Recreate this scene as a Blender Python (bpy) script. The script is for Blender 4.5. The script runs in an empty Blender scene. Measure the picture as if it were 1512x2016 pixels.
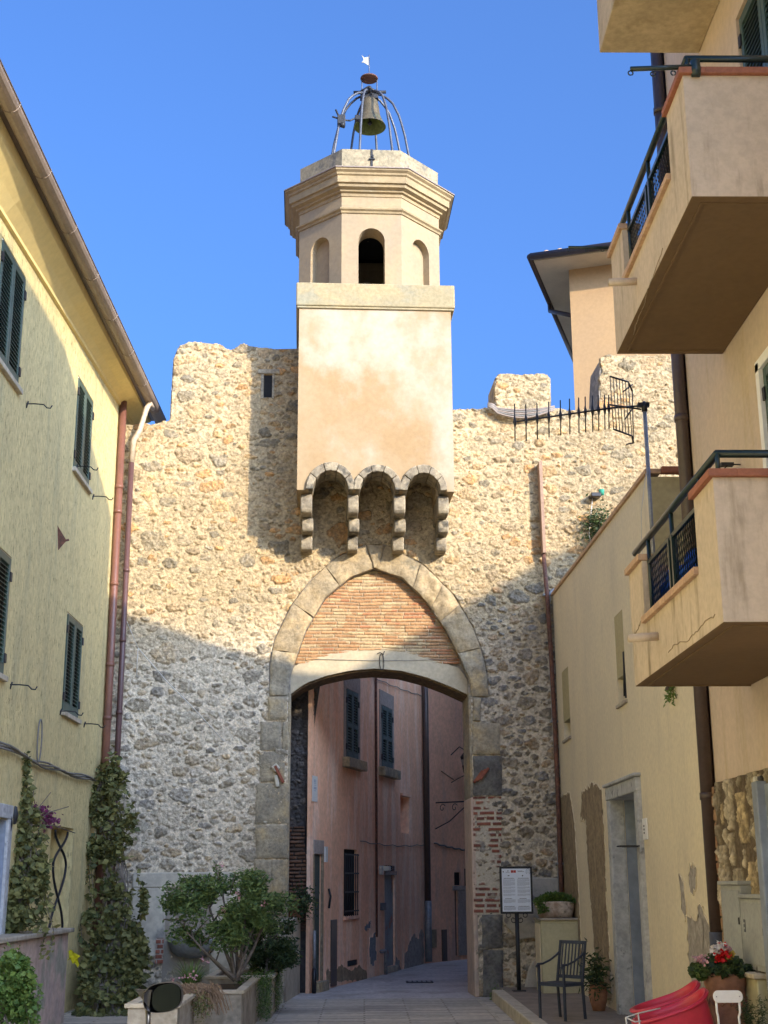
import bpy, bmesh, math, random
import numpy as np
from mathutils import Vector, Matrix
rad = math.radians
random.seed(7)
rng = np.random.default_rng(11)

# ------------------------------------------------------------------ camera
FPX = 2620.0
PITCH, YAW, ROLL = rad(15.6), rad(0.9), rad(0.3)
CAM = np.array([0.0, 0.0, 1.6])
_F = np.array([math.sin(YAW)*math.cos(PITCH), math.cos(YAW)*math.cos(PITCH), math.sin(PITCH)])
_R0 = np.array([math.cos(YAW), -math.sin(YAW), 0.0]); _U0 = np.cross(_R0, _F)
_R = _R0*math.cos(ROLL) - _U0*math.sin(ROLL)
_U = _U0*math.cos(ROLL) + _R0*math.sin(ROLL)
scene = bpy.context.scene
C = scene.collection
cd = bpy.data.cameras.new('camera'); cam = bpy.data.objects.new('camera', cd); C.objects.link(cam)
cd.sensor_fit = 'VERTICAL'; cd.sensor_height = 36.0; cd.lens = 36.0*FPX/2016.0
cd.clip_start = 0.1; cd.clip_end = 3000
m = Matrix.Identity(4)
for i in range(3):
    m[i][0] = _R[i]; m[i][1] = _U[i]; m[i][2] = -_F[i]; m[i][3] = CAM[i]
cam.matrix_world = m
scene.camera = cam

# ------------------------------------------------------------------ light
LD = Vector((-0.87, 1.0, -0.50)).normalized()          # direction the sunlight travels
SUN_EL = math.asin(-LD.z)
world = bpy.data.worlds.new('World'); scene.world = world; world.use_nodes = True
nt = world.node_tree; nt.nodes.clear()
sky = nt.nodes.new('ShaderNodeTexSky'); sky.sky_type = 'NISHITA'; sky.sun_disc = False
sky.sun_elevation = SUN_EL
sky.sun_rotation = math.atan2(-LD.x, -LD.y)            # clockwise from +Y
sky.altitude = 0; sky.air_density = 0.8; sky.dust_density = 9.0; sky.ozone_density = 10.0
bg = nt.nodes.new('ShaderNodeBackground'); bg.inputs['Strength'].default_value = 0.15
wo = nt.nodes.new('ShaderNodeOutputWorld')
nt.links.new(sky.outputs[0], bg.inputs[0]); nt.links.new(bg.outputs[0], wo.inputs[0])
sd = bpy.data.lights.new('sun', 'SUN'); sd.energy = 2.0; sd.angle = rad(0.6); sd.color = (1.0, 0.84, 0.62)
sun = bpy.data.objects.new('sun', sd); C.objects.link(sun); sun.location = (20, -20, 30)
sun.rotation_euler = LD.to_track_quat('-Z', 'Y').to_euler()
scene.view_settings.view_transform = 'Standard'; scene.view_settings.look = 'None'
scene.view_settings.exposure = 1.78; scene.view_settings.gamma = 1.0
scene.cycles.max_bounces = 10; scene.cycles.diffuse_bounces = 8
scene.cycles.use_denoising = True

# ------------------------------------------------------------------ reading the survey: a sight line met with a real plane
def ray(x, y):
    d = _F*FPX + _R*(x-756) + _U*(1008-y); return d/np.linalg.norm(d)
def W(x, y, Y=None, X=None, Z=None, pl=None):
    d = ray(x, y)
    if Y is not None: t = (Y-CAM[1])/d[1]
    elif X is not None: t = (X-CAM[0])/d[0]
    elif Z is not None: t = (Z-CAM[2])/d[2]
    else:
        (ax, ay), (dx, dy) = pl; n = np.array([dy, -dx, 0]); t = n @ (np.array([ax, ay, 0])-CAM)/(n @ d)
    return CAM + t*d
TH = rad(2.6); GO = np.array([0.0, 20.5])
GU = np.array([math.cos(TH), math.sin(TH)]); GV = np.array([-math.sin(TH), math.cos(TH)])
def WL(px, py, v=0.0):
    o = GO + GV*v
    w = W(px, py, pl=((o[0], o[1]), (GU[0], GU[1])))
    return float((w[:2]-GO) @ GU), float(w[2])
def smooth(a, b, x):
    t = np.clip((x-a)/(b-a), 0, 1); return t*t*(3-2*t)

# ------------------------------------------------------------------ objects
def tag(o, label=None, cat=None, group=None, kind=None):
    if label: o['label'] = label
    if cat: o['category'] = cat
    if group: o['group'] = group
    if kind: o['kind'] = kind
    return o
def thing(name, label, cat, loc=(0, 0, 0), rotz=0.0, group=None):
    o = bpy.data.objects.new(name, None); C.objects.link(o)
    o.location = loc; o.rotation_euler = (0, 0, rotz); o.empty_display_size = 0.2
    return tag(o, label, cat, group)
def frame(O, u, n):
    O = np.array(O, float); u = np.array(u, float); n = np.array(n, float); z = np.array([0, 0, 1.0])
    return lambda a, b, c: tuple(O + a*u + b*n + c*z)
IDF = lambda a, b, c: (a, b, c)

class MB:
    def __init__(s, tf=None): s.v = []; s.f = []; s.tf = tf or IDF; s.sm = []
    def add(s, vs, fs, smooth=False, raw=False):
        o = len(s.v)
        s.v += [tuple(p) if raw else s.tf(*p) for p in vs]
        s.f += [tuple(i+o for i in f) for f in fs]; s.sm += [smooth]*len(fs)
        return s
    def box(s, x0, x1, y0, y1, z0, z1):
        return s.add([(x0,y0,z0),(x1,y0,z0),(x1,y1,z0),(x0,y1,z0),(x0,y0,z1),(x1,y0,z1),(x1,y1,z1),(x0,y1,z1)],
                     [(0,3,2,1),(4,5,6,7),(0,1,5,4),(1,2,6,5),(2,3,7,6),(3,0,4,7)])
    def hexa(s, p): # 8 points bottom 4, top 4
        return s.add(p, [(0,3,2,1),(4,5,6,7),(0,1,5,4),(1,2,6,5),(2,3,7,6),(3,0,4,7)])
    def quad(s, *p): return s.add(p, [tuple(range(len(p)))])
    def prism(s, poly, b0, b1):   # poly of (a, z), extruded along b
        n = len(poly)
        vs = [(a, b0, z) for a, z in poly] + [(a, b1, z) for a, z in poly]
        fs = [tuple(range(n)), tuple(range(2*n-1, n-1, -1))] + [(i, (i+1) % n, n+(i+1) % n, n+i) for i in range(n)]
        return s.add(vs, fs)
    def prismx(s, poly, a0, a1):  # poly of (b, z), extruded along a
        n = len(poly)
        vs = [(a0, b, z) for b, z in poly] + [(a1, b, z) for b, z in poly]
        fs = [tuple(range(n)), tuple(range(2*n-1, n-1, -1))] + [(i, (i+1) % n, n+(i+1) % n, n+i) for i in range(n)]
        return s.add(vs, fs)
    def tube(s, pts, r, n=8, cap=True, taper=None):
        P = [Vector(s.tf(*p)) for p in pts]; k = len(P); rings = []
        up = None
        for i in range(k):
            d = (P[min(i+1, k-1)]-P[max(i-1, 0)]).normalized()
            if up is None:
                up = Vector((0, 0, 1)) if abs(d.z) < 0.9 else Vector((1, 0, 0))
            x = d.cross(up)
            if x.length < 1e-4: x = d.cross(Vector((0.3, 1, 0.2)))
            x.normalize(); y = d.cross(x).normalized(); up = -y if False else up
            rr = r if taper is None else r*(1+(taper-1)*i/(k-1))
            rings += [P[i]+x*math.cos(2*math.pi*j/n)*rr+y*math.sin(2*math.pi*j/n)*rr for j in range(n)]
        fs = [(i*n+j, i*n+(j+1) % n, (i+1)*n+(j+1) % n, (i+1)*n+j) for i in range(k-1) for j in range(n)]
        if cap: fs += [tuple(range(n-1, -1, -1)), tuple(range((k-1)*n, k*n))]
        o = len(s.v); s.v += [tuple(p) for p in rings]; s.f += [tuple(i+o for i in f) for f in fs]; s.sm += [True]*len(fs)
        return s
    def lathe(s, c, prof, n=24, rot=0.0, smooth=True, close=False, flat=1.0):
        vs = []
        for r, z in prof:
            for j in range(n):
                a = rot+2*math.pi*j/n
                vs.append((c[0]+r*math.cos(a), c[1]+r*flat*math.sin(a), c[2]+z))
        k = len(prof)
        fs = [(i*n+j, i*n+(j+1) % n, (i+1)*n+(j+1) % n, (i+1)*n+j) for i in range(k-1) for j in range(n)]
        if close: fs += [tuple(range(n-1, -1, -1)), tuple(range((k-1)*n, k*n))]
        return s.add(vs, fs, smooth)
    def ball(s, c, r, n=10, sz=1.0):
        prof = [(r*math.sin(math.pi*i/n)+1e-4, -r*sz*math.cos(math.pi*i/n)) for i in range(n+1)]
        return s.lathe(c, prof, 12)
    def build(s, name, mat, parent=None, bevel=0.0, local=False, normals=True, label=None, kind=None, seg=2):
        me = bpy.data.meshes.new(name)
        off = np.zeros(3)
        if parent is not None and not local:
            p = parent
            while p is not None:
                off = off + np.array(p.location); p = p.parent
        V = [(a-off[0], b-off[1], c-off[2]) for a, b, c in s.v]
        me.from_pydata(V, [], s.f)
        me.polygons.foreach_set('use_smooth', s.sm)
        if normals:
            bm = bmesh.new(); bm.from_mesh(me); bmesh.ops.recalc_face_normals(bm, faces=bm.faces); bm.to_mesh(me); bm.free()
        me.materials.append(mat); me.update()
        o = bpy.data.objects.new(name, me); C.objects.link(o); o.parent = parent
        if bevel > 0:
            b = o.modifiers.new('bevel', 'BEVEL'); b.width = bevel; b.segments = seg; b.limit_method = 'ANGLE'; b.angle_limit = rad(35)
        if label: o['label'] = label
        if kind: o['kind'] = kind
        return o

def np_mesh(name, V, F, mat, parent=None, col=None, smooth=False, local=False):
    """V (n,3), F (m,3|4)"""
    me = bpy.data.meshes.new(name)
    V = np.asarray(V, np.float64)
    if parent is not None and not local:
        off = np.zeros(3); p = parent
        while p is not None:
            off = off + np.array(p.location); p = p.parent
        V = V-off
    k = F.shape[1]
    me.vertices.add(len(V)); me.vertices.foreach_set('co', V.astype(np.float32).ravel())
    me.loops.add(F.size); me.loops.foreach_set('vertex_index', F.astype(np.int32).ravel())
    me.polygons.add(len(F)); me.polygons.foreach_set('loop_start', (np.arange(len(F))*k).astype(np.int32))
    me.polygons.foreach_set('use_smooth', np.full(len(F), smooth))
    if col is not None:
        ca = me.color_attributes.new('Col', 'FLOAT_COLOR', 'POINT')
        cc = np.ones((len(V), 4), np.float32); cc[:, :3] = col; ca.data.foreach_set('color', cc.ravel())
    me.update(calc_edges=True); me.validate()
    me.materials.append(mat)
    o = bpy.data.objects.new(name, me); C.objects.link(o); o.parent = parent
    return o

# ------------------------------------------------------------------ materials
def mat(name, c1, c2=None, scale=2.0, rough=0.9, bump=0.25, bscale=45.0, stretch=(1, 1, 1), metal=0.0, spec=0.3,
        c3=None, s3=0.6, t3=(0.55, 0.68), st3=None, attr=False, vary=0.12, bdist=0.01, detail=6.0, island=None, trans=0.0, pits=None):
    m = bpy.data.materials.new(name); m.use_nodes = True; t = m.node_tree; N = t.nodes; L = t.links
    b = N['Principled BSDF']; b.inputs['Roughness'].default_value = rough; b.inputs['Metallic'].default_value = metal
    b.inputs['Specular IOR Level'].default_value = spec
    tc = N.new('ShaderNodeTexCoord'); mp = N.new('ShaderNodeMapping'); mp.inputs['Scale'].default_value = stretch
    L.new(tc.outputs['Object'], mp.inputs['Vector'])
    def noise(sc, det=detail, vec=None, rg=0.6):
        n = N.new('ShaderNodeTexNoise'); n.inputs['Scale'].default_value = sc; n.inputs['Detail'].default_value = det
        n.inputs['Roughness'].default_value = rg; L.new(vec or mp.outputs[0], n.inputs['Vector']); return n.outputs['Fac']
    def ramp(fac, a, c):
        r = N.new('ShaderNodeMapRange'); r.inputs['From Min'].default_value = a; r.inputs['From Max'].default_value = c
        r.interpolation_type = 'SMOOTHSTEP'; L.new(fac, r.inputs['Value']); return r.outputs[0]
    def mix(fac, a, c, mode='MIX'):
        x = N.new('ShaderNodeMix'); x.data_type = 'RGBA'; x.blend_type = mode
        if isinstance(fac, float): x.inputs['Factor'].default_value = fac
        else: L.new(fac, x.inputs['Factor'])
        for inp, val in ((x.inputs[6], a), (x.inputs[7], c)):
            if isinstance(val, (tuple, list)): inp.default_value = (*val[:3], 1)
            else: L.new(val, inp)
        return x.outputs[2]
    if attr:
        a = N.new('ShaderNodeAttribute'); a.attribute_name = 'Col'; base = a.outputs['Color']
    else:
        c2 = c2 or tuple(x*0.88 for x in c1)
        base = mix(ramp(noise(scale), 0.35, 0.65), c1, c2)
    if island is not None:
        g = N.new('ShaderNodeNewGeometry'); base = mix(g.outputs['Random Per Island'], base, island)
    if c3 is not None:
        v = None
        if st3 is not None:
            m3 = N.new('ShaderNodeMapping'); m3.inputs['Scale'].default_value = st3; m3.inputs['Location'].default_value = (3.3, 1.7, 5.1)
            L.new(tc.outputs['Object'], m3.inputs['Vector']); v = m3.outputs[0]
        base = mix(ramp(noise(s3, 8.0, v, 0.62), *t3), base, c3)
    # fine mottling
    fine = ramp(noise(bscale*0.6, 4.0), 0.3, 0.7)
    k = N.new('ShaderNodeMapRange'); k.inputs['To Min'].default_value = 1-vary; k.inputs['To Max'].default_value = 1+vary
    L.new(fine, k.inputs['Value'])
    vm = N.new('ShaderNodeVectorMath'); vm.operation = 'SCALE'; L.new(base, vm.inputs[0]); L.new(k.outputs[0], vm.inputs['Scale'])
    if pits:
        pm = N.new('ShaderNodeMapping'); pm.inputs['Scale'].default_value = pits[0]; L.new(tc.outputs['Object'], pm.inputs['Vector'])
        pn = noise(1.0, 3.0, pm.outputs[0], 0.7); pr = ramp(pn, pits[1], pits[2])
        vm2 = N.new('ShaderNodeMix'); vm2.data_type = 'RGBA'; L.new(pr, vm2.inputs['Factor']); L.new(vm.outputs[0], vm2.inputs[6])
        vm2.inputs[7].default_value = (*pits[3], 1); L.new(vm2.outputs[2], b.inputs['Base Color'])
    else:
        L.new(vm.outputs[0], b.inputs['Base Color'])
    if bump > 0:
        bp = N.new('ShaderNodeBump'); bp.inputs['Strength'].default_value = bump; bp.inputs['Distance'].default_value = bdist
        L.new(noise(bscale, 8.0), bp.inputs['Height'])
        if pits:
            b2 = N.new('ShaderNodeBump'); b2.inputs['Strength'].default_value = 0.9; b2.inputs['Distance'].default_value = 0.012; b2.invert = True
            L.new(pr, b2.inputs['Height']); L.new(bp.outputs[0], b2.inputs['Normal']); L.new(b2.outputs[0], b.inputs['Normal'])
        else:
            L.new(bp.outputs[0], b.inputs['Normal'])
    if trans > 0:
        tr = N.new('ShaderNodeBsdfTranslucent'); L.new(vm.outputs[0], tr.inputs['Color'])
        ms = N.new('ShaderNodeMixShader'); ms.inputs[0].default_value = trans
        L.new(b.outputs[0], ms.inputs[1]); L.new(tr.outputs[0], ms.inputs[2]); L.new(ms.outputs[0], N['Material Output'].inputs['Surface'])
    return m

M_rubble = mat('rubble_stone', (0.4,)*3, attr=True, bump=0.9, bscale=34, bdist=0.018, vary=0.3, rough=0.95)
M_relief = mat('relief_masonry', (0.4,)*3, attr=True, bump=0.5, bscale=60, bdist=0.006, vary=0.14, rough=0.92)
M_ashlar = mat('travertine_block', (0.40, 0.30, 0.165), (0.30, 0.24, 0.15), scale=3.0, c3=(0.22, 0.19, 0.13), s3=2.2, t3=(0.52, 0.66), bump=0.8, bscale=34, bdist=0.012, vary=0.22)
M_ashlar_lo = mat('grey_block', (0.37, 0.315, 0.215), (0.26, 0.23, 0.17), scale=3.0, c3=(0.46, 0.345, 0.18), s3=1.6, t3=(0.48, 0.66), bump=0.8, bscale=34, bdist=0.012, vary=0.24)
M_ashlar_dk = mat('dark_block', (0.17, 0.165, 0.145), (0.105, 0.10, 0.095), scale=4.0, c3=(0.30, 0.25, 0.17), s3=2.5, t3=(0.55, 0.68), bump=0.8, bscale=38, bdist=0.012, vary=0.25)
M_core = mat('wall_core_stone', (0.36, 0.31, 0.24), (0.22, 0.20, 0.17), scale=9, bump=1.0, bscale=12, bdist=0.04, vary=0.25)
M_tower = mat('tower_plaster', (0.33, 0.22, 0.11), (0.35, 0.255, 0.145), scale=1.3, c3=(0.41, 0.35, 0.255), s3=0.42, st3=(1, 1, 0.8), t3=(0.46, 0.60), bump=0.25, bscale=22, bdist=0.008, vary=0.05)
M_drum = mat('belfry_plaster', (0.36, 0.27, 0.155), (0.31, 0.24, 0.15), scale=1.6, c3=(0.30, 0.25, 0.18), s3=1.0, t3=(0.56, 0.75), st3=(1, 1, 0.4), bump=0.22, bscale=25, bdist=0.006, vary=0.07)
M_cornice = mat('cornice_plaster', (0.35, 0.265, 0.145), (0.29, 0.22, 0.125), scale=2.2, c3=(0.33, 0.27, 0.17), s3=1.6, t3=(0.6, 0.75), st3=(1, 1, 3), bump=0.25, bscale=25, bdist=0.006, vary=0.1)
M_ledge = mat('ledge_plaster', (0.36, 0.285, 0.155), (0.30, 0.25, 0.145), scale=2.5, c3=(0.27, 0.25, 0.17), s3=2.0, t3=(0.5, 0.7), st3=(1, 1, 1.5), bump=0.35, bscale=30, bdist=0.008, vary=0.12)
M_parapet = mat('lichen_stone', (0.33, 0.275, 0.175), (0.25, 0.215, 0.14), scale=4, c3=(0.15, 0.14, 0.115), s3=2.4, t3=(0.52, 0.66), bump=0.6, bscale=30, bdist=0.01, vary=0.2)
M_corbel = mat('corbel_stone', (0.22, 0.185, 0.13), (0.36, 0.30, 0.20), scale=5, c3=(0.10, 0.09, 0.07), s3=4, t3=(0.5, 0.65), bump=0.9, bscale=26, bdist=0.015, vary=0.25)
M_lintel = mat('lintel_plaster', (0.50, 0.42, 0.28), (0.42, 0.36, 0.25), scale=2.0, c3=(0.40, 0.36, 0.28), s3=1.6, t3=(0.55, 0.72), bump=0.3, bscale=30, bdist=0.006, vary=0.08)
M_white_plaster = mat('white_plaster', (0.60, 0.55, 0.43), (0.50, 0.46, 0.37), scale=2.2, c3=(0.28, 0.27, 0.24), s3=1.9, t3=(0.56, 0.7), bump=0.4, bscale=18, bdist=0.012, vary=0.12)
M_left = mat('yellow_graffiato_plaster', (0.68, 0.565, 0.27), (0.61, 0.505, 0.245), scale=1.0, c3=(0.48, 0.415, 0.22), s3=1.1, t3=(0.48, 0.72), st3=(2.2, 2.2, 0.4), bump=0.9, bscale=11, stretch=(3, 3, 1.3), bdist=0.02, vary=0.12,
             pits=((26, 26, 8), 0.58, 0.68, (0.40, 0.33, 0.17)))
M_soffit = mat('cream_soffit', (0.80, 0.64, 0.28), (0.74, 0.60, 0.27), scale=1.0, c3=(0.36, 0.29, 0.16), s3=1.4, t3=(0.66, 0.8), bump=0.1, bscale=20, vary=0.04)
M_right = mat('yellow_plaster', (0.70, 0.61, 0.43), (0.645, 0.565, 0.41), scale=1.0, c3=(0.57, 0.50, 0.37), s3=1.5, t3=(0.5, 0.8), st3=(1.6, 1.6, 0.35), bump=0.35, bscale=30, bdist=0.006, vary=0.06)
M_olive = mat('olive_plaster', (0.42, 0.36, 0.20), (0.38, 0.33, 0.19), bump=0.3, bscale=30, bdist=0.006, vary=0.08)
M_peach = mat('peach_plaster', (0.58, 0.46, 0.35), (0.53, 0.43, 0.335), scale=0.9, c3=(0.46, 0.36, 0.235), s3=1.2, t3=(0.48, 0.75), st3=(2.6, 2.6, 0.4), bump=0.35, bscale=26, bdist=0.006, vary=0.06)
M_balc = mat('balcony_plaster', (0.54, 0.435, 0.315), (0.48, 0.39, 0.285), scale=1.2, c3=(0.25, 0.195, 0.125), s3=1.6, t3=(0.52, 0.74), st3=(3.5, 3.5, 0.5), bump=0.35, bscale=28, bdist=0.006, vary=0.08)
M_balc_old = mat('stained_balcony_plaster', (0.52, 0.41, 0.25), (0.42, 0.33, 0.20), scale=3.0, c3=(0.30, 0.22, 0.12), s3=2.0, t3=(0.54, 0.7), bump=0.4, bscale=28, bdist=0.006, vary=0.1)
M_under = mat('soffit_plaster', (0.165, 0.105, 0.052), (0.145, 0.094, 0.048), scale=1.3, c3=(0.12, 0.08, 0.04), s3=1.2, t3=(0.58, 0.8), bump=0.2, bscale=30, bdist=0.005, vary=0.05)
M_coping = mat('terracotta_tile', (0.30, 0.115, 0.065), (0.25, 0.10, 0.06), scale=5, bump=0.2, bscale=40, vary=0.12, rough=0.8)
M_coping_lt = mat('pale_terracotta_tile', (0.50, 0.33, 0.20), (0.42, 0.27, 0.17), scale=5, bump=0.2, bscale=40, vary=0.12, rough=0.8)
M_roof = mat('roof_tile', (0.36, 0.20, 0.12), (0.26, 0.16, 0.11), scale=5, bump=0.5, bscale=30, vary=0.2)
M_orange = mat('orange_plaster', (0.44, 0.285, 0.14), (0.41, 0.27, 0.14), scale=0.8, bump=0.15, bscale=26, vary=0.05)
M_pink = mat('pink_plaster', (0.86, 0.50, 0.31), (0.78, 0.46, 0.29), scale=1.3, c3=(0.88, 0.64, 0.48), s3=1.5, t3=(0.46, 0.64), st3=(1.6, 1.6, 0.3), bump=0.3, bscale=22, bdist=0.008, vary=0.1)
M_pink2 = mat('dusty_pink_plaster', (0.80, 0.46, 0.30), (0.72, 0.42, 0.28), scale=1.3, c3=(0.55, 0.36, 0.28), s3=1.5, t3=(0.5, 0.68), st3=(1.6, 1.6, 0.35), bump=0.3, bscale=22, bdist=0.008, vary=0.1)
M_peel = mat('peeled_grey_render', (0.36, 0.33, 0.29), (0.28, 0.25, 0.22), scale=8, bump=0.6, bscale=30, vary=0.2)
M_brownpeel = mat('bare_brown_render', (0.31, 0.24, 0.15), (0.22, 0.17, 0.11), scale=6, c3=(0.42, 0.34, 0.22), s3=5, t3=(0.55, 0.75), st3=(1.5, 1.5, 0.4), bump=0.6, bscale=34, vary=0.2)
M_greystone = mat('grey_door_stone', (0.45, 0.46, 0.46), (0.36, 0.37, 0.38), scale=5, c3=(0.17, 0.18, 0.19), s3=6, t3=(0.58, 0.7), bump=0.5, bscale=30, vary=0.15)
M_shutter = mat('green_shutter_paint', (0.055, 0.095, 0.075), (0.04, 0.075, 0.06), scale=8, bump=0.1, bscale=60, rough=0.45, vary=0.1, spec=0.4)
M_shutter_tan = mat('cream_shutter_paint', (0.42, 0.33, 0.22), (0.36, 0.29, 0.2), scale=8, bump=0.1, bscale=60, rough=0.5, vary=0.1)
M_shutter_old = mat('weathered_green_paint', (0.085, 0.12, 0.115), (0.06, 0.09, 0.085), scale=8, bump=0.2, bscale=60, rough=0.6, vary=0.2)
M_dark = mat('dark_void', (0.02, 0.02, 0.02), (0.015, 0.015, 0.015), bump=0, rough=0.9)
M_door = mat('blue_grey_door', (0.24, 0.28, 0.34), (0.19, 0.22, 0.28), scale=3, bump=0.3, bscale=20, rough=0.6, vary=0.15)
M_greendoor = mat('green_door', (0.06, 0.085, 0.075), (0.045, 0.065, 0.06), scale=4, bump=0.2, rough=0.55, vary=0.2)
M_greydoor = mat('pale_grey_door', (0.30, 0.33, 0.34), (0.24, 0.27, 0.28), scale=3, c3=(0.36, 0.20, 0.15), s3=3, t3=(0.6, 0.66), bump=0.2, vary=0.1)
M_copper = mat('brown_downpipe', (0.20, 0.085, 0.055), (0.16, 0.07, 0.05), scale=3, bump=0.05, rough=0.4, spec=0.5, vary=0.08)
M_brownpipe = mat('dark_brown_downpipe', (0.075, 0.05, 0.042), (0.06, 0.042, 0.036), scale=3, bump=0.05, rough=0.4, spec=0.5, vary=0.1)
M_gutter = mat('taupe_gutter', (0.27, 0.21, 0.165), (0.22, 0.175, 0.14), scale=4, bump=0.08, rough=0.5, spec=0.5, vary=0.1)
M_zinc = mat('zinc_pipe', (0.30, 0.31, 0.32), (0.22, 0.23, 0.24), scale=5, bump=0.1, rough=0.45, metal=0.4, vary=0.15)
M_rust = mat('rusty_iron', (0.17, 0.075, 0.05), (0.11, 0.06, 0.045), scale=10, bump=0.3, rough=0.8, vary=0.25)
M_iron = mat('black_iron', (0.028, 0.03, 0.034), (0.02, 0.021, 0.024), bump=0.1, rough=0.5, vary=0.1)
M_steel = mat('dull_steel', (0.12, 0.13, 0.15), (0.085, 0.09, 0.105), scale=6, bump=0.05, rough=0.5, metal=0.4, vary=0.1)
M_railgreen = mat('dark_green_rail', (0.010, 0.024, 0.021), (0.008, 0.02, 0.018), bump=0.05, rough=0.35, spec=0.5, vary=0.1)
M_bronze = mat('old_bronze', (0.13, 0.105, 0.065), (0.09, 0.08, 0.055), scale=6, c3=(0.13, 0.17, 0.10), s3=4, t3=(0.55, 0.7), bump=0.3, bscale=30, rough=0.65, metal=0.3, vary=0.15)
M_verdigris = mat('green_bronze', (0.16, 0.20, 0.06), (0.12, 0.15, 0.05), scale=6, bump=0.2, rough=0.8, vary=0.2)
M_paper = mat('sign_paper', (0.72, 0.78, 0.86), (0.70, 0.76, 0.84), bump=0, rough=0.35, vary=0.01)
M_ink = mat('grey_print', (0.36, 0.40, 0.47), bump=0, rough=0.5, vary=0.02)
M_inkdk = mat('dark_print', (0.10, 0.11, 0.13), bump=0, rough=0.5, vary=0.02)
M_inkred = mat('red_print', (0.45, 0.07, 0.06), bump=0, rough=0.5, vary=0.02)
M_white = mat('white_paint', (0.78, 0.78, 0.76), (0.72, 0.72, 0.70), bump=0.05, rough=0.4, vary=0.03)
M_plate = mat('enamel_plate', (0.62, 0.62, 0.58), bump=0, rough=0.4, vary=0.03)
M_red = mat('red_plastic', (0.52, 0.025, 0.05), (0.46, 0.02, 0.05), scale=3, bump=0.05, rough=0.35, spec=0.5, vary=0.05)
M_blue = mat('blue_cloth', (0.03, 0.11, 0.55), (0.02, 0.08, 0.42), scale=6, bump=0.3, bscale=30, vary=0.2)
M_terra = mat('terracotta_pot', (0.34, 0.17, 0.10), (0.27, 0.14, 0.09), scale=5, c3=(0.42, 0.30, 0.22), s3=4, t3=(0.58, 0.72), bump=0.3, bscale=30, vary=0.15)
M_concrete = mat('weathered_concrete', (0.40, 0.36, 0.29), (0.32, 0.28, 0.22), scale=3, c3=(0.20, 0.18, 0.14), s3=2.2, t3=(0.54, 0.68), bump=0.5, bscale=22, vary=0.15)
M_basin = mat('grey_basin_stone', (0.25, 0.26, 0.25), (0.20, 0.21, 0.20), scale=5, bump=0.4, bscale=26, vary=0.12)
M_soil = mat('soil', (0.09, 0.065, 0.045), (0.06, 0.045, 0.03), scale=12, bump=0.8, bscale=20, vary=0.3)
M_box = mat('meter_box_paint', (0.33, 0.34, 0.32), (0.28, 0.29, 0.28), scale=4, c3=(0.26, 0.27, 0.25), s3=3, t3=(0.6, 0.75), bump=0.1, rough=0.6, vary=0.08)
M_cabinet = mat('yellow_cabinet_paint', (0.47, 0.44, 0.28), (0.42, 0.39, 0.25), scale=2, bump=0.15, rough=0.7, vary=0.06)
M_bark = mat('grey_bark', (0.20, 0.17, 0.14), (0.13, 0.11, 0.09), scale=14, bump=0.5, bscale=30, vary=0.2)
M_leaf = mat('shrub_leaf', (0.075, 0.14, 0.05), (0.05, 0.10, 0.04), scale=6, bump=0, rough=0.55, island=(0.20, 0.28, 0.09), trans=0.25, vary=0.15)
M_leaf_dk = mat('dark_leaf', (0.03, 0.06, 0.028), (0.02, 0.045, 0.02), scale=6, bump=0, rough=0.5, island=(0.085, 0.12, 0.04), trans=0.2, vary=0.15)
M_leaf_ivy = mat('climber_leaf', (0.075, 0.10, 0.035), (0.05, 0.065, 0.025), scale=5, bump=0, rough=0.6, island=(0.27, 0.26, 0.09), trans=0.2, vary=0.15)
M_leaf_lt = mat('bright_leaf', (0.07, 0.15, 0.03), (0.05, 0.11, 0.03), scale=6, bump=0, rough=0.5, island=(0.16, 0.24, 0.06), trans=0.3, vary=0.15)
M_straw = mat('dry_stem', (0.20, 0.13, 0.08), (0.14, 0.09, 0.06), scale=6, bump=0, island=(0.30, 0.21, 0.13), vary=0.2)
M_bract = mat('magenta_bract', (0.30, 0.05, 0.20), (0.22, 0.05, 0.14), bump=0, island=(0.16, 0.08, 0.10), trans=0.3, vary=0.1)
M_petal_red = mat('red_petal', (0.60, 0.01, 0.015), bump=0, rough=0.6, trans=0.2, vary=0.1)
M_petal_wh = mat('white_petal', (0.75, 0.72, 0.70), bump=0, rough=0.6, trans=0.2, vary=0.05)
M_petal_pk = mat('pink_petal', (0.65, 0.38, 0.42), bump=0, rough=0.6, trans=0.2, vary=0.1)
M_yellow = mat('yellow_rag', (0.65, 0.58, 0.02), bump=0.2, vary=0.1)
M_black = mat('black_plastic', (0.012, 0.012, 0.014), bump=0.05, rough=0.35, spec=0.5, vary=0.05)
M_mirror = mat('mirror_glass', (0.02, 0.025, 0.022), bump=0, rough=0.04, metal=1.0, vary=0.0)
M_glass = mat('window_glass', (0.03, 0.035, 0.04), bump=0, rough=0.05, spec=0.8, vary=0.0)
M_cable = mat('grey_cable', (0.20, 0.19, 0.17), bump=0, rough=0.7, vary=0.1)
M_string = mat('white_string', (0.6, 0.58, 0.52), bump=0, rough=0.8, vary=0.05)

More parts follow.
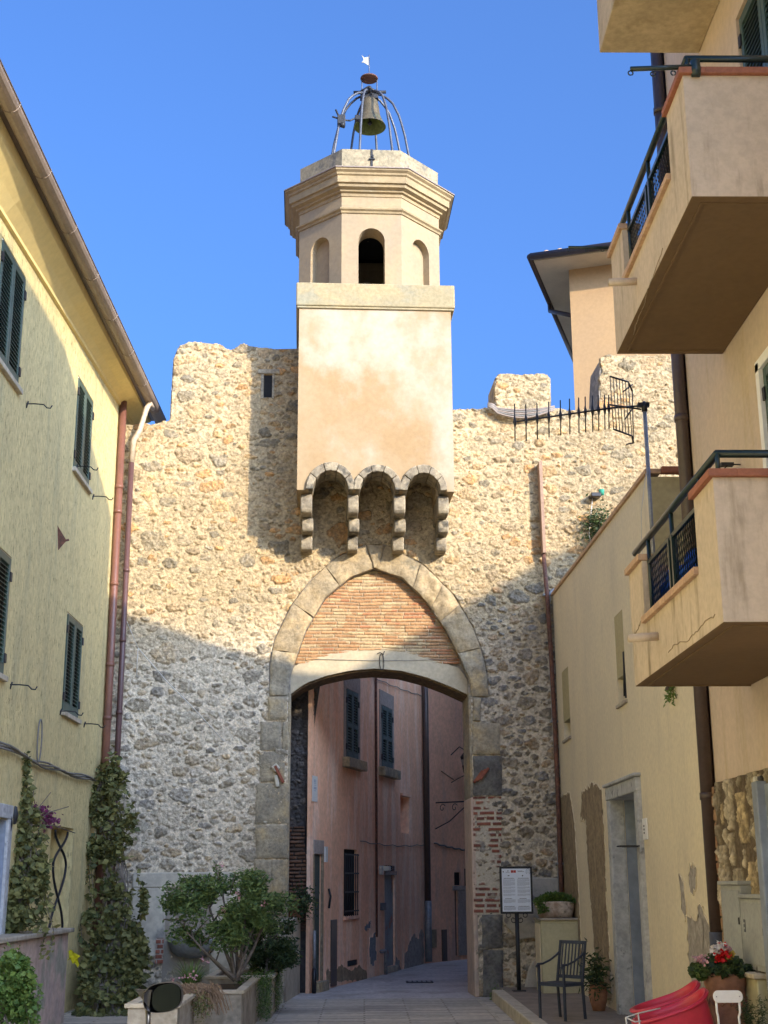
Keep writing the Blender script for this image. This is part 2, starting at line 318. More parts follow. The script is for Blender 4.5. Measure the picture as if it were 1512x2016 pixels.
def road_mat():
    m = mat('paving_slabs', (0.66, 0.59, 0.48), (0.56, 0.51, 0.42), scale=1.2, c3=(0.44, 0.40, 0.35), s3=0.5, t3=(0.5, 0.65), bump=0.5, bscale=20, vary=0.15)
    t = m.node_tree; N = t.nodes; L = t.links
    tc = N.new('ShaderNodeTexCoord'); mp = N.new('ShaderNodeMapping'); mp.inputs['Scale'].default_value = (1, 1, 1); L.new(tc.outputs['Object'], mp.inputs[0])
    br = N.new('ShaderNodeTexBrick'); br.inputs['Scale'].default_value = 1.0; br.inputs['Brick Width'].default_value = 1.1; br.inputs['Row Height'].default_value = 0.13
    br.inputs['Mortar Size'].default_value = 0.014; br.inputs['Mortar Smooth'].default_value = 0.3
    br.inputs['Color1'].default_value = (1.0, 0.98, 0.94, 1); br.inputs['Color2'].default_value = (0.60, 0.60, 0.60, 1); br.inputs['Mortar'].default_value = (0.42, 0.39, 0.35, 1)
    L.new(mp.outputs[0], br.inputs['Vector'])
    b = N['Principled BSDF']; src = b.inputs['Base Color'].links[0].from_socket
    x = N.new('ShaderNodeMix'); x.data_type = 'RGBA'; x.blend_type = 'MULTIPLY'; x.inputs['Factor'].default_value = 0.9
    L.new(src, x.inputs[6]); L.new(br.outputs['Color'], x.inputs[7]); L.new(x.outputs[2], b.inputs['Base Color'])
    nb = b.inputs['Normal'].links[0].from_socket
    bp = N.new('ShaderNodeBump'); bp.inputs['Strength'].default_value = 0.6; bp.inputs['Distance'].default_value = 0.01; bp.invert = True
    L.new(br.outputs['Fac'], bp.inputs['Height']); L.new(nb, bp.inputs['Normal']); L.new(bp.outputs[0], b.inputs['Normal'])
    return m
M_road = road_mat()
M_far = mat('worn_asphalt', (0.56, 0.51, 0.46), (0.46, 0.42, 0.38), scale=1.4, c3=(0.40, 0.35, 0.30), s3=1.0, t3=(0.5, 0.65), bump=0.5, bscale=24, vary=0.18)
M_ground = mat('packed_ground', (0.40, 0.36, 0.29), (0.34, 0.31, 0.25), scale=0.5, bump=0.3, bscale=8, vary=0.15)
M_patio = mat('patio_paving', (0.28, 0.23, 0.18), (0.22, 0.18, 0.14), scale=3, bump=0.4, bscale=20, vary=0.15)
M_kerb = mat('pale_kerb_stone', (0.52, 0.46, 0.35), (0.42, 0.37, 0.28), scale=4, bump=0.4, bscale=22, vary=0.15)
# ------------------------------------------------------------------ masonry relief
def vnoise(U, Zc, scale, seed, octs=4, gain=0.55):
    """smooth value noise on arrays, about -1..1"""
    r = np.random.default_rng(seed); out = np.zeros_like(U); amp = 1.0; tot = 0
    for o in range(octs):
        g = r.random((64, 64)).astype(np.float32)*2-1
        x = U*scale*(2**o)+17.3*o; y = Zc*scale*(2**o)+9.1*o
        xi = np.floor(x).astype(int); yi = np.floor(y).astype(int); fx = x-xi; fy = y-yi
        fx = fx*fx*(3-2*fx); fy = fy*fy*(3-2*fy)
        a = g[xi % 64, yi % 64]; b = g[(xi+1) % 64, yi % 64]; c = g[xi % 64, (yi+1) % 64]; d = g[(xi+1) % 64, (yi+1) % 64]
        out += amp*((a*(1-fx)+b*fx)*(1-fy)+(c*(1-fx)+d*fx)*fy); tot += amp; amp *= gain
    return out/tot*1.6
def in_poly(U, Zc, poly):
    r = np.zeros(U.shape, bool); n = len(poly); j = n-1
    for i in range(n):
        xi, yi = poly[i]; xj, yj = poly[j]
        if abs(yj-yi) > 1e-9:
            c = ((yi > Zc) != (yj > Zc)) & (U < (xj-xi)*(Zc-yi)/(yj-yi)+xi); r ^= c
        j = i
    return r
def resample(pts, n):
    P = np.array(pts, float); d = np.r_[0, np.cumsum(np.linalg.norm(np.diff(P, axis=0), axis=1))]
    t = np.linspace(0, d[-1], n); return np.stack([np.interp(t, d, P[:, k]) for k in range(P.shape[1])], 1)

def grid_mesh(name, U, Zc, H, keep, col, mt, parent, tf=None, local=True):
    """height field H towards the viewer (-v); the border of the kept area is tucked back into the wall"""
    k = keep.copy()
    inner = k.copy(); inner[1:] &= k[:-1]; inner[:-1] &= k[1:]; inner[:, 1:] &= k[:, :-1]; inner[:, :-1] &= k[:, 1:]
    Hh = np.where(inner, H, -0.04)
    idx = -np.ones(U.shape, int); idx[k] = np.arange(k.sum())
    q = k[:-1, :-1] & k[1:, :-1] & k[1:, 1:] & k[:-1, 1:]
    F = np.stack([idx[:-1, :-1][q], idx[1:, :-1][q], idx[1:, 1:][q], idx[:-1, 1:][q]], 1)
    V = np.stack([U[k], -Hh[k], Zc[k]], 1)
    if tf is not None: V = np.array([tf(*p) for p in V]) if len(V) < 200000 else V
    return np_mesh(name, V, F, mt, parent, col=col[k], smooth=True, local=local)

def stones(U, Zc, res, classes, seed, allowed, aspect=1.5, tilt=0.28):
    """pack angular stones; returns d (1 inside .. 0 edge), id and stone sizes"""
    r = np.random.default_rng(seed); nu, nz = U.shape; u0, z0 = U[0, 0], Zc[0, 0]
    D = np.zeros(U.shape, np.float32); ID = -np.ones(U.shape, int); S = []
    wob = vnoise(U, Zc, 12, seed+1, 4)*0.24
    for (smin, smax, tries, gap) in classes:
        for _ in range(tries):
            cu = u0+r.random()*(nu-1)*res; cz = z0+r.random()*(nz-1)*res
            ci, cj = int((cu-u0)/res), int((cz-z0)/res)
            if ID[ci, cj] >= 0 or not allowed[ci, cj]: continue
            a = smin+(smax-smin)*r.random()**1.6; asp = aspect*(0.65+0.7*r.random()); b = a/asp; th = (r.random()-0.5)*2*tilt
            w = int(a*1.25/res)+2; i0, i1 = max(ci-w, 0), min(ci+w+1, nu); j0, j1 = max(cj-w, 0), min(cj+w+1, nz)
            du = U[i0:i1, j0:j1]-cu; dz = Zc[i0:i1, j0:j1]-cz
            x = (du*math.cos(th)+dz*math.sin(th))/a; y = (-du*math.sin(th)+dz*math.cos(th))/b
            k = r.integers(4, 8); ang = np.sort(r.random(k)*2*np.pi*0.35+np.arange(k)*2*np.pi/k)
            d = np.zeros_like(x)
            for t in ang: d = np.maximum(d, (x*np.cos(t)+y*np.sin(t))/(0.80+0.2*r.random()))
            d = np.maximum(d, np.hypot(x, y)*0.86)
            d = d+wob[i0:i1, j0:j1]
            inside = d < 1
            grow = d < 1+gap/a
            n_in = grow.sum()
            if n_in == 0: continue
            if (ID[i0:i1, j0:j1][grow] >= 0).sum() > 0.02*n_in: continue
            ID[i0:i1, j0:j1][inside & (ID[i0:i1, j0:j1] < 0)] = len(S)
            dd = D[i0:i1, j0:j1]; dd[inside] = np.maximum(dd[inside], (1-d[inside]))
            S.append(a)
    return D, ID, np.array(S)

def rubble_skin(name, poly, holes, res, parent, tint, seed, bbox, classes, relief=0.03, warmth=None, mt=None, aspect=1.5, tilt=0.28, tf=None, local=True, edge=0.03):
    u0, u1, z0, z1 = bbox
    U, Zc = np.meshgrid(np.arange(u0, u1, res), np.arange(z0, z1, res), indexing='ij')
    jx = vnoise(U, Zc, 5, seed+5, 3)*edge; jz = vnoise(U, Zc, 5, seed+6, 3)*edge
    keep = in_poly(U+jx, Zc+jz, poly)
    for h in holes: keep &= ~in_poly(U, Zc, h)
    D, ID, S = stones(U, Zc, res, classes, seed, keep, aspect, tilt)
    r = np.random.default_rng(seed+9)
    n1 = vnoise(U, Zc, 3, seed+2, 4); n2 = vnoise(U, Zc, 18, seed+3, 4); n3 = vnoise(U, Zc, 45, seed+4, 3)
    isst = ID >= 0; idc = np.clip(ID, 0, None)
    hs = (r.random(len(S))*0.8+0.3)[idc]                     # how far each stone stands out
    cover = (r.random(len(S)))[idc]
    prof = np.clip(D*5.5, 0, 1)**0.5
    H = 0.012+0.006*n1+0.006*n2+0.002*n3
    H = np.where(isst, H+relief*hs*prof*(0.75+0.6*n2)+0.006*n3-0.014*(1-prof)+0.35*relief*np.clip(D, 0, 0.5), H)
    mortar, stone_cols, dens = tint(U, Zc)
    pick = r.integers(0, stone_cols.shape[0], len(S))[idc]
    br = (0.75+0.5*r.random(len(S)))[idc]
    sc = np.take_along_axis(stone_cols, pick[None, ..., None].repeat(3, -1), 0)[0] if stone_cols.ndim == 4 else stone_cols[pick]
    sc = sc*br[..., None]*(1+0.30*n2+0.26*n3)[..., None]
    mo = mortar*(1+0.10*n1+0.08*n3)[..., None]
    a = np.clip(D*9, 0, 1)*np.where(cover < dens, 1.0, 0.38)   # stones half washed over with mortar
    a = np.where(isst, a, 0)*np.clip(0.85+0.5*n2, 0.3, 1)
    col = mo*(1-a[..., None])+sc*a[..., None]
    rim = np.where(isst, np.clip(1-np.abs(D*11-0.6), 0, 1), 0)*0.5*smooth(-0.7, 0.2, n2)  # dark line painted round each stone for crevice shade
    col = np.clip(col*(1-rim[..., None]), 0.02, 0.9)
    H = np.where(isst & (cover >= dens), H*0.75, H)
    return grid_mesh(name, U, Zc, H, keep, col, mt or M_rubble, parent, tf=tf, local=local)

def brick_skin(name, poly, res, parent, pal, mortar, seed, bbox, course=0.062, length=0.26, mt=None, v=0.0, relief=0.012, gap=0.012, patchy=0.6, wobble=0.006, tf=None, local=True, cover=0.0):
    u0, u1, z0, z1 = bbox
    U, Zc = np.meshgrid(np.arange(u0, u1, res), np.arange(z0, z1, res), indexing='ij')
    keep = in_poly(U, Zc, poly)
    zz = Zc+vnoise(U, Zc, 1.5, seed, 2)*wobble
    row = np.floor(zz/course).astype(int); fz = zz/course-row
    r = np.random.default_rng(seed); offs = r.random(4096); lj = 0.7+0.6*r.random(4096)
    L = length*lj[row % 4096]
    uu = U+offs[row % 4096]*L*3; ci = np.floor(uu/L).astype(int); fu = uu/L-ci
    dz = np.minimum(fz, 1-fz)*course; du = np.minimum(fu, 1-fu)*L
    e = np.minimum(dz, du)-gap*0.5; n2 = vnoise(U, Zc, 25, seed+3, 3); n1 = vnoise(U, Zc, 1.6, seed+8, 3)
    br = smooth(-0.001, 0.006, e+n2*0.002)
    hsh = (np.abs(np.sin(row*12.9898+ci*78.233)*43758.5453)) % 1.0; h2 = (np.abs(np.sin(row*39.34+ci*11.13)*24634.63)) % 1.0
    t = np.clip(hsh*(1-patchy)+patchy*(0.5+0.7*n1)+0.15*(h2-0.5), 0, 0.999)*len(pal)
    P = np.array(pal); i = np.clip(t.astype(int), 0, len(pal)-1); sc = P[i]*(0.85+0.3*h2)[..., None]*(1+0.12*n2)[..., None]
    if cover > 0:
        cv = smooth(-0.1, 0.25, vnoise(U, Zc, 4, seed+21, 4)-(0.55-cover*1.1)); br = br*(1-cv)
    H = -v+br*relief*(0.6+0.8*h2)+0.002*n2
    mo = np.array(mortar)[None, None]*(1+0.1*n2)[..., None]
    col = mo*(1-br[..., None])+sc*br[..., None]
    k = keep; Hb = H.copy()
    idx = -np.ones(U.shape, int); idx[k] = np.arange(k.sum())
    q = k[:-1, :-1] & k[1:, :-1] & k[1:, 1:] & k[:-1, 1:]
    F = np.stack([idx[:-1, :-1][q], idx[1:, :-1][q], idx[1:, 1:][q], idx[:-1, 1:][q]], 1)
    V = np.stack([U[k], -Hb[k], Zc[k]], 1)
    if tf is not None: V = np.array([tf(*p) for p in V])
    return np_mesh(name, V, F, mt or M_relief, parent, col=np.clip(col[k], 0.02, 0.9), smooth=True, local=local)

def block(inner, outer, v0, v1, seed, n=14, mrg=0.006, rough=0.012):
    """a dressed stone between two edge lines in the wall plane, worn front; returns MB in local wall coordinates"""
    A = resample(inner, n); B = resample(outer, n); m_ = MB(); r = np.random.default_rng(seed)
    k = n; c = (A.mean(0)+B.mean(0))/2
    P = np.array([[A[i]*(1-j/(k-1))+B[i]*(j/(k-1)) for j in range(k)] for i in range(k)])
    d = P-c; L = np.linalg.norm(d, axis=2, keepdims=True); P = c+d*(1-mrg/np.maximum(L, 0.03))
    H = vnoise(P[..., 0], P[..., 1], 7, seed, 4)*rough+vnoise(P[..., 0], P[..., 1], 2.2, seed+1, 2)*rough*0.8
    e = np.minimum.outer(np.minimum(np.arange(k), k-1-np.arange(k)), np.minimum(np.arange(k), k-1-np.arange(k)))
    H = H-np.where(e == 0, 0.018, np.where(e == 1, 0.004, 0))
    jit = vnoise(P[..., 0], P[..., 1], 9, seed+2, 3)*0.008
    vs = [(P[i, j, 0]+jit[i, j], v0-H[i, j], P[i, j, 1]+jit[i, j]*0.7) for i in range(k) for j in range(k)]
    fs = [(i*k+j, (i+1)*k+j, (i+1)*k+j+1, i*k+j+1) for i in range(k-1) for j in range(k-1)]
    m_.add(vs, fs, smooth=True)
    bd = [(i, 0) for i in range(k)]+[(k-1, j) for j in range(1, k)]+[(i, k-1) for i in range(k-2, -1, -1)]+[(0, j) for j in range(k-2, 0, -1)]
    q = len(bd); vs2 = [vs[i*k+j] for i, j in bd]+[(vs[i*k+j][0], v1, vs[i*k+j][2]) for i, j in bd]
    m_.add(vs2, [(a, (a+1) % q, q+(a+1) % q, q+a) for a in range(q)]+[tuple(range(q, 2*q))])
    return m_

# ------------------------------------------------------------------ the gate wall
gate = thing('town_gate_wall', 'medieval rubble stone gate wall with a pointed arch over the street', 'gate wall', (GO[0], GO[1], 0), TH)
L_ = lambda pts, v=0.0: [WL(x, y, v) for x, y in pts]
Lp = lambda u, z, v=0.0: (u, v, z)
top = L_([(200, 870), (250, 836), (300, 832), (334, 829), (337, 770), (341, 705), (350, 682), (372, 672), (400, 671), (425, 674), (452, 686), (480, 679), (520, 684), (585, 683),
          (600, 683), (880, 806), (905, 805), (974, 802), (974, 742), (980, 736), (1030, 735), (1078, 736), (1084, 742), (1085, 803), (1120, 806), (1178, 806),
          (1180, 740), (1182, 704), (1200, 697), (1260, 699), (1318, 697), (1326, 720), (1330, 762), (1348, 770), (1420, 775)])
jL = L_([(567, 1750)])[0][0]; jR = L_([(930, 1700)])[0][0]
intr = L_([(567, 1370), (572, 1330), (585, 1290), (603, 1240), (640, 1177), (690, 1137), (738, 1119), (792, 1139), (838, 1182), (878, 1240), (903, 1290), (922, 1335), (929, 1372)])
extr = L_([(530, 1370), (531, 1310), (541, 1260), (572, 1195), (610, 1145), (660, 1100), (718, 1074), (760, 1074), (832, 1112), (892, 1172), (930, 1235), (950, 1290), (958, 1330), (961, 1372)])
ub, ue = top[0][0], top[-1][0]
core_poly = [(ub, -0.1)]+[(u, z-0.03) for u, z in top]+[(ue, -0.1), (jR, -0.1)]+[(jR, intr[-1][1])]+list(reversed(intr))[1:-1]+[(jL, intr[0][1]), (jL, -0.1)]
MB().prism(core_poly, 0.005, 0.80).build('wall_core', M_core, gate, local=True)
MB().box(ue+0.003, 11, 0.01, 1.04, 0, 9.4).build('wall_core', M_core, gate, local=True)

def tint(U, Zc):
    t = smooth(4.4, 6.0, Zc)[..., None]  # mortar repointed paler below; sunlit part toned down, shaded part lifted in colour
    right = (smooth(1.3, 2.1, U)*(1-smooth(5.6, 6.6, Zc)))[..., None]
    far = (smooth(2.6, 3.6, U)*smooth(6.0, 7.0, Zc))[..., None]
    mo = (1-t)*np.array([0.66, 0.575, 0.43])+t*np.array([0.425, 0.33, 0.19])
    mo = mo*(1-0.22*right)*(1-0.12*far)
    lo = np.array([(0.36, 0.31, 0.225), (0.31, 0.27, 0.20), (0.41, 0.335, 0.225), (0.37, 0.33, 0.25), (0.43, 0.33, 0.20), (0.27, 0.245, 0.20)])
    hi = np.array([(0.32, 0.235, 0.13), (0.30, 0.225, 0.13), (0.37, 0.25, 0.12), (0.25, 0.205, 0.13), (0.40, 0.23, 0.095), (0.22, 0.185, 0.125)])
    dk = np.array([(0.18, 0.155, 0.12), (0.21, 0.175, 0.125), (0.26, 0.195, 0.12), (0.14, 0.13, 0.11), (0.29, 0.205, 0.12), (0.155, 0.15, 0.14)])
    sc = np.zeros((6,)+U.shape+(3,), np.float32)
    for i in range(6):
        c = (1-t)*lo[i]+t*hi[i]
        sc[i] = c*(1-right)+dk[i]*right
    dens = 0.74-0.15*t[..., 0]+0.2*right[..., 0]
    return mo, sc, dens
ringhole = extr+[(jR+0.02, extr[-1][1]), (jR+0.0, -0.2), (jL-0.0, -0.2), (jL-0.02, extr[0][1])]
slit = L_([(520, 740), (536, 740), (535, 782), (519, 782)])
CL = [(0.15, 0.22, 420, 0.016), (0.10, 0.15, 2600, 0.016), (0.065, 0.10, 20000, 0.015), (0.035, 0.06, 26000, 0.012), (0.02, 0.033, 16000, 0.010)]
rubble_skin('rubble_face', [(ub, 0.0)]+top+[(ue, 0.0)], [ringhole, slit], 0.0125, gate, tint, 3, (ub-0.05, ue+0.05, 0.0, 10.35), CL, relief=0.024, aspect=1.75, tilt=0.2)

# merlon side faces and slit window
sl = MB(); (a0, z1_), (a1, _), (_, z0_), _ = slit
sl.box(a0-0.002, a1+0.002, -0.012, 0.02, z0_, z1_); sl.build('slit_window', M_dark, gate, local=True)  # dark panel over the uncut core stands for the slit's shaded depth
MB().box(a0-0.05, a0, -0.04, 0.15, z0_-0.04, z1_+0.02).box(a1, a1+0.04, -0.045, 0.15, z0_-0.04, z1_+0.02).box(a0-0.1, a1+0.12, -0.055, 0.15, z1_+0.02, z1_+0.10).build('slit_frame', M_ashlar_lo, gate, bevel=0.012, local=True)

# voussoirs of the pointed ring
cuts = [((567, 1370), (530, 1370)), ((585, 1287), (534, 1280)), ((616, 1216), (577, 1190)), ((666, 1152), (640, 1115)), ((735, 1119), (720, 1074)), ((745, 1120), (758, 1074)),
        ((814, 1157), (828, 1110)), ((850, 1196), (872, 1150)), ((868, 1224), (905, 1192)), ((901, 1286), (946, 1275)), ((929, 1372), (961, 1372))]
def sub(poly, p, q):
    P = np.array(resample(poly, 400)); i = int(np.argmin(np.linalg.norm(P-np.array(p), axis=1))); j = int(np.argmin(np.linalg.norm(P-np.array(q), axis=1)))
    return [tuple(x) for x in P[min(i, j):max(i, j)+1:max(1, abs(j-i)//8)]]+[tuple(P[max(i, j)])]
for i in range(len(cuts)-1):
    a, b = L_([cuts[i][0]])[0], L_([cuts[i+1][0]])[0]; c, d = L_([cuts[i][1]])[0], L_([cuts[i+1][1]])[0]
    mt = M_ashlar if 0 < i < 9 else M_ashlar_lo
    rgh = 0.024 if i not in (6, 7) else 0.03
    block(sub(intr, a, b), sub(extr, c, d), -0.055 if i != 4 else -0.075, 0.6, 50+i, rough=rgh).build('keystone' if i == 4 else 'arch_stone', mt, gate, local=True)

# jamb blocks, left and right
def quoin(x0, x1, y0, y1, mt, seed, v=-0.05, skew=(0, 0)):
    p = L_([(x0+skew[0], y1), (x1, y1), (x1, y0), (x0+skew[1], y0)])
    p = [(u, z) for u, z in p]
    block([p[0], p[3]], [p[1], p[2]], v, 0.7, seed).build('jamb_block', mt, gate, local=True)
for k, (x0, x1, y0, y1) in enumerate([(530, 566, 1371, 1419), (512, 553, 1421, 1478), (554, 568, 1421, 1478), (510, 561, 1480, 1540), (503, 568, 1542, 1622), (504, 566, 1624, 1690), (499, 535, 1692, 1770), (536, 566, 1692, 1768), (520, 566, 1771, 1835), (512, 566, 1837, 1900), (516, 566, 1902, 1966)]):
    quoin(x0, x1, y0, y1, M_ashlar_lo, 80+k, skew=((k*37) % 7-3, (k*17) % 7-3))
for k, (x0, x1, y0, y1) in enumerate([(930, 946, 1374, 1420), (929, 984, 1422, 1486), (931, 988, 1488, 1567), (948, 989, 1800, 1868), (950, 990, 1870, 1962)]):
    quoin(x0, x1, y0, y1, M_ashlar_lo if k < 2 else M_ashlar_dk, 100+k, v=-0.06, skew=(0, 0))
# little tilted brick patches set in the jamb blocks
def rotbox(mb, cx, cz, w, h, ang, v0, v1):
    c, s = math.cos(ang), math.sin(ang); q = [(-w, -h), (w, -h), (w, h), (-w, h)]
    return mb.prism([(cx+a*c-b*s, cz+a*s+b*c) for a, b in q], v0, v1)
mb = MB(); cx, cz = L_([(943, 1527)])[0]
for i in range(3): rotbox(mb, cx-0.02+i*0.045, cz-0.02+i*0.02, 0.11, 0.019, rad(52), -0.10-0.006*i, 0.0)
M_brick = mat('red_brick', (0.30, 0.10, 0.055), (0.22, 0.075, 0.05), scale=8, bump=0.4, bscale=30, vary=0.2)
mb.build('brick_patch', M_brick, gate, bevel=0.006, local=True)
mb = MB(); cx, cz = L_([(550, 1525)])[0]; rotbox(mb, cx, cz, 0.14, 0.022, rad(-62), -0.10, 0.0); mb.build('brick_patch', M_brick, gate, bevel=0.006, local=True)
mb = MB(); cx, cz = L_([(543, 1512)])[0]; rotbox(mb, cx, cz, 0.05, 0.05, rad(-50), -0.092, 0.0); rotbox(mb, cx+0.02, cz-0.2, 0.03, 0.09, rad(10), -0.085, 0); mb.build('mortar_patch', M_white_plaster, gate, bevel=0.015, local=True)
# right jamb: broken plaster over brick
pj = L_([(930, 1568), (988, 1568), (986, 1720), (990, 1802), (946, 1802), (932, 1802)])
brick_skin('jamb_brickwork', pj, 0.008, gate, [(0.20, 0.07, 0.05), (0.25, 0.09, 0.06), (0.16, 0.065, 0.05)], (0.50, 0.45, 0.35), 31, (pj[0][0]-0.02, pj[1][0]+0.05, 2.0-1.3, 3.3), course=0.078, length=0.2, v=-0.03, relief=0.012, gap=0.03, patchy=0.2, cover=0.5)
# right reveal of the passage, plastered
a = jR
MB().box(a-0.012, a+0.06, -0.035, 0.82, 0.0, 2.85).build('reveal_plaster', mat('pinkish_reveal_plaster', (0.56, 0.43, 0.33), (0.48, 0.37, 0.29), scale=2, c3=(0.40, 0.34, 0.28), s3=2, t3=(0.56, 0.7), bump=0.4, bscale=18, vary=0.1), gate, bevel=0.02, local=True)
MB().box(a-0.006, a+0.05, 0.0, 0.79, 2.85, 4.45).build('reveal_stone', M_ashlar_lo, gate, bevel=0.02, local=True)
MB().box(jL-0.05, jL+0.006, 0.0, 0.79, 0.0, 4.45).build('reveal_stone', M_ashlar_lo, gate, bevel=0.02, local=True)

# plaster lintel band and brick infill of the pointed arch
band_hi = L_([(568, 1340), (578, 1309), (610, 1297), (650, 1284), (700, 1275), (755, 1273), (800, 1279), (850, 1294), (907, 1314), (920, 1335)])
band_lo = L_([(562, 1374), (572, 1364), (600, 1344), (640, 1329), (690, 1318), (738, 1314), (790, 1318), (840, 1331), (885, 1348), (930, 1369)])
A = resample(band_lo, 30); B = resample(band_hi, 30); mb = MB()
for i in range(29):
    mb.hexa([(A[i][0], 0.10, A[i][1]), (A[i+1][0], 0.10, A[i+1][1]), (A[i+1][0], 0.85, A[i+1][1]), (A[i][0], 0.85, A[i][1]),
             (B[i][0], 0.10, B[i][1]), (B[i+1][0], 0.10, B[i+1][1]), (B[i+1][0], 0.85, B[i+1][1]), (B[i][0], 0.85, B[i][1])])
o = mb.build('plaster_lintel', M_lintel, gate, local=True)
mb = MB()
for i in range(29):
    mb.hexa([(A[i][0], 0.16, A[i][1]-0.03), (A[i+1][0], 0.16, A[i+1][1]-0.03), (A[i+1][0], 0.84, A[i+1][1]-0.03), (A[i][0], 0.84, A[i][1]-0.03),
             (A[i][0], 0.16, A[i][1]+0.002), (A[i+1][0], 0.16, A[i+1][1]+0.002), (A[i+1][0], 0.84, A[i+1][1]+0.002), (A[i][0], 0.84, A[i][1]+0.002)])
mb.build('lintel_brick_soffit', mat('brown_brick_soffit', (0.16, 0.105, 0.055), (0.10, 0.07, 0.04), scale=14, bump=0.8, bscale=24, vary=0.25), gate, local=True)
inf = [tuple(p) for p in resample(intr, 60)][5:-5]+[(B[-2][0], B[-2][1]-0.05)]+[(b[0], b[1]-0.03) for b in B[::-1]][2:-2]+[(B[1][0], B[1][1]-0.05)]
brick_skin('brick_infill', inf, 0.0075, gate, [(0.46, 0.35, 0.19), (0.42, 0.30, 0.16), (0.34, 0.19, 0.09), (0.40, 0.23, 0.11), (0.36, 0.165, 0.08), (0.44, 0.31, 0.16)], (0.30, 0.235, 0.15), 77,
           (inf[0][0]-0.3, inf[-1][0]+3.2, 4.9, 6.6), course=0.052, length=0.30, v=0.11, relief=0.016, gap=0.008, patchy=0.55, wobble=0.012)
MB().prism([(p[0]*1.0, p[1]+0.0) for p in intr]+[(b[0], b[1]-0.06) for b in B[::-1]], 0.135, 0.7).build('infill_core', M_core, gate, local=True)
# loop of wire hanging on the lintel
cu, cz = L_([(752, 1292)], 0.1)[0]
pts = [(cu+0.045*math.sin(t)*(0.5+0.5*t/6.28), 0.085, cz-0.09+0.13*math.cos(t)) for t in np.linspace(0, 6.28, 20)]
MB().tube(pts, 0.006, 5).tube([(cu-0.08, 0.085, cz+0.03), (cu-0.03, 0.08, cz+0.06), (cu+0.02, 0.085, cz+0.02), (cu+0.04, 0.085, cz+0.08)], 0.006, 5).build('wire_loop', M_iron, gate, local=True)
u0, z0_ = L_([(606, 1298)], 0.1)[0]; u1, z1_ = L_([(900, 1298)], 0.1)[0]
MB().tube([(u0, 0.09, z0_), ((u0+u1)/2, 0.088, z0_-0.02), (u1, 0.09, z1_)], 0.0035, 4).build('wire', M_cable, gate, local=True)

# white string slung across the wall
def lp(px, py, v): u, z = WL(px, py, v); return (u, v, z)
MB().tube([lp(272, 1276, -0.07), lp(330, 1343, -0.07), lp(380, 1393, -0.07), lp(440, 1458, -0.07)], 0.006, 4).tube([lp(272, 1276, -0.07), lp(270, 1300, -0.06), lp(269, 1330, -0.06)], 0.006, 4).tube([lp(272, 1276, -0.07), lp(246, 1215, -0.07)], 0.004, 4).build('string', M_string, gate, local=True)
# plaster patch with niche, lower left
(pa, pz1), (pb, _) = L_([(262, 1718), (502, 1716)]); pz0 = 0.0
(n0, nz1), (n1, _) = L_([(328, 1748), (416, 1748)]); nz0 = L_([(328, 1848)])[0][1]; kz = L_([(328, 1885)])[0][1]
mb = MB(); v0, v1 = -0.06, 0.01
mb.box(pa, pb, v0, v1, nz1, pz1).box(pa, n0, v0+0.001, v1, nz0-0.25, nz1).box(n1, pb, v0+0.001, v1, 0.0, nz1)
mb.build('plaster_patch', M_white_plaster, gate, bevel=0.02, local=True)
MB().box(n0-0.02, n1+0.02, -0.028, 0.005, 0.0, nz1).build('niche_back', mat('niche_shade_plaster', (0.36, 0.32, 0.26), (0.30, 0.27, 0.22), scale=3, bump=0.3, bscale=20, vary=0.1), gate, local=True)
brick_skin('niche_edge_bricks', [(n0-0.12, 0.5), (n0+0.0, 0.5), (n0+0.0, nz0+0.02), (n0-0.12, nz0+0.02)], 0.008, gate, [(0.24, 0.08, 0.05), (0.30, 0.11, 0.07)], (0.4, 0.36, 0.3), 5, (n0-0.14, n0+0.02, 0.45, nz0+0.05), course=0.07, length=0.12, v=-0.07)
# half-round stone basin
bc = ((n0+n1)/2+0.08, nz0); mb = MB(); R_ = 0.36
mb.lathe((bc[0], -0.05, 0), [(0.02, nz0-0.27), (0.2, nz0-0.25), (0.31, nz0-0.17), (0.36, nz0-0.04), (0.36, nz0), (0.30, nz0), (0.28, nz0-0.06), (0.02, nz0-0.14)], 28)
mb.build('basin', M_basin, gate, local=True)
# lime plaster patch, lower right, with the low bare-stone break
(ra, rz1), (rb, _) = L_([(990, 1726), (1108, 1730)]); rz0 = L_([(1000, 1812)])[0][1]
pp = L_([(989, 1726), (1108, 1729), (1112, 1960), (1028, 1960), (1040, 1905), (1058, 1880), (1072, 1862), (1050, 1846), (1020, 1850), (1000, 1828), (989, 1815)])
MB().prism(pp, -0.055, 0.01).build('plaster_patch', mat('lime_plaster', (0.47, 0.43, 0.35), (0.40, 0.37, 0.31), scale=3, c3=(0.22, 0.20, 0.18), s3=4, t3=(0.58, 0.66), bump=0.5, bscale=18, bdist=0.015, vary=0.12), gate, bevel=0.02, local=True)

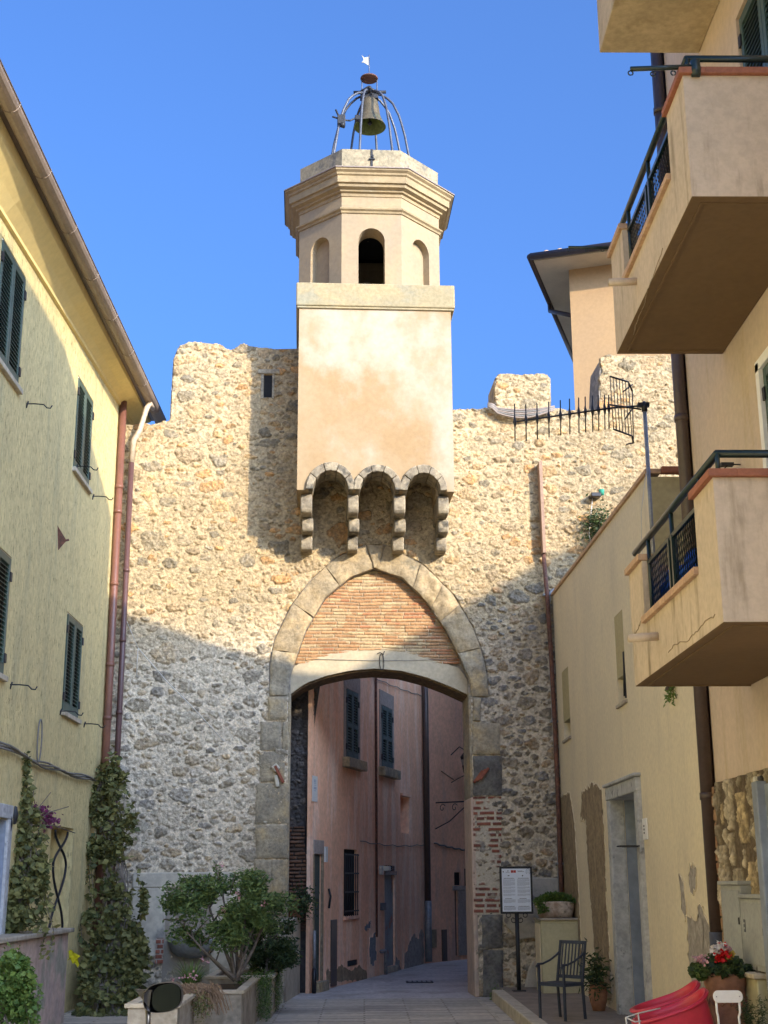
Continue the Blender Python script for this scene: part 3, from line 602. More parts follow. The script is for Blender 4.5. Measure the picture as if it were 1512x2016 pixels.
# ------------------------------------------------------------------ bell tower
tower = thing('bell_tower', 'cream plastered bell tower with an octagonal belfry rising over the gate arch', 'bell tower', (GO[0], GO[1], 0), TH)
TV = -1.0                                               # front of the tower stands out from the wall
def T(x, y, v=TV): return WL(x, y, v)
tl = T(588, 700)[0]; tr = T(889, 700)[0]; zc0 = T(740, 606)[1]; zc1 = T(740, 561)[1]
zs = T(740, 966)[1]                                       # springing of the little arches
ar = [(T(616, 970)[0], T(686, 970)[0]), (T(709, 970)[0], T(778, 970)[0]), (T(802, 970)[0], T(867, 970)[0])]
def zarch(u, extra=0.0):
    for a, b in ar:
        c, r = (a+b)/2, (b-a)/2+extra
        if abs(u-c) < r: return zs+1.12*math.sqrt(max(0, r*r-(u-c)**2))
    return None
EX = 0.11
us = sorted(set([tl, tr]+[a-EX for a, b in ar]+[b+EX for a, b in ar]+[(a+b)/2+((b-a)/2+EX)*math.sin(t) for a, b in ar for t in np.linspace(-1.5708, 1.5708, 21)]))
us = [u for u in us if tl <= u <= tr]
mb = MB()
def zb(u): 
    z = zarch(u, EX*0.6); return z if z else zs
for a, b in zip(us[:-1], us[1:]):
    za, zb_ = zb(a+1e-6), zb(b-1e-6)
    mb.hexa([(a, TV, za), (b, TV, zb_), (b, TV+0.28, zb_), (a, TV+0.28, za), (a, TV, zc0), (b, TV, zc0), (b, TV+0.28, zc0), (a, TV+0.28, zc0)])
mb.box(tl+0.001, tl+0.25, TV+0.28, 1.7, zs+0.002, zc0); mb.box(tr-0.25, tr-0.001, TV+0.28, 1.7, zs+0.002, zc0); mb.box(tl+0.25, tr-0.25, 1.5, 1.7, zs+1, zc0)
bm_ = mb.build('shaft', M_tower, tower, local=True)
wd = bm_.data; bb = bmesh.new(); bb.from_mesh(wd); bmesh.ops.remove_doubles(bb, verts=bb.verts, dist=0.0005)
# interior faces between neighbouring strips go
dead = [f for f in bb.faces if abs(f.normal.x) > 0.99 and tl+0.01 < f.calc_center_median().x < tr-0.01 and f.calc_center_median().y < TV+0.27]
bmesh.ops.delete(bb, geom=dead, context='FACES_ONLY'); bb.to_mesh(wd); bb.free()
cl_, cr_ = T(583, 600)[0], T(895, 600)[0]
cap = MB().box(cl_, cr_, TV-0.05, 1.76, zc0, zc1)
o = cap.build('ledge', M_ledge, tower, bevel=0.02, local=True)
MB().box(cl_+0.015, cr_-0.015, TV-0.03, 1.74, zc0-0.035, zc0+0.0).build('ledge_moulding', M_ledge, tower, bevel=0.008, local=True)
# small arch rings of stone
for k, (a, b) in enumerate(ar):
    c, r = (a+b)/2, (b-a)/2; mb = MB(); nseg = 5
    jits = [0.012*math.sin(7*i+3*k) for i in range(nseg+1)]
    for i in range(nseg):
        t0 = math.pi*i/nseg+0.012; t1 = math.pi*(i+1)/nseg-0.012
        pts = []
        for rr, off in ((r, 0), (r+EX+jits[i], 0)):
            for t in (t0, (t0+t1)/2, t1): pts.append((c+rr*math.cos(t), zs+1.12*rr*math.sin(t)))
        poly = pts[:3]+pts[3:][::-1]
        mb.prism(poly, TV-0.045-0.012*((i*7+k) % 3)/2, TV+0.5)
    mb.build('machicolation_arch', M_corbel, tower, bevel=0.012, local=True)
# corbels: three stepped rounded stones each
zt = [T(740, y, v)[1] for y, v in ((967, -1.0), (1009, -0.9), (1046, -0.62), (1083, -0.36))]
for k, (xa, xb) in enumerate([(592, 617), (686, 709), (777, 802), (865, 888)]):
    u0, u1 = T(xa, 1000)[0], T(xb, 1000)[0]
    if k == 3: u1 = min(u1, tr)
    mb = MB()
    for j, reach in enumerate((0.88, 0.60, 0.36)):
        z1c, z0c = zt[j]-0.004, zt[j+1]+0.004; h = z1c-z0c; rr = h*0.5
        prof = [(0.05, z1c), (-reach+rr*0.5, z1c)]+[(-reach+rr*0.55-rr*0.55*math.sin(t), z0c+h*0.5+h*0.5*math.cos(t)) for t in np.linspace(0.2, math.pi-0.15, 9)]+[(-reach+rr*0.7, z0c), (0.05, z0c)]
        w = 0.012*((j*5+k*3) % 3-1)
        mb.prismx(prof, u0+0.006+w, u1-0.006+w)
    mb.build('corbel', M_corbel, tower, bevel=0.022, local=True, seg=3)

VC = 0.38; R8 = 1/math.cos(math.pi/8)
def octo(mb, prof, c=(None, None)):
    return mb.lathe((UC, VC, 0), [(r*R8, z) for r, z in prof], 8, rot=math.pi/8, smooth=False)
WD = 1.18
UC = WL(731.5, 480, VC-WD)[0]
def zf(y, w): return WL(735, y, VC-w)[1]
zb0 = zc1; zstr0, zstr1 = zf(421, WD), zf(408, WD+0.05); zc_a, zc_b = zf(385, WD), zf(360, 1.34)
ztop = zf(331, 1.42); zpar = zf(293, WD)
fw = WD*math.tan(math.pi/8)                               # half face width
for k in range(8):
    ang = -math.pi/2+k*math.pi/4
    n = np.array([math.cos(ang), math.sin(ang), 0]); u = np.array([-math.sin(ang), math.cos(ang), 0])
    tf = frame((UC, VC, 0), u, n)
    openw = (k in (0, 4)); depth = 0.34 if openw else 0.13
    ow = 0.215; zsp = WL(735, 474, VC-WD)[1]; mb = MB(tf)
    if not openw: zsp -= 0.02
    N_ = 12; xs = [ow*math.sin(t) for t in np.linspace(-math.pi/2, math.pi/2, N_+1)]
    zz = [zsp+math.sqrt(max(0, ow*ow-x*x))*1.05 for x in xs]
    q = lambda *p: mb.quad(*p)
    ztf = zstr0+0.4
    q((-fw, WD, zb0), (-ow, WD, zb0), (-ow, WD, ztf), (-fw, WD, ztf)); q((ow, WD, zb0), (fw, WD, zb0), (fw, WD, ztf), (ow, WD, ztf))
    for i in range(N_): q((xs[i], WD, zz[i]), (xs[i+1], WD, zz[i+1]), (xs[i+1], WD, ztf), (xs[i], WD, ztf))
    W2 = WD-depth
    q((-ow, WD, zb0), (-ow, W2, zb0), (-ow, W2, zsp), (-ow, WD, zsp)); q((ow, WD, zb0), (ow, W2, zb0), (ow, W2, zsp), (ow, WD, zsp))
    for i in range(N_): q((xs[i], WD, zz[i]), (xs[i+1], WD, zz[i+1]), (xs[i+1], W2, zz[i+1]), (xs[i], W2, zz[i]))
    if not openw:
        q((-ow, W2, zb0), (ow, W2, zb0), (ow, W2, zsp), (-ow, W2, zsp))
        for i in range(N_): q((xs[i], W2, zsp), (xs[i+1], W2, zsp), (xs[i+1], W2, zz[i+1]), (xs[i], W2, zz[i]))
    mb.build('belfry_wall', M_drum, tower, local=True, normals=False)
inner = MB(); octo(inner, [(WD-0.345, zb0+0.01), (WD-0.345, zstr1+0.3)])
# leave the front and back of the inner shell open behind the window
inner.f = [f for i, f in enumerate(inner.f) if i % 8 not in (1, 5)]; inner.sm = inner.sm[:len(inner.f)]
inner.build('belfry_inside', mat('dim_plaster', (0.22, 0.18, 0.13), bump=0.3), tower, local=True, normals=False)
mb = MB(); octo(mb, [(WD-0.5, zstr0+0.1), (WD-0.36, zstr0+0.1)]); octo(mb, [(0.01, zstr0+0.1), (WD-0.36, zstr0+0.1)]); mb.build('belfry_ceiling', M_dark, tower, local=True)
# back opening of the belfry, arched inner lining
mb = MB(); octo(mb, [(WD-0.02, zstr0-0.005), (WD+0.02, zstr0), (WD+0.03, zstr0+0.03), (WD+0.06, zstr0+0.05), (WD+0.065, zstr1-0.02), (WD+0.03, zstr1+0.0), (WD+0.012, zstr1+0.02), (WD-0.02, zstr1+0.022)])
mb.build('string_course', M_cornice, tower, local=True)
dz = zc_b-zc_a
mb = MB(); octo(mb, [(WD-0.05, zc_a-0.05), (WD+0.015, zc_a-0.03), (WD+0.02, zc_a+0.02), (WD+0.06, zc_a+0.035), (WD+0.065, zc_a+dz*0.45), (WD+0.13, zc_a+dz*0.62), (WD+0.14, zc_b-0.01), (1.355, zc_b), (1.36, zc_b+(ztop-zc_b)*0.50), (1.385, zc_b+(ztop-zc_b)*0.58), (1.39, zc_b+(ztop-zc_b)*0.72), (1.43, zc_b+(ztop-zc_b)*0.85), (1.435, ztop), (1.15, ztop+0.04), (1.0, ztop+0.03)])
mb.build('cornice', M_cornice, tower, local=True)
mb = MB(); octo(mb, [(1.45, ztop-0.005), (1.45, ztop+0.015), (1.18, ztop+0.05)]); mb.build('cornice_flashing', M_gutter, tower, local=True)
mb = MB(); octo(mb, [(WD-0.01, ztop+0.02), (WD, zpar-0.02), (WD-0.03, zpar), (WD-0.28, zpar+0.005), (WD-0.28, ztop+0.02)]); mb.build('parapet', M_parapet, tower, local=True)
mb = MB(); octo(mb, [(0.01, ztop+0.25), (WD-0.27, ztop+0.25)]); mb.build('belfry_roof', M_ledge, tower, local=True)
us_, zs_ = WL(732, 312, VC-WD)
MB().box(us_-0.016, us_+0.016, VC-WD-0.012, VC-WD+0.02, zs_-0.17, zs_+0.17).box(us_-0.05, us_+0.05, VC-WD-0.03, VC-WD, zs_-0.03, zs_-0.01).box(us_+0.01, us_+0.03, VC-WD-0.04, VC-WD-0.01, zs_-0.01, zs_+0.05).build('iron_cramp', M_iron, tower, local=True)

# bell frame, bell, vane (world placed through the tower's frame)
def TW(u, v, z): return (GO[0]+u*GU[0]+v*GV[0], GO[1]+u*GU[1]+v*GV[1], z)
def zaxis(y): return WL(727, y, VC)[1]
UB = WL(727, 240, VC)[0]
fr = thing('bell_cage', 'grey iron cage of curved bars standing on the belfry parapet', 'bell cage', TW(UB, VC, zpar-0.1))
zf0, zft = zpar-0.1, zaxis(186)
for k in range(8):
    a = math.pi/8+k*math.pi/4+0.12
    H_ = zft-zf0
    prof = [(0.80, 0), (0.74, H_*0.2), (0.64, H_*0.52), (0.55, H_*0.72), (0.43, H_*0.87), (0.28, H_*0.965), (0.10, H_)]
    P = resample([(r, z) for r, z in prof], 16)
    MB(TW).tube([(UB+r*math.cos(a), VC+r*math.sin(a), zf0+z) for r, z in P], 0.021, 8).build('bar', M_steel, fr)
mb = MB(TW).tube([(UB-0.28, VC, zft+0.03), (UB+0.30, VC, zft+0.06)], 0.03, 8).tube([(UB, VC-0.2, zft+0.02), (UB, VC+0.2, zft+0.02)], 0.03, 8)
mb.tube([(UB-0.20, VC-0.05, zft-0.02), (UB-0.02, VC-0.08, zft+0.10), (UB+0.2, VC-0.05, zft-0.03)], 0.025, 6).box(UB-0.16, UB+0.16, VC-0.06, VC+0.06, zft-0.1, zft-0.02).build('crossbar', M_iron, fr)
zd = zaxis(155); zr = zaxis(112)
for dx_ in (-0.13, 0.14): MB(TW).tube([(UB+dx_, VC, zft), (UB+dx_, VC, zd)], 0.011, 6).build('post', M_steel, fr)
MB(TW).lathe((UB, VC, zd), [(0.005, -0.012), (0.155, -0.012), (0.16, 0), (0.155, 0.012), (0.005, 0.02)], 24).build('disc', M_rust, fr)
mb = MB(TW)                                              # motor and levers on the left bar
uq, zq = WL(672, 236, VC-0.3)
mb.box(uq-0.07, uq+0.07, VC-0.35, VC-0.22, zq-0.10, zq+0.08).tube([(uq-0.16, VC-0.3, zq+0.06), (uq+0.02, VC-0.3, zq), (uq+0.15, VC-0.25, zq+0.02), (uq+0.28, VC-0.2, zq+0.12)], 0.018, 6).tube([(uq+0.05, VC-0.3, zq-0.16), (uq-0.1, VC-0.3, zq+0.2)], 0.02, 6).ball((uq+0.02, VC-0.33, zq-0.12), 0.05).box(uq+0.24, uq+0.34, VC-0.24, VC-0.14, zq+0.06, zq+0.15)
mb.build('striker', M_iron, fr, bevel=0.01)
vane = thing('weather_vane', 'small pale swallowtail flag vane on a thin rod above the bell', 'weather vane', TW(UB, VC, zd))
MB(TW).tube([(UB, VC, zd), (UB, VC, zr+0.04)], 0.009, 6).build('rod', M_steel, vane)
MB(TW).prism([(UB-0.01, zr+0.0), (UB-0.01, zr-0.18), (UB-0.10, zr-0.12), (UB-0.135, zr-0.13), (UB-0.10, zr-0.06), (UB-0.135, zr+0.03), (UB-0.08, zr-0.02)], VC-0.004, VC+0.004).build('flag', mat('pale_tin', (0.36, 0.36, 0.32), rough=0.5, bump=0, vary=0.05), vane)
zbt, zbm = zaxis(196), zaxis(250)
bell = thing('bell', 'weathered bronze bell hanging in the iron cage with a green inside', 'bell', TW(UB, VC, zbm))
Hb = zbt-zbm
MB(TW).lathe((UB+0.01, VC, zbm), [(0.285, 0), (0.262, 0.045), (0.225, 0.12), (0.185, Hb*0.4), (0.165, Hb*0.7), (0.145, Hb*0.9), (0.10, Hb), (0.01, Hb+0.02)], 36).build('shell', M_bronze, bell)
MB(TW).lathe((UB+0.01, VC, zbm), [(0.285, 0), (0.245, 0.03), (0.20, 0.12), (0.16, Hb*0.4), (0.14, Hb*0.7), (0.01, Hb*0.93)], 36).build('lining', M_verdigris, bell)
MB(TW).tube([(UB+0.01, VC, zbm+Hb*0.9), (UB+0.01, VC, zbm+0.10)], 0.014, 6).ball((UB+0.01, VC, zbm+0.08), 0.04).build('clapper', M_iron, bell)
MB(TW).tube([(UB-0.05, VC, zbt-0.02), (UB-0.05, VC, zbt+0.13)], 0.02, 6).tube([(UB+0.07, VC, zbt-0.02), (UB+0.07, VC, zbt+0.13)], 0.02, 6).box(UB-0.14, UB+0.16, VC-0.05, VC+0.05, zbt+0.06, zbt+0.13).build('yoke', M_iron, bell, bevel=0.01)
# ------------------------------------------------------------------ ground, road, platform
MB().box(-300, 300, -60, 600, -0.6, -0.03).build('ground', M_ground, kind='structure')
MB().box(-4.2, 1.95, -30, 20.4, -0.2, 0.0).build('road', M_road, kind='structure')
mb = MB(); mb.add([(-1.9, 20.4, 0.0), (2.6, 20.4, 0.0), (9.5, 40, 0.02), (-1.9, 40, 0.02), (-1.9, 20.4, -0.2), (2.6, 20.4, -0.2), (9.5, 40, -0.2), (-1.9, 40, -0.2)],
       [(0,1,2,3),(4,7,6,5),(0,4,5,1),(1,5,6,2),(2,6,7,3),(3,7,4,0)]).build('street', M_far, kind='structure')
MB().box(1.60, 1.66, 9, 20.35, 0.0, 0.006).build('road_strip', M_kerb, kind='structure')
kb = MB()
for i in range(9):
    y0 = 9.4+i*1.18; kb.box(1.80, 1.97, y0+0.004, min(y0+1.172, 19.9), -0.05, 0.15)
kb.build('kerb', M_kerb, bevel=0.015, kind='structure')
MB().box(1.97, 3.05, 9.0, 20.5, -0.1, 0.135).build('pavement', M_patio, kind='structure')

# ------------------------------------------------------------------ helpers for house fronts
def facade(name, tf, a0, a1, z0, z1, holes, m, parent, extra_a=(), back=0.0, top=None):
    """front sheet at b=0 with rectangular openings (a0,a1,z0,z1,depth) whose reveals run inwards"""
    A = sorted(set([a0, a1]+[h[0] for h in holes]+[h[1] for h in holes])); Zs = sorted(set([z0, z1]+[h[2] for h in holes]+[h[3] for h in holes]))
    mb = MB(tf)
    for i in range(len(A)-1):
        for j in range(len(Zs)-1):
            ca, cz = (A[i]+A[i+1])/2, (Zs[j]+Zs[j+1])/2
            if any(h[0] < ca < h[1] and h[2] < cz < h[3] for h in holes): continue
            mb.quad((A[i], 0, Zs[j]), (A[i+1], 0, Zs[j]), (A[i+1], 0, Zs[j+1]), (A[i], 0, Zs[j+1]))
    for (x0, x1, q0, q1, d) in holes:
        mb.quad((x0, 0, q0), (x0, -d, q0), (x0, -d, q1), (x0, 0, q1)); mb.quad((x1, 0, q0), (x1, -d, q0), (x1, -d, q1), (x1, 0, q1))
        mb.quad((x0, 0, q0), (x1, 0, q0), (x1, -d, q0), (x0, -d, q0)); mb.quad((x0, 0, q1), (x1, 0, q1), (x1, -d, q1), (x0, -d, q1))
    return mb.build(name, m, parent, normals=False)

def shutters(parent, tf, a0, a1, z0, z1, b=0.0, m=None, mid=True, nsl=None, open_=0.0, label=None):
    m = m or M_shutter; am = (a0+a1)/2; st = 0.065; res = []
    for (x0, x1) in ((a0, am-0.004), (am+0.004, a1)):
        mb = MB(tf); t0, t1 = b, b+0.042
        mb.box(x0, x0+st, t0, t1, z0, z1).box(x1-st, x1, t0, t1, z0, z1).box(x0+st, x1-st, t0, t1, z0, z0+0.11).box(x0+st, x1-st, t0, t1, z1-0.08, z1)
        if mid: zm = z0+(z1-z0)*0.45; mb.box(x0+st, x1-st, t0, t1, zm, zm+0.07)
        s = mb.build('shutter', m, parent, bevel=0.004)
        sl = MB(tf); n = nsl or int((z1-z0-0.2)/0.048)
        for i in range(n):
            zc = z0+0.13+(z1-z0-0.24)*i/(n-1)
            if mid and abs(zc-zm-0.035) < 0.055: continue
            sl.hexa([(x0+st-0.004, t0+0.002, zc+0.010), (x1-st+0.004, t0+0.002, zc+0.010), (x1-st+0.004, t0+0.036, zc-0.016), (x0+st-0.004, t0+0.036, zc-0.016),
                     (x0+st-0.004, t0+0.002, zc+0.018), (x1-st+0.004, t0+0.002, zc+0.018), (x1-st+0.004, t0+0.036, zc-0.008), (x0+st-0.004, t0+0.036, zc-0.008)])
        sl.build('slats', m, s)
        bk = MB(tf); bk.box(x0+st-0.002, x1-st+0.002, t0-0.012, t0-0.002, z0+0.1, z1-0.07); bk.build('backing', M_dark, s)
        ha = x0 if x0 == a0 else x1
        for zz in (z0+0.18, z1-0.2): MB(tf).box(ha-0.035, ha+0.03, t1-0.01, t1+0.014, zz-0.05, zz+0.05).build('hinge', M_iron, s)
        res.append(s)
    return res
def hook(parent, tf, a, z, s=1):
    MB(tf).tube([(a, 0, z), (a, 0.10, z+0.0), (a, 0.20, z-0.01), (a, 0.24, z-0.05), (a, 0.28, z-0.055), (a, 0.30, z-0.02)], 0.008, 5).tube([(a, 0.0, z-0.05), (a, 0.02, z+0.03)], 0.01, 5).build('clothesline_hook', M_iron, parent)

# ------------------------------------------------------------------ left house
XL = -3.9
lh = thing('yellow_house', 'yellow roughcast house with green shutters along the left side of the street', 'house', (XL, 15, 0))
FL = frame((XL, 0, 0), (0, 1, 0), (1, 0, 0))
LW = [(17.08, 18.14, 7.0, 8.32), (13.10, 14.15, 7.0, 8.36), (17.27, 18.27, 3.77, 5.07), (13.3, 14.38, 3.78, 5.10)]
door = (17.10, 18.40, 0.05, 2.33, 0.45)
doorn = (13.9, 14.95, 0.05, 2.30, 0.25)
facade('wall', FL, -14.0, 20.36, -0.1, 9.02, [(a, b, c, d, 0.14) for a, b, c, d in LW]+[door, doorn], M_left, lh)
MB(FL).box(-14.0, 20.34, -6, -0.55, -0.1, 8.9).box(20.30, 20.355, -0.56, -0.004, -0.1, 9.0).build('inner_wall', M_olive, lh)
for i, (a, b, c, d) in enumerate(LW):
    MB(FL).box(a-0.04, b+0.04, -0.13, 0.05, c-0.06, c-0.002).build('sill', M_kerb, lh, bevel=0.006)
    fr_ = M_shutter_tan if i >= 2 else M_shutter
    MB(FL).box(a-0.0, a+0.05, -0.12, -0.01, c, d).box(b-0.05, b, -0.12, -0.01, c, d).box(a+0.05, b-0.05, -0.12, -0.01, d-0.05, d).build('window_frame', M_shutter_tan if i >= 2 else M_white, lh)
    shutters(lh, FL, a+0.03, b-0.03, c+0.01, d-0.03, b=-0.035 if i < 2 else -0.03, mid=False)
for (px, py) in ((52, 795), (150, 918), (182, 977), (20, 1348), (118, 1400), (165, 1425)):
    w = W(px, py, X=XL); hook(lh, FL, w[1], w[2])
w = W(115, 1062, X=XL)                                  # broken stub of an old bracket
MB(FL).add([(w[1]-0.10, 0, w[2]+0.16), (w[1]+0.08, 0, w[2]-0.02), (w[1]+0.02, 0, w[2]-0.14), (w[1]+0.02, 0.10, w[2]-0.01)], [(0,1,3),(1,2,3),(2,0,3)]).tube([(w[1]+0.02, 0.0, w[2]-0.03), (w[1]+0.06, 0.12, w[2]+0.01)], 0.015, 6).build('bracket_stub', M_rust, lh)
# soffit curving out to the eave
XE = -3.60; ys = [-14, 0, 10, 13, 16, 18.2, 20.0, 21.4]
def zeb(y): return 8.86+(y-10.9)*0.024            # underside of the gutter
def zin(y): return 8.52+(y-12.95)*0.060
mb = MB(); prof_ = []
for y in ys:
    zi, ze = zin(y), zeb(y)+0.10
    prof_.append([(XL, y, zi), (XL+0.04, y, zi+0.012), (XL+0.045, y, zi+0.05), (XL+0.14, y, zi*0.78+ze*0.22+0.06), (XL+0.28, y, zi*0.4+ze*0.6+0.02), (XE, y, ze)])
for i in range(len(ys)-1):
    for j in range(5): mb.add([prof_[i][j], prof_[i+1][j], prof_[i+1][j+1], prof_[i][j+1]], [(0, 1, 2, 3)], smooth=j > 1)
mb.build('soffit', M_soffit, lh, normals=False)
Ya, Yb = -14, 21.4
def bar(mb, x0, x1, d0, d1): return mb.hexa([(x0, Ya, zeb(Ya)+d0), (x1, Ya, zeb(Ya)+d0), (x1, Yb, zeb(Yb)+d0), (x0, Yb, zeb(Yb)+d0), (x0, Ya, zeb(Ya)+d1), (x1, Ya, zeb(Ya)+d1), (x1, Yb, zeb(Yb)+d1), (x0, Yb, zeb(Yb)+d1)])
bar(MB(), XE-0.01, XE+0.05, 0.07, 0.16).build('eave_board', M_brownpipe, lh)
mb = MB(); mb.hexa([(XE+0.03, Ya, zeb(Ya)+0.17), (XE+0.03, Yb, zeb(Yb)+0.17), (-10, Yb, zeb(Yb)+2.3), (-10, Ya, zeb(Ya)+2.3), (XE+0.03, Ya, zeb(Ya)+0.24), (XE+0.03, Yb, zeb(Yb)+0.24), (-10, Yb, zeb(Yb)+2.4), (-10, Ya, zeb(Ya)+2.4)])
mb.build('roof', M_roof, lh)
MB().hexa([(XL-0.2, 21.36, 8.9), (XE-0.02, 21.36, zeb(21.4)+0.08), (XE-0.02, 21.39, zeb(21.4)+0.08), (XL-0.2, 21.39, 8.9), (XL-0.2, 21.36, 9.5), (XE-0.02, 21.36, zeb(21.4)+0.17), (XE-0.02, 21.39, zeb(21.4)+0.17), (XL-0.2, 21.39, 9.5)]).build('eave_end', M_soffit, lh)
MB().box(-9, XL+0.003, 20.37, 21.35, 8.6, 9.3).build('gable_wall', M_left, lh)
mb = MB(); n = 9; R_ = 0.095; gx = XE+0.05+R_
def zg(y): return zeb(y)+R_
yy = np.linspace(Ya, Yb, 14)
for y0, y1 in zip(yy[:-1], yy[1:]):
    for j in range(n-1):
        t0, t1 = math.pi+math.pi*j/(n-1), math.pi+math.pi*(j+1)/(n-1)
        mb.add([(gx+R_*math.cos(t0), y0, zg(y0)+R_*math.sin(t0)), (gx+R_*math.cos(t0), y1, zg(y1)+R_*math.sin(t0)), (gx+R_*math.cos(t1), y1, zg(y1)+R_*math.sin(t1)), (gx+R_*math.cos(t1), y0, zg(y0)+R_*math.sin(t1))], [(0, 1, 2, 3)], smooth=True)
mb.tube([(gx+R_, Ya, zg(Ya)), (gx+R_, Yb, zg(Yb))], 0.009, 6)
gt = mb.build('gutter', M_gutter, lh, normals=False)
for y in np.arange(10.2, 21.3, 1.32):
    MB().tube([(gx+(R_+0.004)*math.cos(t), y, zg(y)+(R_+0.004)*math.sin(t)) for t in np.linspace(math.pi*0.95, 2.05*math.pi, 12)], 0.005, 5).build('gutter_joint', M_gutter, gt)
MB().lathe((gx, Yb-0.02, zg(Yb)-0.04), [(0.07, -0.06), (0.1, 0.02), (0.09, 0.07)], 12, close=True).build('gutter_end', M_iron, gt)
def pole(name, pts, r, m, parent, rings=()):
    o = MB().tube(pts, r, 12).build(name, m, parent)
    for zz in rings:
        MB().lathe((pts[-1][0], pts[-1][1], zz), [(r+0.001, -0.03), (r+0.008, -0.03), (r+0.008, 0.03), (r+0.001, 0.03)], 14).build('pipe_collar', m, o)
    return o
dp = thing('copper_downpipe', 'copper coloured downpipe in the corner between yellow house and gate wall', 'downpipe', (XL+0.07, 20.1, 0))
ax, ay = XL+0.07, 20.02
pole('pipe', [(ax, ay, 9.02), (ax, ay, 0.2)], 0.058, M_copper, dp, rings=(7.6, 7.2, 6.05, 4.8, 4.0, 3.1, 1.9))
dp2 = thing('plum_downpipe', 'thinner plum brown downpipe just right of the copper coloured one', 'downpipe', (XL+0.2, 20.15, 0))
pole('pipe', [(XL+0.215, 20.17, 8.1), (XL+0.215, 20.17, 0.2)], 0.045, mat('plum_pipe', (0.11, 0.055, 0.05), rough=0.45, bump=0.05, spec=0.5), dp2, rings=(6.3, 5.2, 4.1, 2.9, 1.6))
MB().tube([(gx, 20.6, zg(20)-0.05), (gx, 20.25, zg(20)-0.10), (gx-0.03, 20.16, zg(20)-0.22), (XL+0.33, 20.15, 8.58), (XL+0.235, 20.16, 8.42), (XL+0.215, 20.17, 8.05)], 0.046, 12).build('pipe_swan_neck', mat('cream_pipe', (0.50, 0.40, 0.28), bump=0.05, rough=0.5), dp2)
# door with scrolled grille
MB(FL).box(17.10, 18.40, -0.46, -0.42, 0.05, 2.33).build('door_recess_panel', M_right, lh)
dr = MB(FL).box(17.14, 17.62, -0.41, -0.36, 0.05, 2.3).build('door', M_door, lh, bevel=0.005)
MB(FL).box(17.66, 17.72, -0.41, -0.33, 0.05, 2.3).build('door_frame', M_white, lh)
g = []
for (za, zb_) in ((2.28, 1.85), (1.85, 1.05), (1.05, 0.3)):
    for s in (0, 1):
        pts = [(17.45+0.75*((0.5-0.5*math.cos(t)) if s == 0 else (0.5+0.5*math.cos(t))), -0.03, za+(zb_-za)*t/math.pi) for t in np.linspace(0, math.pi, 12)]
        g.append(pts)
for pts in g: MB(FL).tube(pts, 0.016, 6).build('grille_scroll', M_iron, lh)
MB(FL).box(doorn[0]-0.0, doorn[1], -0.24, -0.2, 0.05, 2.3).build('door', M_door, lh)
MB(FL).box(doorn[1]-0.02, doorn[1]-0.006, -0.19, -0.003, 0.06, 2.28).build('door_leaf', M_door, lh)
mb = MB(FL).box(doorn[1]-0.005, doorn[1]+0.15, -0.2, 0.03, 0.05, 2.30).box(doorn[0]+0.006, doorn[1]+0.15, -0.2, 0.03, 2.301, 2.45); mb.build('door_frame', M_greystone, lh, bevel=0.01)
for (px, py) in ((28, 1605), (17, 1622)):
    w = W(px, py, X=XL); MB(FL).lathe((w[1], 0.0, w[2]), [(0.01, -0.10), (0.03, -0.09), (0.045, 0), (0.03, 0.09), (0.01, 0.10)], 10).build('oval_vent', M_iron, lh)
# cable tray along the front
cb = thing('cable_bundle', 'sagging grey bundle of cables strung along the yellow house', 'cable', (XL, 16.5, 3.0))
for k in range(3):
    pts = []
    for i in range(24):
        y = 12.6+i*(19.4-12.6)/23; pts.append((XL+0.05+0.02*math.sin(k*2+i*1.3), y, 3.0+0.02*math.sin(i*0.9+k)+0.015*k+0.02*math.sin(i*0.35)))
    MB().tube(pts, 0.013, 5).build('cable', M_cable, cb)
pts = [(XL+0.06, 15.95+0.25*math.cos(t)*0.4, 3.25+0.25*math.sin(t)) for t in np.linspace(-0.5, 6.0, 24)]
MB().tube(pts, 0.010, 5).build('cable_coil', M_cable, cb)
# low pink wall in front
lw = thing('low_pink_wall', 'low peeling pink plastered wall with a worn ledge below the left door', 'wall', (XL+0.3, 15, 0))
MB().box(XL+0.02, XL+0.30, 12.0, 17.05, -0.05, 1.05).build('wall', mat('faded_pink_plaster', (0.50, 0.37, 0.31), (0.42, 0.33, 0.29), scale=3, c3=(0.30, 0.29, 0.23), s3=2, t3=(0.48, 0.62), bump=1.0, bscale=16, vary=0.15), lw, bevel=0.02)
MB().box(XL+0.0, XL+0.36, 12.0, 17.1, 1.051, 1.10).build('ledge', M_concrete, lw, bevel=0.012)

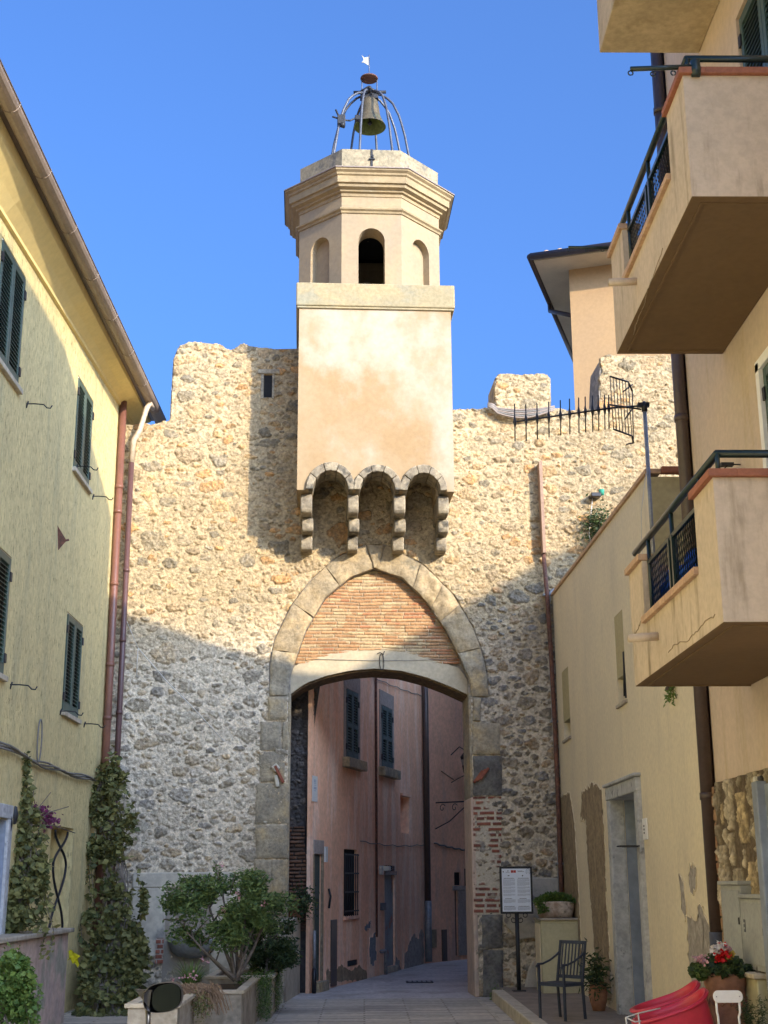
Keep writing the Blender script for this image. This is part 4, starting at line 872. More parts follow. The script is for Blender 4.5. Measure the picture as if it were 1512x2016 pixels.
# ------------------------------------------------------------------ right: low yellow house
XR = 2.98
FR = frame((XR, 0, 0), (0, 1, 0), (-1, 0, 0))
yh = thing('low_yellow_house', 'low yellow plastered house with a grey stone doorway right of the gate', 'house', (XR, 16, 0))
WR = [(19.3, 19.95, 3.64, 4.65, 0.22), (15.06, 15.58, 3.60, 4.64, 0.22)]
DR = (14.72, 16.25, 0.1, 2.55, 0.35)
facade('wall', FR, 11.62, 20.50, -0.1, 3.95, WR+[DR], M_right, yh) if False else None
A_ = [11.62, 13.32, 20.56]
def facR():
    mb = MB(FR)
    holes = WR+[DR]; A = sorted(set([11.62, 13.32, 20.56]+[h[0] for h in holes]+[h[1] for h in holes])); Zs = sorted(set([-0.1, 3.9, 5.74]+[h[2] for h in holes]+[h[3] for h in holes]))
    for i in range(len(A)-1):
        for j in range(len(Zs)-1):
            ca, cz = (A[i]+A[i+1])/2, (Zs[j]+Zs[j+1])/2
            if any(h[0] < ca < h[1] and h[2] < cz < h[3] for h in holes): continue
            if ca < 13.32 and cz > 3.9: continue
            t = lambda a, z: z if z < 5.7 else 5.74+(a-13.32)*0.03
            mb.quad((A[i], 0, t(A[i], Zs[j])), (A[i+1], 0, t(A[i+1], Zs[j])), (A[i+1], 0, t(A[i+1], Zs[j+1])), (A[i], 0, t(A[i], Zs[j+1])))
    for (x0, x1, q0, q1, d) in holes:
        mb.quad((x0, 0, q0), (x0, -d, q0), (x0, -d, q1), (x0, 0, q1)); mb.quad((x1, 0, q0), (x1, -d, q0), (x1, -d, q1), (x1, 0, q1))
        mb.quad((x0, 0, q0), (x1, 0, q0), (x1, -d, q0), (x0, -d, q0)); mb.quad((x0, 0, q1), (x1, 0, q1), (x1, -d, q1), (x0, -d, q1))
    mb.build('wall', M_right, yh, normals=False)
facR()
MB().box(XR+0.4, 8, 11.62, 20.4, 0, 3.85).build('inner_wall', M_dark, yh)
MB().hexa([(XR+0.002, 13.32, 3.9), (9, 13.32, 3.9), (9, 20.56, 3.9), (XR+0.002, 20.56, 3.9), (XR+0.002, 13.32, 5.70), (9, 13.32, 5.70), (9, 20.56, 5.9), (XR+0.002, 20.56, 5.9)]).build('upper_wall', M_olive, yh)
MB().hexa([(XR-0.03, 13.30, 5.735), (XR+0.14, 13.30, 5.735), (XR+0.14, 20.56, 5.955), (XR-0.03, 20.56, 5.955), (XR-0.03, 13.30, 5.785), (XR+0.14, 13.30, 5.785), (XR+0.14, 20.56, 6.005), (XR-0.03, 20.56, 6.005)]).build('coping', M_coping_lt, yh, bevel=0.006)
MB().box(XR+0.143, 6.0, 13.26, 13.36, 5.735, 5.80).build('coping', M_coping, yh, bevel=0.006)
MB().box(XR-0.02, 6, 11.6, 13.31, 3.9, 3.96).build('terrace', M_coping, yh)
MB().box(3.9, 4.6, 13.6, 14.4, 5.8, 6.05).build('skylight', M_steel, yh, bevel=0.02)
for (x0, x1, q0, q1, d) in WR:
    wf = MB(FR).box(x0, x1, -d-0.03, -d, q0, q1).build('window', M_shutter_old, yh)
    MB(FR).box(x0-0.03, x1+0.03, -d, 0.03, q0-0.045, q0-0.003).build('sill', M_concrete, yh, bevel=0.008)
MB(FR).box(15.09, 15.13, -0.2, 0.01, 3.62, 4.15).tube([(15.1, 0.0, 4.14), (15.1, 0.02, 3.64)], 0.012, 5).build('window_grille', M_iron, yh)
# stone doorway
a0, a1, z0, z1, d = DR
for q0_, q1_ in ((a0-0.17, a0+0.006), (a1-0.006, a1+0.17)): MB(FR).box(q0_, q1_, -0.13, 0.05, z0, z1).build('door_jamb', M_greystone, yh, bevel=0.012)
MB(FR).box(a1-0.02, a1-0.004, -0.349, -0.131, z0, z1-0.006).build('door_leaf', M_door, yh)
mb = MB(FR).box(a0-0.17, a1+0.17, -0.3, 0.06, z1-0.004, z1+0.15).box(a0-0.19, a1+0.19, -0.3, 0.09, z1+0.152, z1+0.19); mb.build('door_lintel', M_greystone, yh, bevel=0.015)
MB(FR).box(a0+0.004, a1-0.025, -0.345, -0.31, z0+0.004, z1-0.01).build('door', M_door, yh)
mb = MB(FR)
for i in range(5): mb.box(a0+0.02+i*0.3, a0+0.30+i*0.3, -0.31, -0.295, z0+0.02, z1-0.02)
mb.build('door_boards', M_door, yh, bevel=0.006)
MB(FR).box(a0+0.0, a0+0.2, -0.28, 0.0, 1.30, 1.36).build('door_crossbar', M_concrete, yh, bevel=0.01)
w = W(1272, 1632, X=XR); MB(FR).box(w[1]-0.10, w[1]+0.10, 0.0, 0.02, w[2]-0.11, w[2]+0.11).build('number_plate', M_white, yh, bevel=0.004)
mb = MB(FR)
for k in range(3): mb.box(w[1]-0.02, w[1]+0.03, 0.02, 0.023, w[2]-0.05+k*0.035, w[2]-0.03+k*0.035)
mb.build('plate_print', M_inkdk, yh)
w = W(1265, 1666, X=XR); MB(FR).tube([(w[1], 0, w[2]), (w[1], 0.22, w[2]-0.0)], 0.012, 6).box(w[1]-0.09, w[1]+0.09, 0.02, 0.26, w[2]-0.006, w[2]+0.008).tube([(w[1], 0.0, w[2]), (w[1], 0.01, w[2]-0.22), (w[1]-0.04, 0.02, w[2]-0.25)], 0.010, 6).build('iron_shelf', M_iron, yh)
# places where the yellow coat has come off: thin sheets of older render just proud of it
def peel(name, pts, m, X=XR, b=0.004, parent=yh, seed=0, jit=0.035):
    P = [W(x, y, X=X) for x, y in pts]; P = [(p[1], p[2]) for p in P]; out = []
    r = random.Random(seed)
    for i in range(len(P)):
        a, c = np.array(P[i]), np.array(P[(i+1) % len(P)]); L = np.linalg.norm(c-a); n = max(1, int(L/0.045))
        for k in range(n):
            q = a+(c-a)*k/n; out.append((q[0]+r.uniform(-jit, jit), q[1]+r.uniform(-jit, jit)))
    mb = MB(FR); mb.prism(out, 0.0005, b); o = mb.build(name, m, parent)
    MB(FR).tube([(p[0], 0.003, p[1]) for p in out+out[:2]], 0.007, 5).build('plaster_lip', M_right, o); return o
peel('bare_render', [(1101, 1567), (1122, 1560), (1132, 1620), (1136, 1690), (1142, 1800), (1150, 1975), (1112, 1975), (1106, 1800), (1103, 1690)], M_brownpeel, seed=1)
peel('bare_render', [(1146, 1560), (1165, 1543), (1186, 1552), (1190, 1640), (1194, 1760), (1206, 1975), (1180, 1985), (1170, 1860), (1164, 1780), (1158, 1700), (1154, 1618), (1143, 1612)], M_brownpeel, seed=2)
peel('bare_render', [(1357, 1698), (1372, 1708), (1372, 1745), (1361, 1762), (1357, 1740)], M_peel, seed=3)
peel('bare_render', [(1378, 1772), (1386, 1790), (1408, 1850), (1412, 1985), (1368, 1985), (1358, 1900), (1352, 1800), (1366, 1810), (1374, 1806)], M_peel, seed=4)
peel('bare_render', [(1338, 1722), (1348, 1740), (1353, 1800), (1350, 1812), (1343, 1790), (1340, 1750)], M_peel, seed=5, jit=0.015)
# small fern on a bracket under the balcony
fern = thing('wall_fern', 'small green fern sprouting from the yellow wall under the lower balcony', 'plant', tuple(W(1325, 1352, X=XR)))

def leaves(name, P, size, m, parent, up=0.3, fold=0.25, seed=0, asp=0.5, N=None, droop=0.0, sizej=0.4):
    r = np.random.default_rng(seed); P = np.asarray(P, float); n = len(P)
    d = r.normal(size=(n, 3)); d[:, 2] = d[:, 2]*0.6-droop; d /= np.linalg.norm(d, axis=1, keepdims=True)
    nn = r.normal(size=(n, 3)) if N is None else N+r.normal(size=(n, 3))*0.5
    if N is None: nn[:, 2] += up*3
    s = np.cross(d, nn); s /= np.maximum(np.linalg.norm(s, axis=1, keepdims=True), 1e-6); w = np.cross(s, d)
    L = size*(1-sizej+2*sizej*r.random((n, 1))); Wd = L*asp
    v0 = P; v1 = P+d*L*0.45+s*Wd*0.5+w*L*fold*0.3; v2 = P+d*L; v3 = P+d*L*0.45-s*Wd*0.5+w*L*fold*0.3
    V = np.stack([v0, v1, v2, v3], 1).reshape(-1, 3); i = np.arange(n)*4
    F = np.concatenate([np.stack([i, i+1, i+2], 1), np.stack([i, i+2, i+3], 1)])
    return np_mesh(name, V, F, m, parent)
f0 = np.array(W(1325, 1350, X=XR)); pts = []
for k in range(9):
    dr_ = np.array([-random.uniform(0.1, 0.5), random.uniform(-1, 1), random.uniform(-0.5, 0.5)])
    for t in np.linspace(0.05, 0.22, 8): pts.append(f0+dr_*t+np.array([0, 0, -t*t*1.5]))
leaves('leaf', np.repeat(np.array(pts), 2, 0), 0.055, M_leaf_lt, fern, seed=2, asp=0.35)
MB(FR).box(f0[1]-0.02, f0[1]+0.12, 0, 0.05, f0[2]-0.04, f0[2]).build('root_ball', M_soil, fern)

# ------------------------------------------------------------------ right: peach apartment building with balconies
pb = thing('peach_building', 'tall peach plastered apartment building with balconies on the right', 'apartment building', (XR, 8, 0))
shR = [(7.0, 8.15, 5.9+0.15, 5.9+2.2)]
wup = W(1440, 90, X=XR); 
UPW = (W(1512, 60, X=XR)[1]-0.25, W(1442, 110, X=XR)[1], 8.75-0.15+0.0, 10.9)
MDW = (8.2, W(1497, 770, X=XR)[1], 4.2, 5.45)
tt = (XR-XL)/-LD.x; H0 = 7.2-LD.z*tt
def body():
    facade('wall', FR, 4.8, 11.60, -0.1, H0-0.29, [(W(1450, 60, X=XR)[1]-1.1, W(1450, 60, X=XR)[1], 6.05, 8.25, 0.12), (W(1500, 800, X=XR)[1]-1.1, W(1500, 800, X=XR)[1], 3.2, 5.35, 0.12)], M_peach, pb)
body()
tt = (XR-XL)/-LD.x; dy_, dz_ = LD.y*tt, -LD.z*tt       # how far the low sun throws this corner's shadow
zr_ = lambda y: float(np.interp(y, [16.16-dy_, 16.99-dy_, 18.08-dy_, 19.6-dy_], [8.37+dz_, 8.10+dz_, 7.69+dz_, 7.2+dz_]))
H0 = zr_(11.6); ya_ = 16.16-dy_
mb = MB(); mb.hexa([(XR+0.005, ya_, H0-0.3), (3.3, ya_, H0-0.3), (3.3, 11.58, H0-0.3), (XR+0.005, 11.58, H0-0.3), (XR+0.005, ya_, zr_(ya_)), (3.3, ya_, zr_(ya_)), (3.3, 11.58, H0), (XR+0.005, 11.58, H0)])
mb.box(XR+0.005, 3.3, 4.8, ya_, H0-0.3, zr_(ya_))
def towards_sun(px, py, plane_y, X=None):
    p = W(px, py, X=X) if X is not None else W(px, py, pl=((GO[0], GO[1]), (GU[0], GU[1])))
    t = (p[1]-plane_y)/LD.y; return (p[0]-LD.x*t, p[2]-LD.z*t)
pr = [towards_sun(x, y, 11.45) for x, y in [(228, 1205), (330, 1235), (420, 1268), (530, 1298), (600, 1316), (740, 1322), (815, 1318), (870, 1290), (940, 1240), (985, 1200), (1030, 1150), (1060, 1110), (1110, 1085), (1170, 1060)]]
prof_ = [(XR+0.2, 0), (XR+0.2, pr[0][1])]+[p for p in pr if p[0] > XR+0.3]+[(18, pr[-1][1]+0.1), (18, 0)]
mb.prism([(a, z) for a, z in prof_], 4.8, 11.45)
mb.build('shadow_block', M_peach, pb)  # unseen mass, top shaped to cast the shadow edges on gate and left house
MB().box(XR+0.0, 3.3, 11.452, 11.60, -0.1, H0-0.29).build('end_wall', M_peach, pb)
def balcony(z0, old=False, label=None):
    """slab and parapet; street side has a gap with railing between two piers"""
    X0, X1, Y0, Y1 = 2.10, XR, 7.62, 10.24; zt = z0+0.85+0.02; zl = z0+0.385; t = 0.12; a = 8.10; b = 9.75
    mt = M_balc if not old else M_balc_old
    mb = MB(); mb.box(X0-0.002, X1-0.003, Y0-0.002, Y1+0.002, z0-0.014, z0+0.16)
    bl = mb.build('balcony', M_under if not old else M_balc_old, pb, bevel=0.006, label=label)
    mb = MB()
    mb.box(X0-0.004, X0+t, Y0-0.004, a, z0-0.01, zt).box(X0-0.004, X0+t, b, Y1+0.004, z0-0.01, zt).box(X0-0.004, X0+t, a, b, z0-0.01, zl)
    mb.box(X0+t, X1-0.003, Y0-0.004, Y0+t, z0-0.01, zt).box(X0+t, X1-0.003, Y1-t, Y1+0.004, z0-0.01, zt)
    ob = mb.build('parapet', mt, bl)
    bb = bmesh.new(); bb.from_mesh(ob.data); bmesh.ops.remove_doubles(bb, verts=bb.verts, dist=0.0005); bb.to_mesh(ob.data); bb.free()
    cp = M_coping; c = 0.035
    mb = MB(); mb.box(X0-c, X0+t+0.02, Y0-c, a+0.015, zt+0.001, zt+0.05).box(X0+t+0.02, X1-0.003, Y0-c, Y0+t+0.02, zt+0.001, zt+0.05).build('coping', cp, bl, bevel=0.005)
    mb = MB(); mb.box(X0-c, X0+t+0.02, b-0.015, Y1+c, zt+0.001, zt+0.05).box(X0+t+0.02, X1-0.003, Y1-t-0.02, Y1+c, zt+0.001, zt+0.05).build('coping', M_coping_lt, bl, bevel=0.005)
    mb = MB()
    n = 6
    for i in range(n): y0 = a+(b-a)*i/n; mb.box(X0-c, X0+t+0.02, y0+0.002, a+(b-a)*(i+1)/n-0.002, zl+0.001, zl+0.05)
    mb.build('low_coping', M_coping_lt, bl, bevel=0.004)
    gz = z0-0.024; g_ = 0.07
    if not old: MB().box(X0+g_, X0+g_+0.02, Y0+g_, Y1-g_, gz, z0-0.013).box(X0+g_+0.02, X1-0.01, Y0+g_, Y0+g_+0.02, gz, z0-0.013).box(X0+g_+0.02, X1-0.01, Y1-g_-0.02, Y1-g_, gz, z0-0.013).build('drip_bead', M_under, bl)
    if old: return bl
    xr = X0+0.05; zr = zt+0.17; zm = zt-0.02
    MB().tube([(X1-0.02, Y0+0.06, zr), (xr, Y0+0.06, zr), (xr, Y1-0.02, zr)], 0.026, 10).build('handrail', M_railgreen, bl)
    for y in (Y0+0.06, 8.13, 8.95, 9.72):
        z_ = zt+0.04 if y < 8 else zl+0.04
        MB().tube([(xr, y, z_), (xr, y, zr)], 0.016, 8).build('rail_post', M_railgreen, bl)
    MB().box(xr-0.02, xr+0.02, 8.90, 8.94, zl+0.05, zm).box(xr-0.02, xr+0.02, 9.0, 9.04, zl+0.05, zm).box(xr-0.014, xr+0.014, a+0.01, b-0.01, zm-0.015, zm+0.015).box(xr-0.014, xr+0.014, a+0.01, b-0.01, zl+0.055, zl+0.085).build('mesh_frame', M_railgreen, bl)
    mb = MB(); st = 0.05; h = zm-zl-0.09; zb0_ = zl+0.085
    L = b-a-0.02
    y = -h*0.5
    while y < L:                                          # expanded metal: two families of slanting strips
        for s in (1, -1):
            y0, y1 = (y, y+h*0.5) if s == 1 else (y+h*0.5, y)
            q0, q1, w0, w1 = y0, y1, zb0_, zb0_+h
            def clip(q0, q1, w0, w1):
                t0, t1 = 0.0, 1.0
                dq = q1-q0
                for lim, sg in ((0, 1), (L, -1)):
                    va, vb = (q0-lim)*sg, (q1-lim)*sg
                    if va < 0 and vb < 0: return None
                    if va < 0: t0 = max(t0, va/(va-vb))
                    if vb < 0: t1 = min(t1, va/(va-vb))
                return (q0+dq*t0, q0+dq*t1, w0+(w1-w0)*t0, w0+(w1-w0)*t1)
            c_ = clip(q0, q1, w0, w1)
            if c_:
                q0, q1, w0, w1 = c_; e = 0.0042
                mb.add([(xr-0.004, a+0.01+q0-e, w0), (xr+0.004, a+0.01+q0+e, w0), (xr+0.004, a+0.01+q1+e, w1), (xr-0.004, a+0.01+q1-e, w1)], [(0, 1, 2, 3)])
        y += 0.052
    mb.build('wire_mesh', M_railgreen, bl, normals=False)
    MB().tube([(X0+0.01, 9.35, z0+0.22), (X0-0.22, 9.33, z0+0.20)], 0.03, 10).build('drain_spout', M_balc, bl)
    return bl
b1 = balcony(5.83); b2 = balcony(3.07); b3 = balcony(8.70, old=True)
def crack(px, m=None, parent=None, X=2.096):
    P = [W(x, y, X=X) for x, y in px]; Q = []
    r = random.Random(len(px))
    for a, c in zip(P[:-1], P[1:]):
        for k in range(5): q = a+(c-a)*k/5; Q.append((X, q[1]+r.uniform(-.012, .012), q[2]+r.uniform(-.014, .014)))
    MB().tube(Q, 0.0028, 4).build('crack', M_brownpeel, parent)
crack([(1305, 490), (1288, 540), (1275, 570), (1268, 600), (1252, 640), (1246, 660)], parent=b1, X=2.094)
crack([(1408, 1212), (1388, 1225), (1370, 1245), (1352, 1262), (1330, 1270), (1312, 1284)], parent=b2, X=2.094)
crack([(1262, 1222), (1255, 1240), (1247, 1252)], parent=b2, X=2.094)
# fallen plaster under the top balcony
def under_patch(px, z, m, parent, seed, thick=0.012):
    P = [W(x, y, Z=z) for x, y in px]; r = random.Random(seed); out = []
    for i in range(len(P)):
        a, c = P[i], P[(i+1) % len(P)]
        for k in range(4): q = a+(c-a)*k/4; out.append((q[0]+r.uniform(-.012, .012), q[1]+r.uniform(-.012, .012)))
    n = len(out); vs = [(x, y, z-thick) for x, y in out]+[(x, y, z+0.004) for x, y in out]
    MB().add(vs, [tuple(range(n)), tuple(range(2*n-1, n-1, -1))]+[(i, (i+1) % n, n+(i+1) % n, n+i) for i in range(n)]).build('fallen_plaster_patch', m, parent)
under_patch([(1395, 2), (1418, 2), (1405, 22), (1384, 45), (1368, 55), (1366, 72), (1362, 88), (1345, 90), (1335, 76), (1326, 72), (1352, 52), (1375, 35), (1382, 12)], 8.695, M_peel, b3, 4, 0.006)
# clothes line arms on the upper balcony
la = thing('clothesline_arm', 'dark iron clothesline arm with eyelets poking out beyond the upper balcony', 'clothesline arm', (1.75, 7.65, 6.85))
p0, p1 = W(1241, 136, Y=7.60), W(1375, 131, Y=7.60)
MB().tube([tuple(p0), tuple(p1)], 0.017, 8).build('arm', M_railgreen, la)
for px, py in ((1241, 137), (1285, 139), (1325, 137)):
    c = W(px, py, Y=7.60); MB().tube([(c[0]+0.016*math.cos(t), 7.60, c[2]-0.026+0.016*math.sin(t)) for t in np.linspace(0, 6.28, 12)], 0.005, 5).build('eyelet', M_railgreen, la)
MB().lathe((p1[0]-0.02, 7.60, p1[2]), [(0.03, -0.07), (0.035, -0.03), (0.032, 0.04), (0.02, 0.05)], 12, close=True).build('clamp', M_railgreen, la)
la2 = thing('clothesline_arm', 'iron clothesline arm seen low behind the upper balcony against the sky', 'clothesline arm', (2.0, 10.3, 6.9))
p0, p1 = W(1119, 487, Y=10.32), W(1215, 488, Y=10.32)
MB().tube([tuple(p0), tuple(p1)], 0.014, 8).build('arm', M_railgreen, la2)
for px, py in ((1119, 487), (1155, 488), (1186, 487)):
    c = W(px, py, Y=10.32); MB().tube([(c[0]+0.014*math.cos(t), 10.32, c[2]-0.024+0.014*math.sin(t)) for t in np.linspace(0, 6.28, 12)], 0.004, 5).build('eyelet', M_railgreen, la2)
# blue thing and box behind the lower railing
CX = 2.30; c_a, c_b = W(1374, 1150, X=CX)[1], W(1300, 1150, X=CX)[1]; c_t = W(1340, 1108, X=CX)[2]
bt = thing('blue_laundry', 'blue cloth bundle behind the wire mesh of the lower balcony', 'cloth', (2.5, 9.0, 3.23))
r_ = np.random.default_rng(5); mb = MB(); N_ = 14
pts = [[(CX+0.35*i/(N_-1), c_a+(c_b-c_a)*j/(N_-1), c_t-0.02+0.03*math.sin(i*1.3+j*0.9)+0.02*r_.random()) for j in range(N_)] for i in range(N_)]
for i in range(N_-1):
    for j in range(N_-1): mb.add([pts[i][j], pts[i+1][j], pts[i+1][j+1], pts[i][j+1]], [(0, 1, 2, 3)], smooth=True)
for j in range(N_-1):
    for k in range(5):
        f = lambda j, k: (CX+0.025*math.sin(j*1.8+k*0.3)-0.01*k, c_a+(c_b-c_a)*j/(N_-1), pts[0][j][2]-(pts[0][j][2]-3.24)*k/5)
        mb.add([f(j, k), f(j+1, k), f(j+1, k+1), f(j, k+1)], [(0, 1, 2, 3)], smooth=True)
mb.box(CX+0.05, CX+0.33, c_a+0.03, c_b-0.03, 3.24, c_t-0.04)
mb.build('cloth', M_blue, bt, normals=False)
# shutters of the peach building
sa = W(1450, 60, X=XR)[1]; sz1 = 8.25
shutters(pb, FR, sa-1.08, sa-0.02, 6.07, 8.23, b=-0.06, mid=False)
# the upper one seen: on the floor of balcony three's level is above; the visible pair stands half open
so = MB
sb = W(1500, 800, X=XR)[1]
shutters(pb, FR, sb-1.08, sb-0.06, 3.25, 5.30, b=-0.05, mid=False)
MB(FR).box(sb-0.05, sb+0.03, -0.1, 0.02, 3.2, 5.36).box(sb-1.15, sb+0.03, -0.1, 0.02, 5.30, 5.38).build('window_frame', M_white, pb)
lamp = thing('wall_spout', 'small dark bracket lamp on the peach wall above the lower balcony', 'wall lamp', tuple(W(1452, 920, X=XR)))
w = W(1458, 915, X=XR); MB(FR).tube([(w[1], 0, w[2]), (w[1]-0.02, 0.10, w[2]), (w[1], 0.16, w[2]-0.06)], 0.006, 5).box(w[1]-0.03, w[1]+0.03, 0.06, 0.16, w[2]-0.012, w[2]+0.012).build('arm', M_iron, lamp)
# dark brown downpipe on the corner
bp_ = thing('brown_downpipe', 'dark brown downpipe running full height between the peach and yellow fronts', 'downpipe', (XR-0.06, 11.58, 0))
pole('pipe', [(XR-0.06, 11.50, H0), (XR-0.06, 11.50, 0.95)], 0.062, M_brownpipe, bp_, rings=(8.9, 5.7, 2.3))
MB().tube([(XR-0.06, 11.50, 1.2), (XR-0.06, 11.50, 0.1)], 0.068, 14).build('pipe_foot', M_steel, bp_)
# rubble cladding at the foot of the peach building
ca, cb2 = 9.2, 11.36
def tint_c(U, Zc):
    mo = np.zeros(U.shape+(3,))+np.array([0.12, 0.09, 0.058])
    P = [(0.36, 0.31, 0.22), (0.31, 0.265, 0.19), (0.38, 0.30, 0.18), (0.28, 0.24, 0.175), (0.35, 0.30, 0.22), (0.24, 0.205, 0.15)]
    sc = np.zeros((6,)+U.shape+(3,), np.float32)
    for i in range(6): sc[i] = np.array(P[i])
    return mo, sc, np.ones(U.shape)
rubble_skin('stone_cladding', [(ca, 0.1), (cb2, 0.1), (cb2, 2.41), (ca, 2.41)], [], 0.011, pb, tint_c, 51, (ca-0.02, cb2+0.03, 0.1, 2.43),
            [(0.14, 0.22, 900, 0.035), (0.08, 0.12, 1500, 0.03), (0.04, 0.06, 1500, 0.025)], relief=0.03, aspect=0.42, tilt=0.25, tf=lambda u, v, z: (XR-0.02+v, u, z), local=False, edge=0.0)
brick_skin('brick_edge', [(cb2, 0.1), (11.45, 0.1), (11.45, 2.38), (cb2, 2.38)], 0.008, pb, [(0.26, 0.14, 0.08), (0.32, 0.19, 0.11)], (0.22, 0.17, 0.11), 9, (cb2, 11.46, 0.1, 2.4), course=0.11, length=0.12, tf=lambda u, v, z: (XR-0.03+v, u, z), local=False)
for nm, q, lab in (('meter_box', (1440, 1480, 1742, 1890), 'tall narrow pale green meter cabinet on the stone cladding'), ('meter_box', (1480, 1530, 1768, 1905), 'wider grey meter cabinet with a printed symbol at the right edge')):
    xa, xb, ya, yb = q
    y1 = W(xa, (ya+yb)/2, X=XR-0.06)[1]; y0 = W(xb, (ya+yb)/2, X=XR-0.06)[1]; zt = W(xa, ya, X=XR-0.06)[2]; zb_ = W(xa, yb, X=XR-0.06)[2]
    t_ = thing(nm, lab, 'meter box', (XR-0.06, (y0+y1)/2, zb_))
    MB(FR).box(y0, y1, 0.03, 0.13, zb_, zt).build('case', M_box, t_, bevel=0.008)
    MB(FR).box(y0-0.01, y1+0.01, 0.025, 0.15, zt+0.001, zt+0.03).build('lid', M_box, t_, bevel=0.006)
    MB(FR).box(y0+0.03, y1-0.03, 0.131, 0.137, zb_+0.04, zt-0.04).build('door', M_box, t_, bevel=0.003)
    MB(FR).box(y0+0.05, y0+0.06, 0.137, 0.146, (zb_+zt)/2, (zb_+zt)/2+0.05).build('latch', M_iron, t_)
    if xa == 1480:
        mb = MB(FR); yc = y1-0.10; zc = (zb_+zt)/2+0.05
        for k in range(3): mb.box(yc-0.02, yc+0.02, 0.137, 0.140, zc-0.04+k*0.035, zc-0.02+k*0.035)
        mb.box(yc-0.025, yc-0.017, 0.137, 0.1402, zc-0.04, zc+0.05).build('printed_symbol', M_inkdk, t_)
iv = thing('wall_buzzer', 'small pale oval buzzer plate with slots at the right edge', 'buzzer', tuple(W(1492, 1556, X=XR)))
w = W(1490, 1556, X=XR-0.05); MB(FR).box(w[1]-0.14, w[1]-0.06, 0.0, 0.06, w[2]-0.14, w[2]+0.10).build('box', M_black, iv, bevel=0.01)
mb = MB(FR); n = 20; mb.prism([(w[1]+0.05*math.cos(2*math.pi*i/n)-0.02, w[2]+0.10*math.sin(2*math.pi*i/n)) for i in range(n)], 0.03, 0.07); mb.build('plate', M_plate, iv)
mb = MB(FR)
for k in range(6): mb.box(w[1]-0.045, w[1]+0.005, 0.0701, 0.0712, w[2]-0.06+k*0.022, w[2]-0.052+k*0.022)
mb.build('slots', M_iron, iv)
MB(FR).box(9.2, 9.86, -0.0, 0.10, 0.1, 2.28).box(9.72, 9.84, 0.08, 0.16, 0.6, 2.3).build('entrance_door', M_door, pb, bevel=0.01)
# low white wall and pipes at the right edge
ww = thing('low_white_wall', 'low cream rendered wall stub with tiled top at the right edge', 'wall', (2.85, 9.6, 0))
MB().box(2.80, 2.95, 10.0, 10.58, 0.0, 0.93).build('wall', M_cabinet, ww, bevel=0.01)
MB().box(2.77, 2.96, 9.97, 10.61, 0.931, 0.965).build('coping', M_kerb, ww, bevel=0.006)
for k, (px, r, mt, lab) in enumerate(((1476, 0.032, M_zinc, 'thick grey pipe bending into the wall behind the flower pot'), (1491, 0.018, mat('brown_grey_pipe', (0.16, 0.15, 0.14), bump=0.05, rough=0.5), 'thin brown grey pipe bent over beside the thick pipe'))):
    t_ = thing('utility_pipe', lab, 'pipe', (2.6, 10.4, 0.1)); Y_ = 10.5-0.35*k
    w = W(px, 1880+k*6, Y=Y_); MB().tube([(w[0]+0.25, Y_+0.1, w[2]), (w[0]+0.09, Y_, w[2]), (w[0]+0.03, Y_, w[2]-0.015), (w[0]+0.0, Y_, w[2]-0.07), (w[0]+0.01, Y_, 0.1)], r, 12).build('pipe', mt, t_)
    MB().lathe((w[0], Y_, w[2]-0.12), [(r, -0.02), (r+0.008, -0.02), (r+0.008, 0.02), (r, 0.02)], 14).build('pipe_collar', mt, t_)

# ------------------------------------------------------------------ orange house behind the wall
oc = W(1062, 510, Y=25.0); hz = oc[2]
ang = rad(17.6); uo = np.array([math.cos(ang), -math.sin(ang)]); vo = np.array([math.sin(ang), math.cos(ang)])
ow = W(1121, 560, Y=25.3)
oh = thing('orange_house', 'tall orange plastered house rising behind the battlements at the right', 'house', (ow[0], ow[1], 0))
def OF(a, b, z): return (ow[0]+uo[0]*a+vo[0]*b, ow[1]+uo[1]*a+vo[1]*b, z)
MB(OF).box(0, 7, 0, 9, 0, hz-0.06).build('wall', M_orange, oh)
e = 0.62
MB(OF).box(-e, 7.5, -e, 9.5, hz-0.10, hz-0.02).build('soffit', mat('pale_soffit', (0.60, 0.52, 0.38), bump=0.05, vary=0.03), oh)
mb = MB(OF)
mb.add([(-e, -e, hz), (7.5, -e, hz), (7.5, 9.5, hz), (-e, 9.5, hz), (2.6, 2.6, hz+1.1), (4.4, 2.6, hz+1.1), (4.4, 6.5, hz+1.1), (2.6, 6.5, hz+1.1)], [(0,3,2,1),(4,5,6,7),(0,1,5,4),(1,2,6,5),(2,3,7,6),(3,0,4,7)]).build('roof', M_roof, oh)
MB(OF).tube([(-e-0.06, -e-0.06, hz-0.02), (7.5, -e-0.06, hz-0.0)], 0.075, 10).tube([(-e-0.06, -e-0.06, hz-0.02), (-e-0.06, 9.5, hz-0.02)], 0.075, 10).build('gutter', M_brownpipe, oh)
MB(OF).tube([(-e-0.06, 1.6, hz-0.05), (-e-0.06, 1.6, hz-0.25), (-0.05, 0.9, hz-0.75)], 0.05, 8).build('gutter_bend', M_brownpipe, oh)
mb = MB(OF)
for i in range(3): mb.lathe((-e+0.25+i*0.28, -e+0.1, hz+0.06), [(0.09, -0.04), (0.09, 0.03), (0.05, 0.08), (0.005, 0.09)], 10)
mb.build('ridge_tile', M_coping_lt, oh)

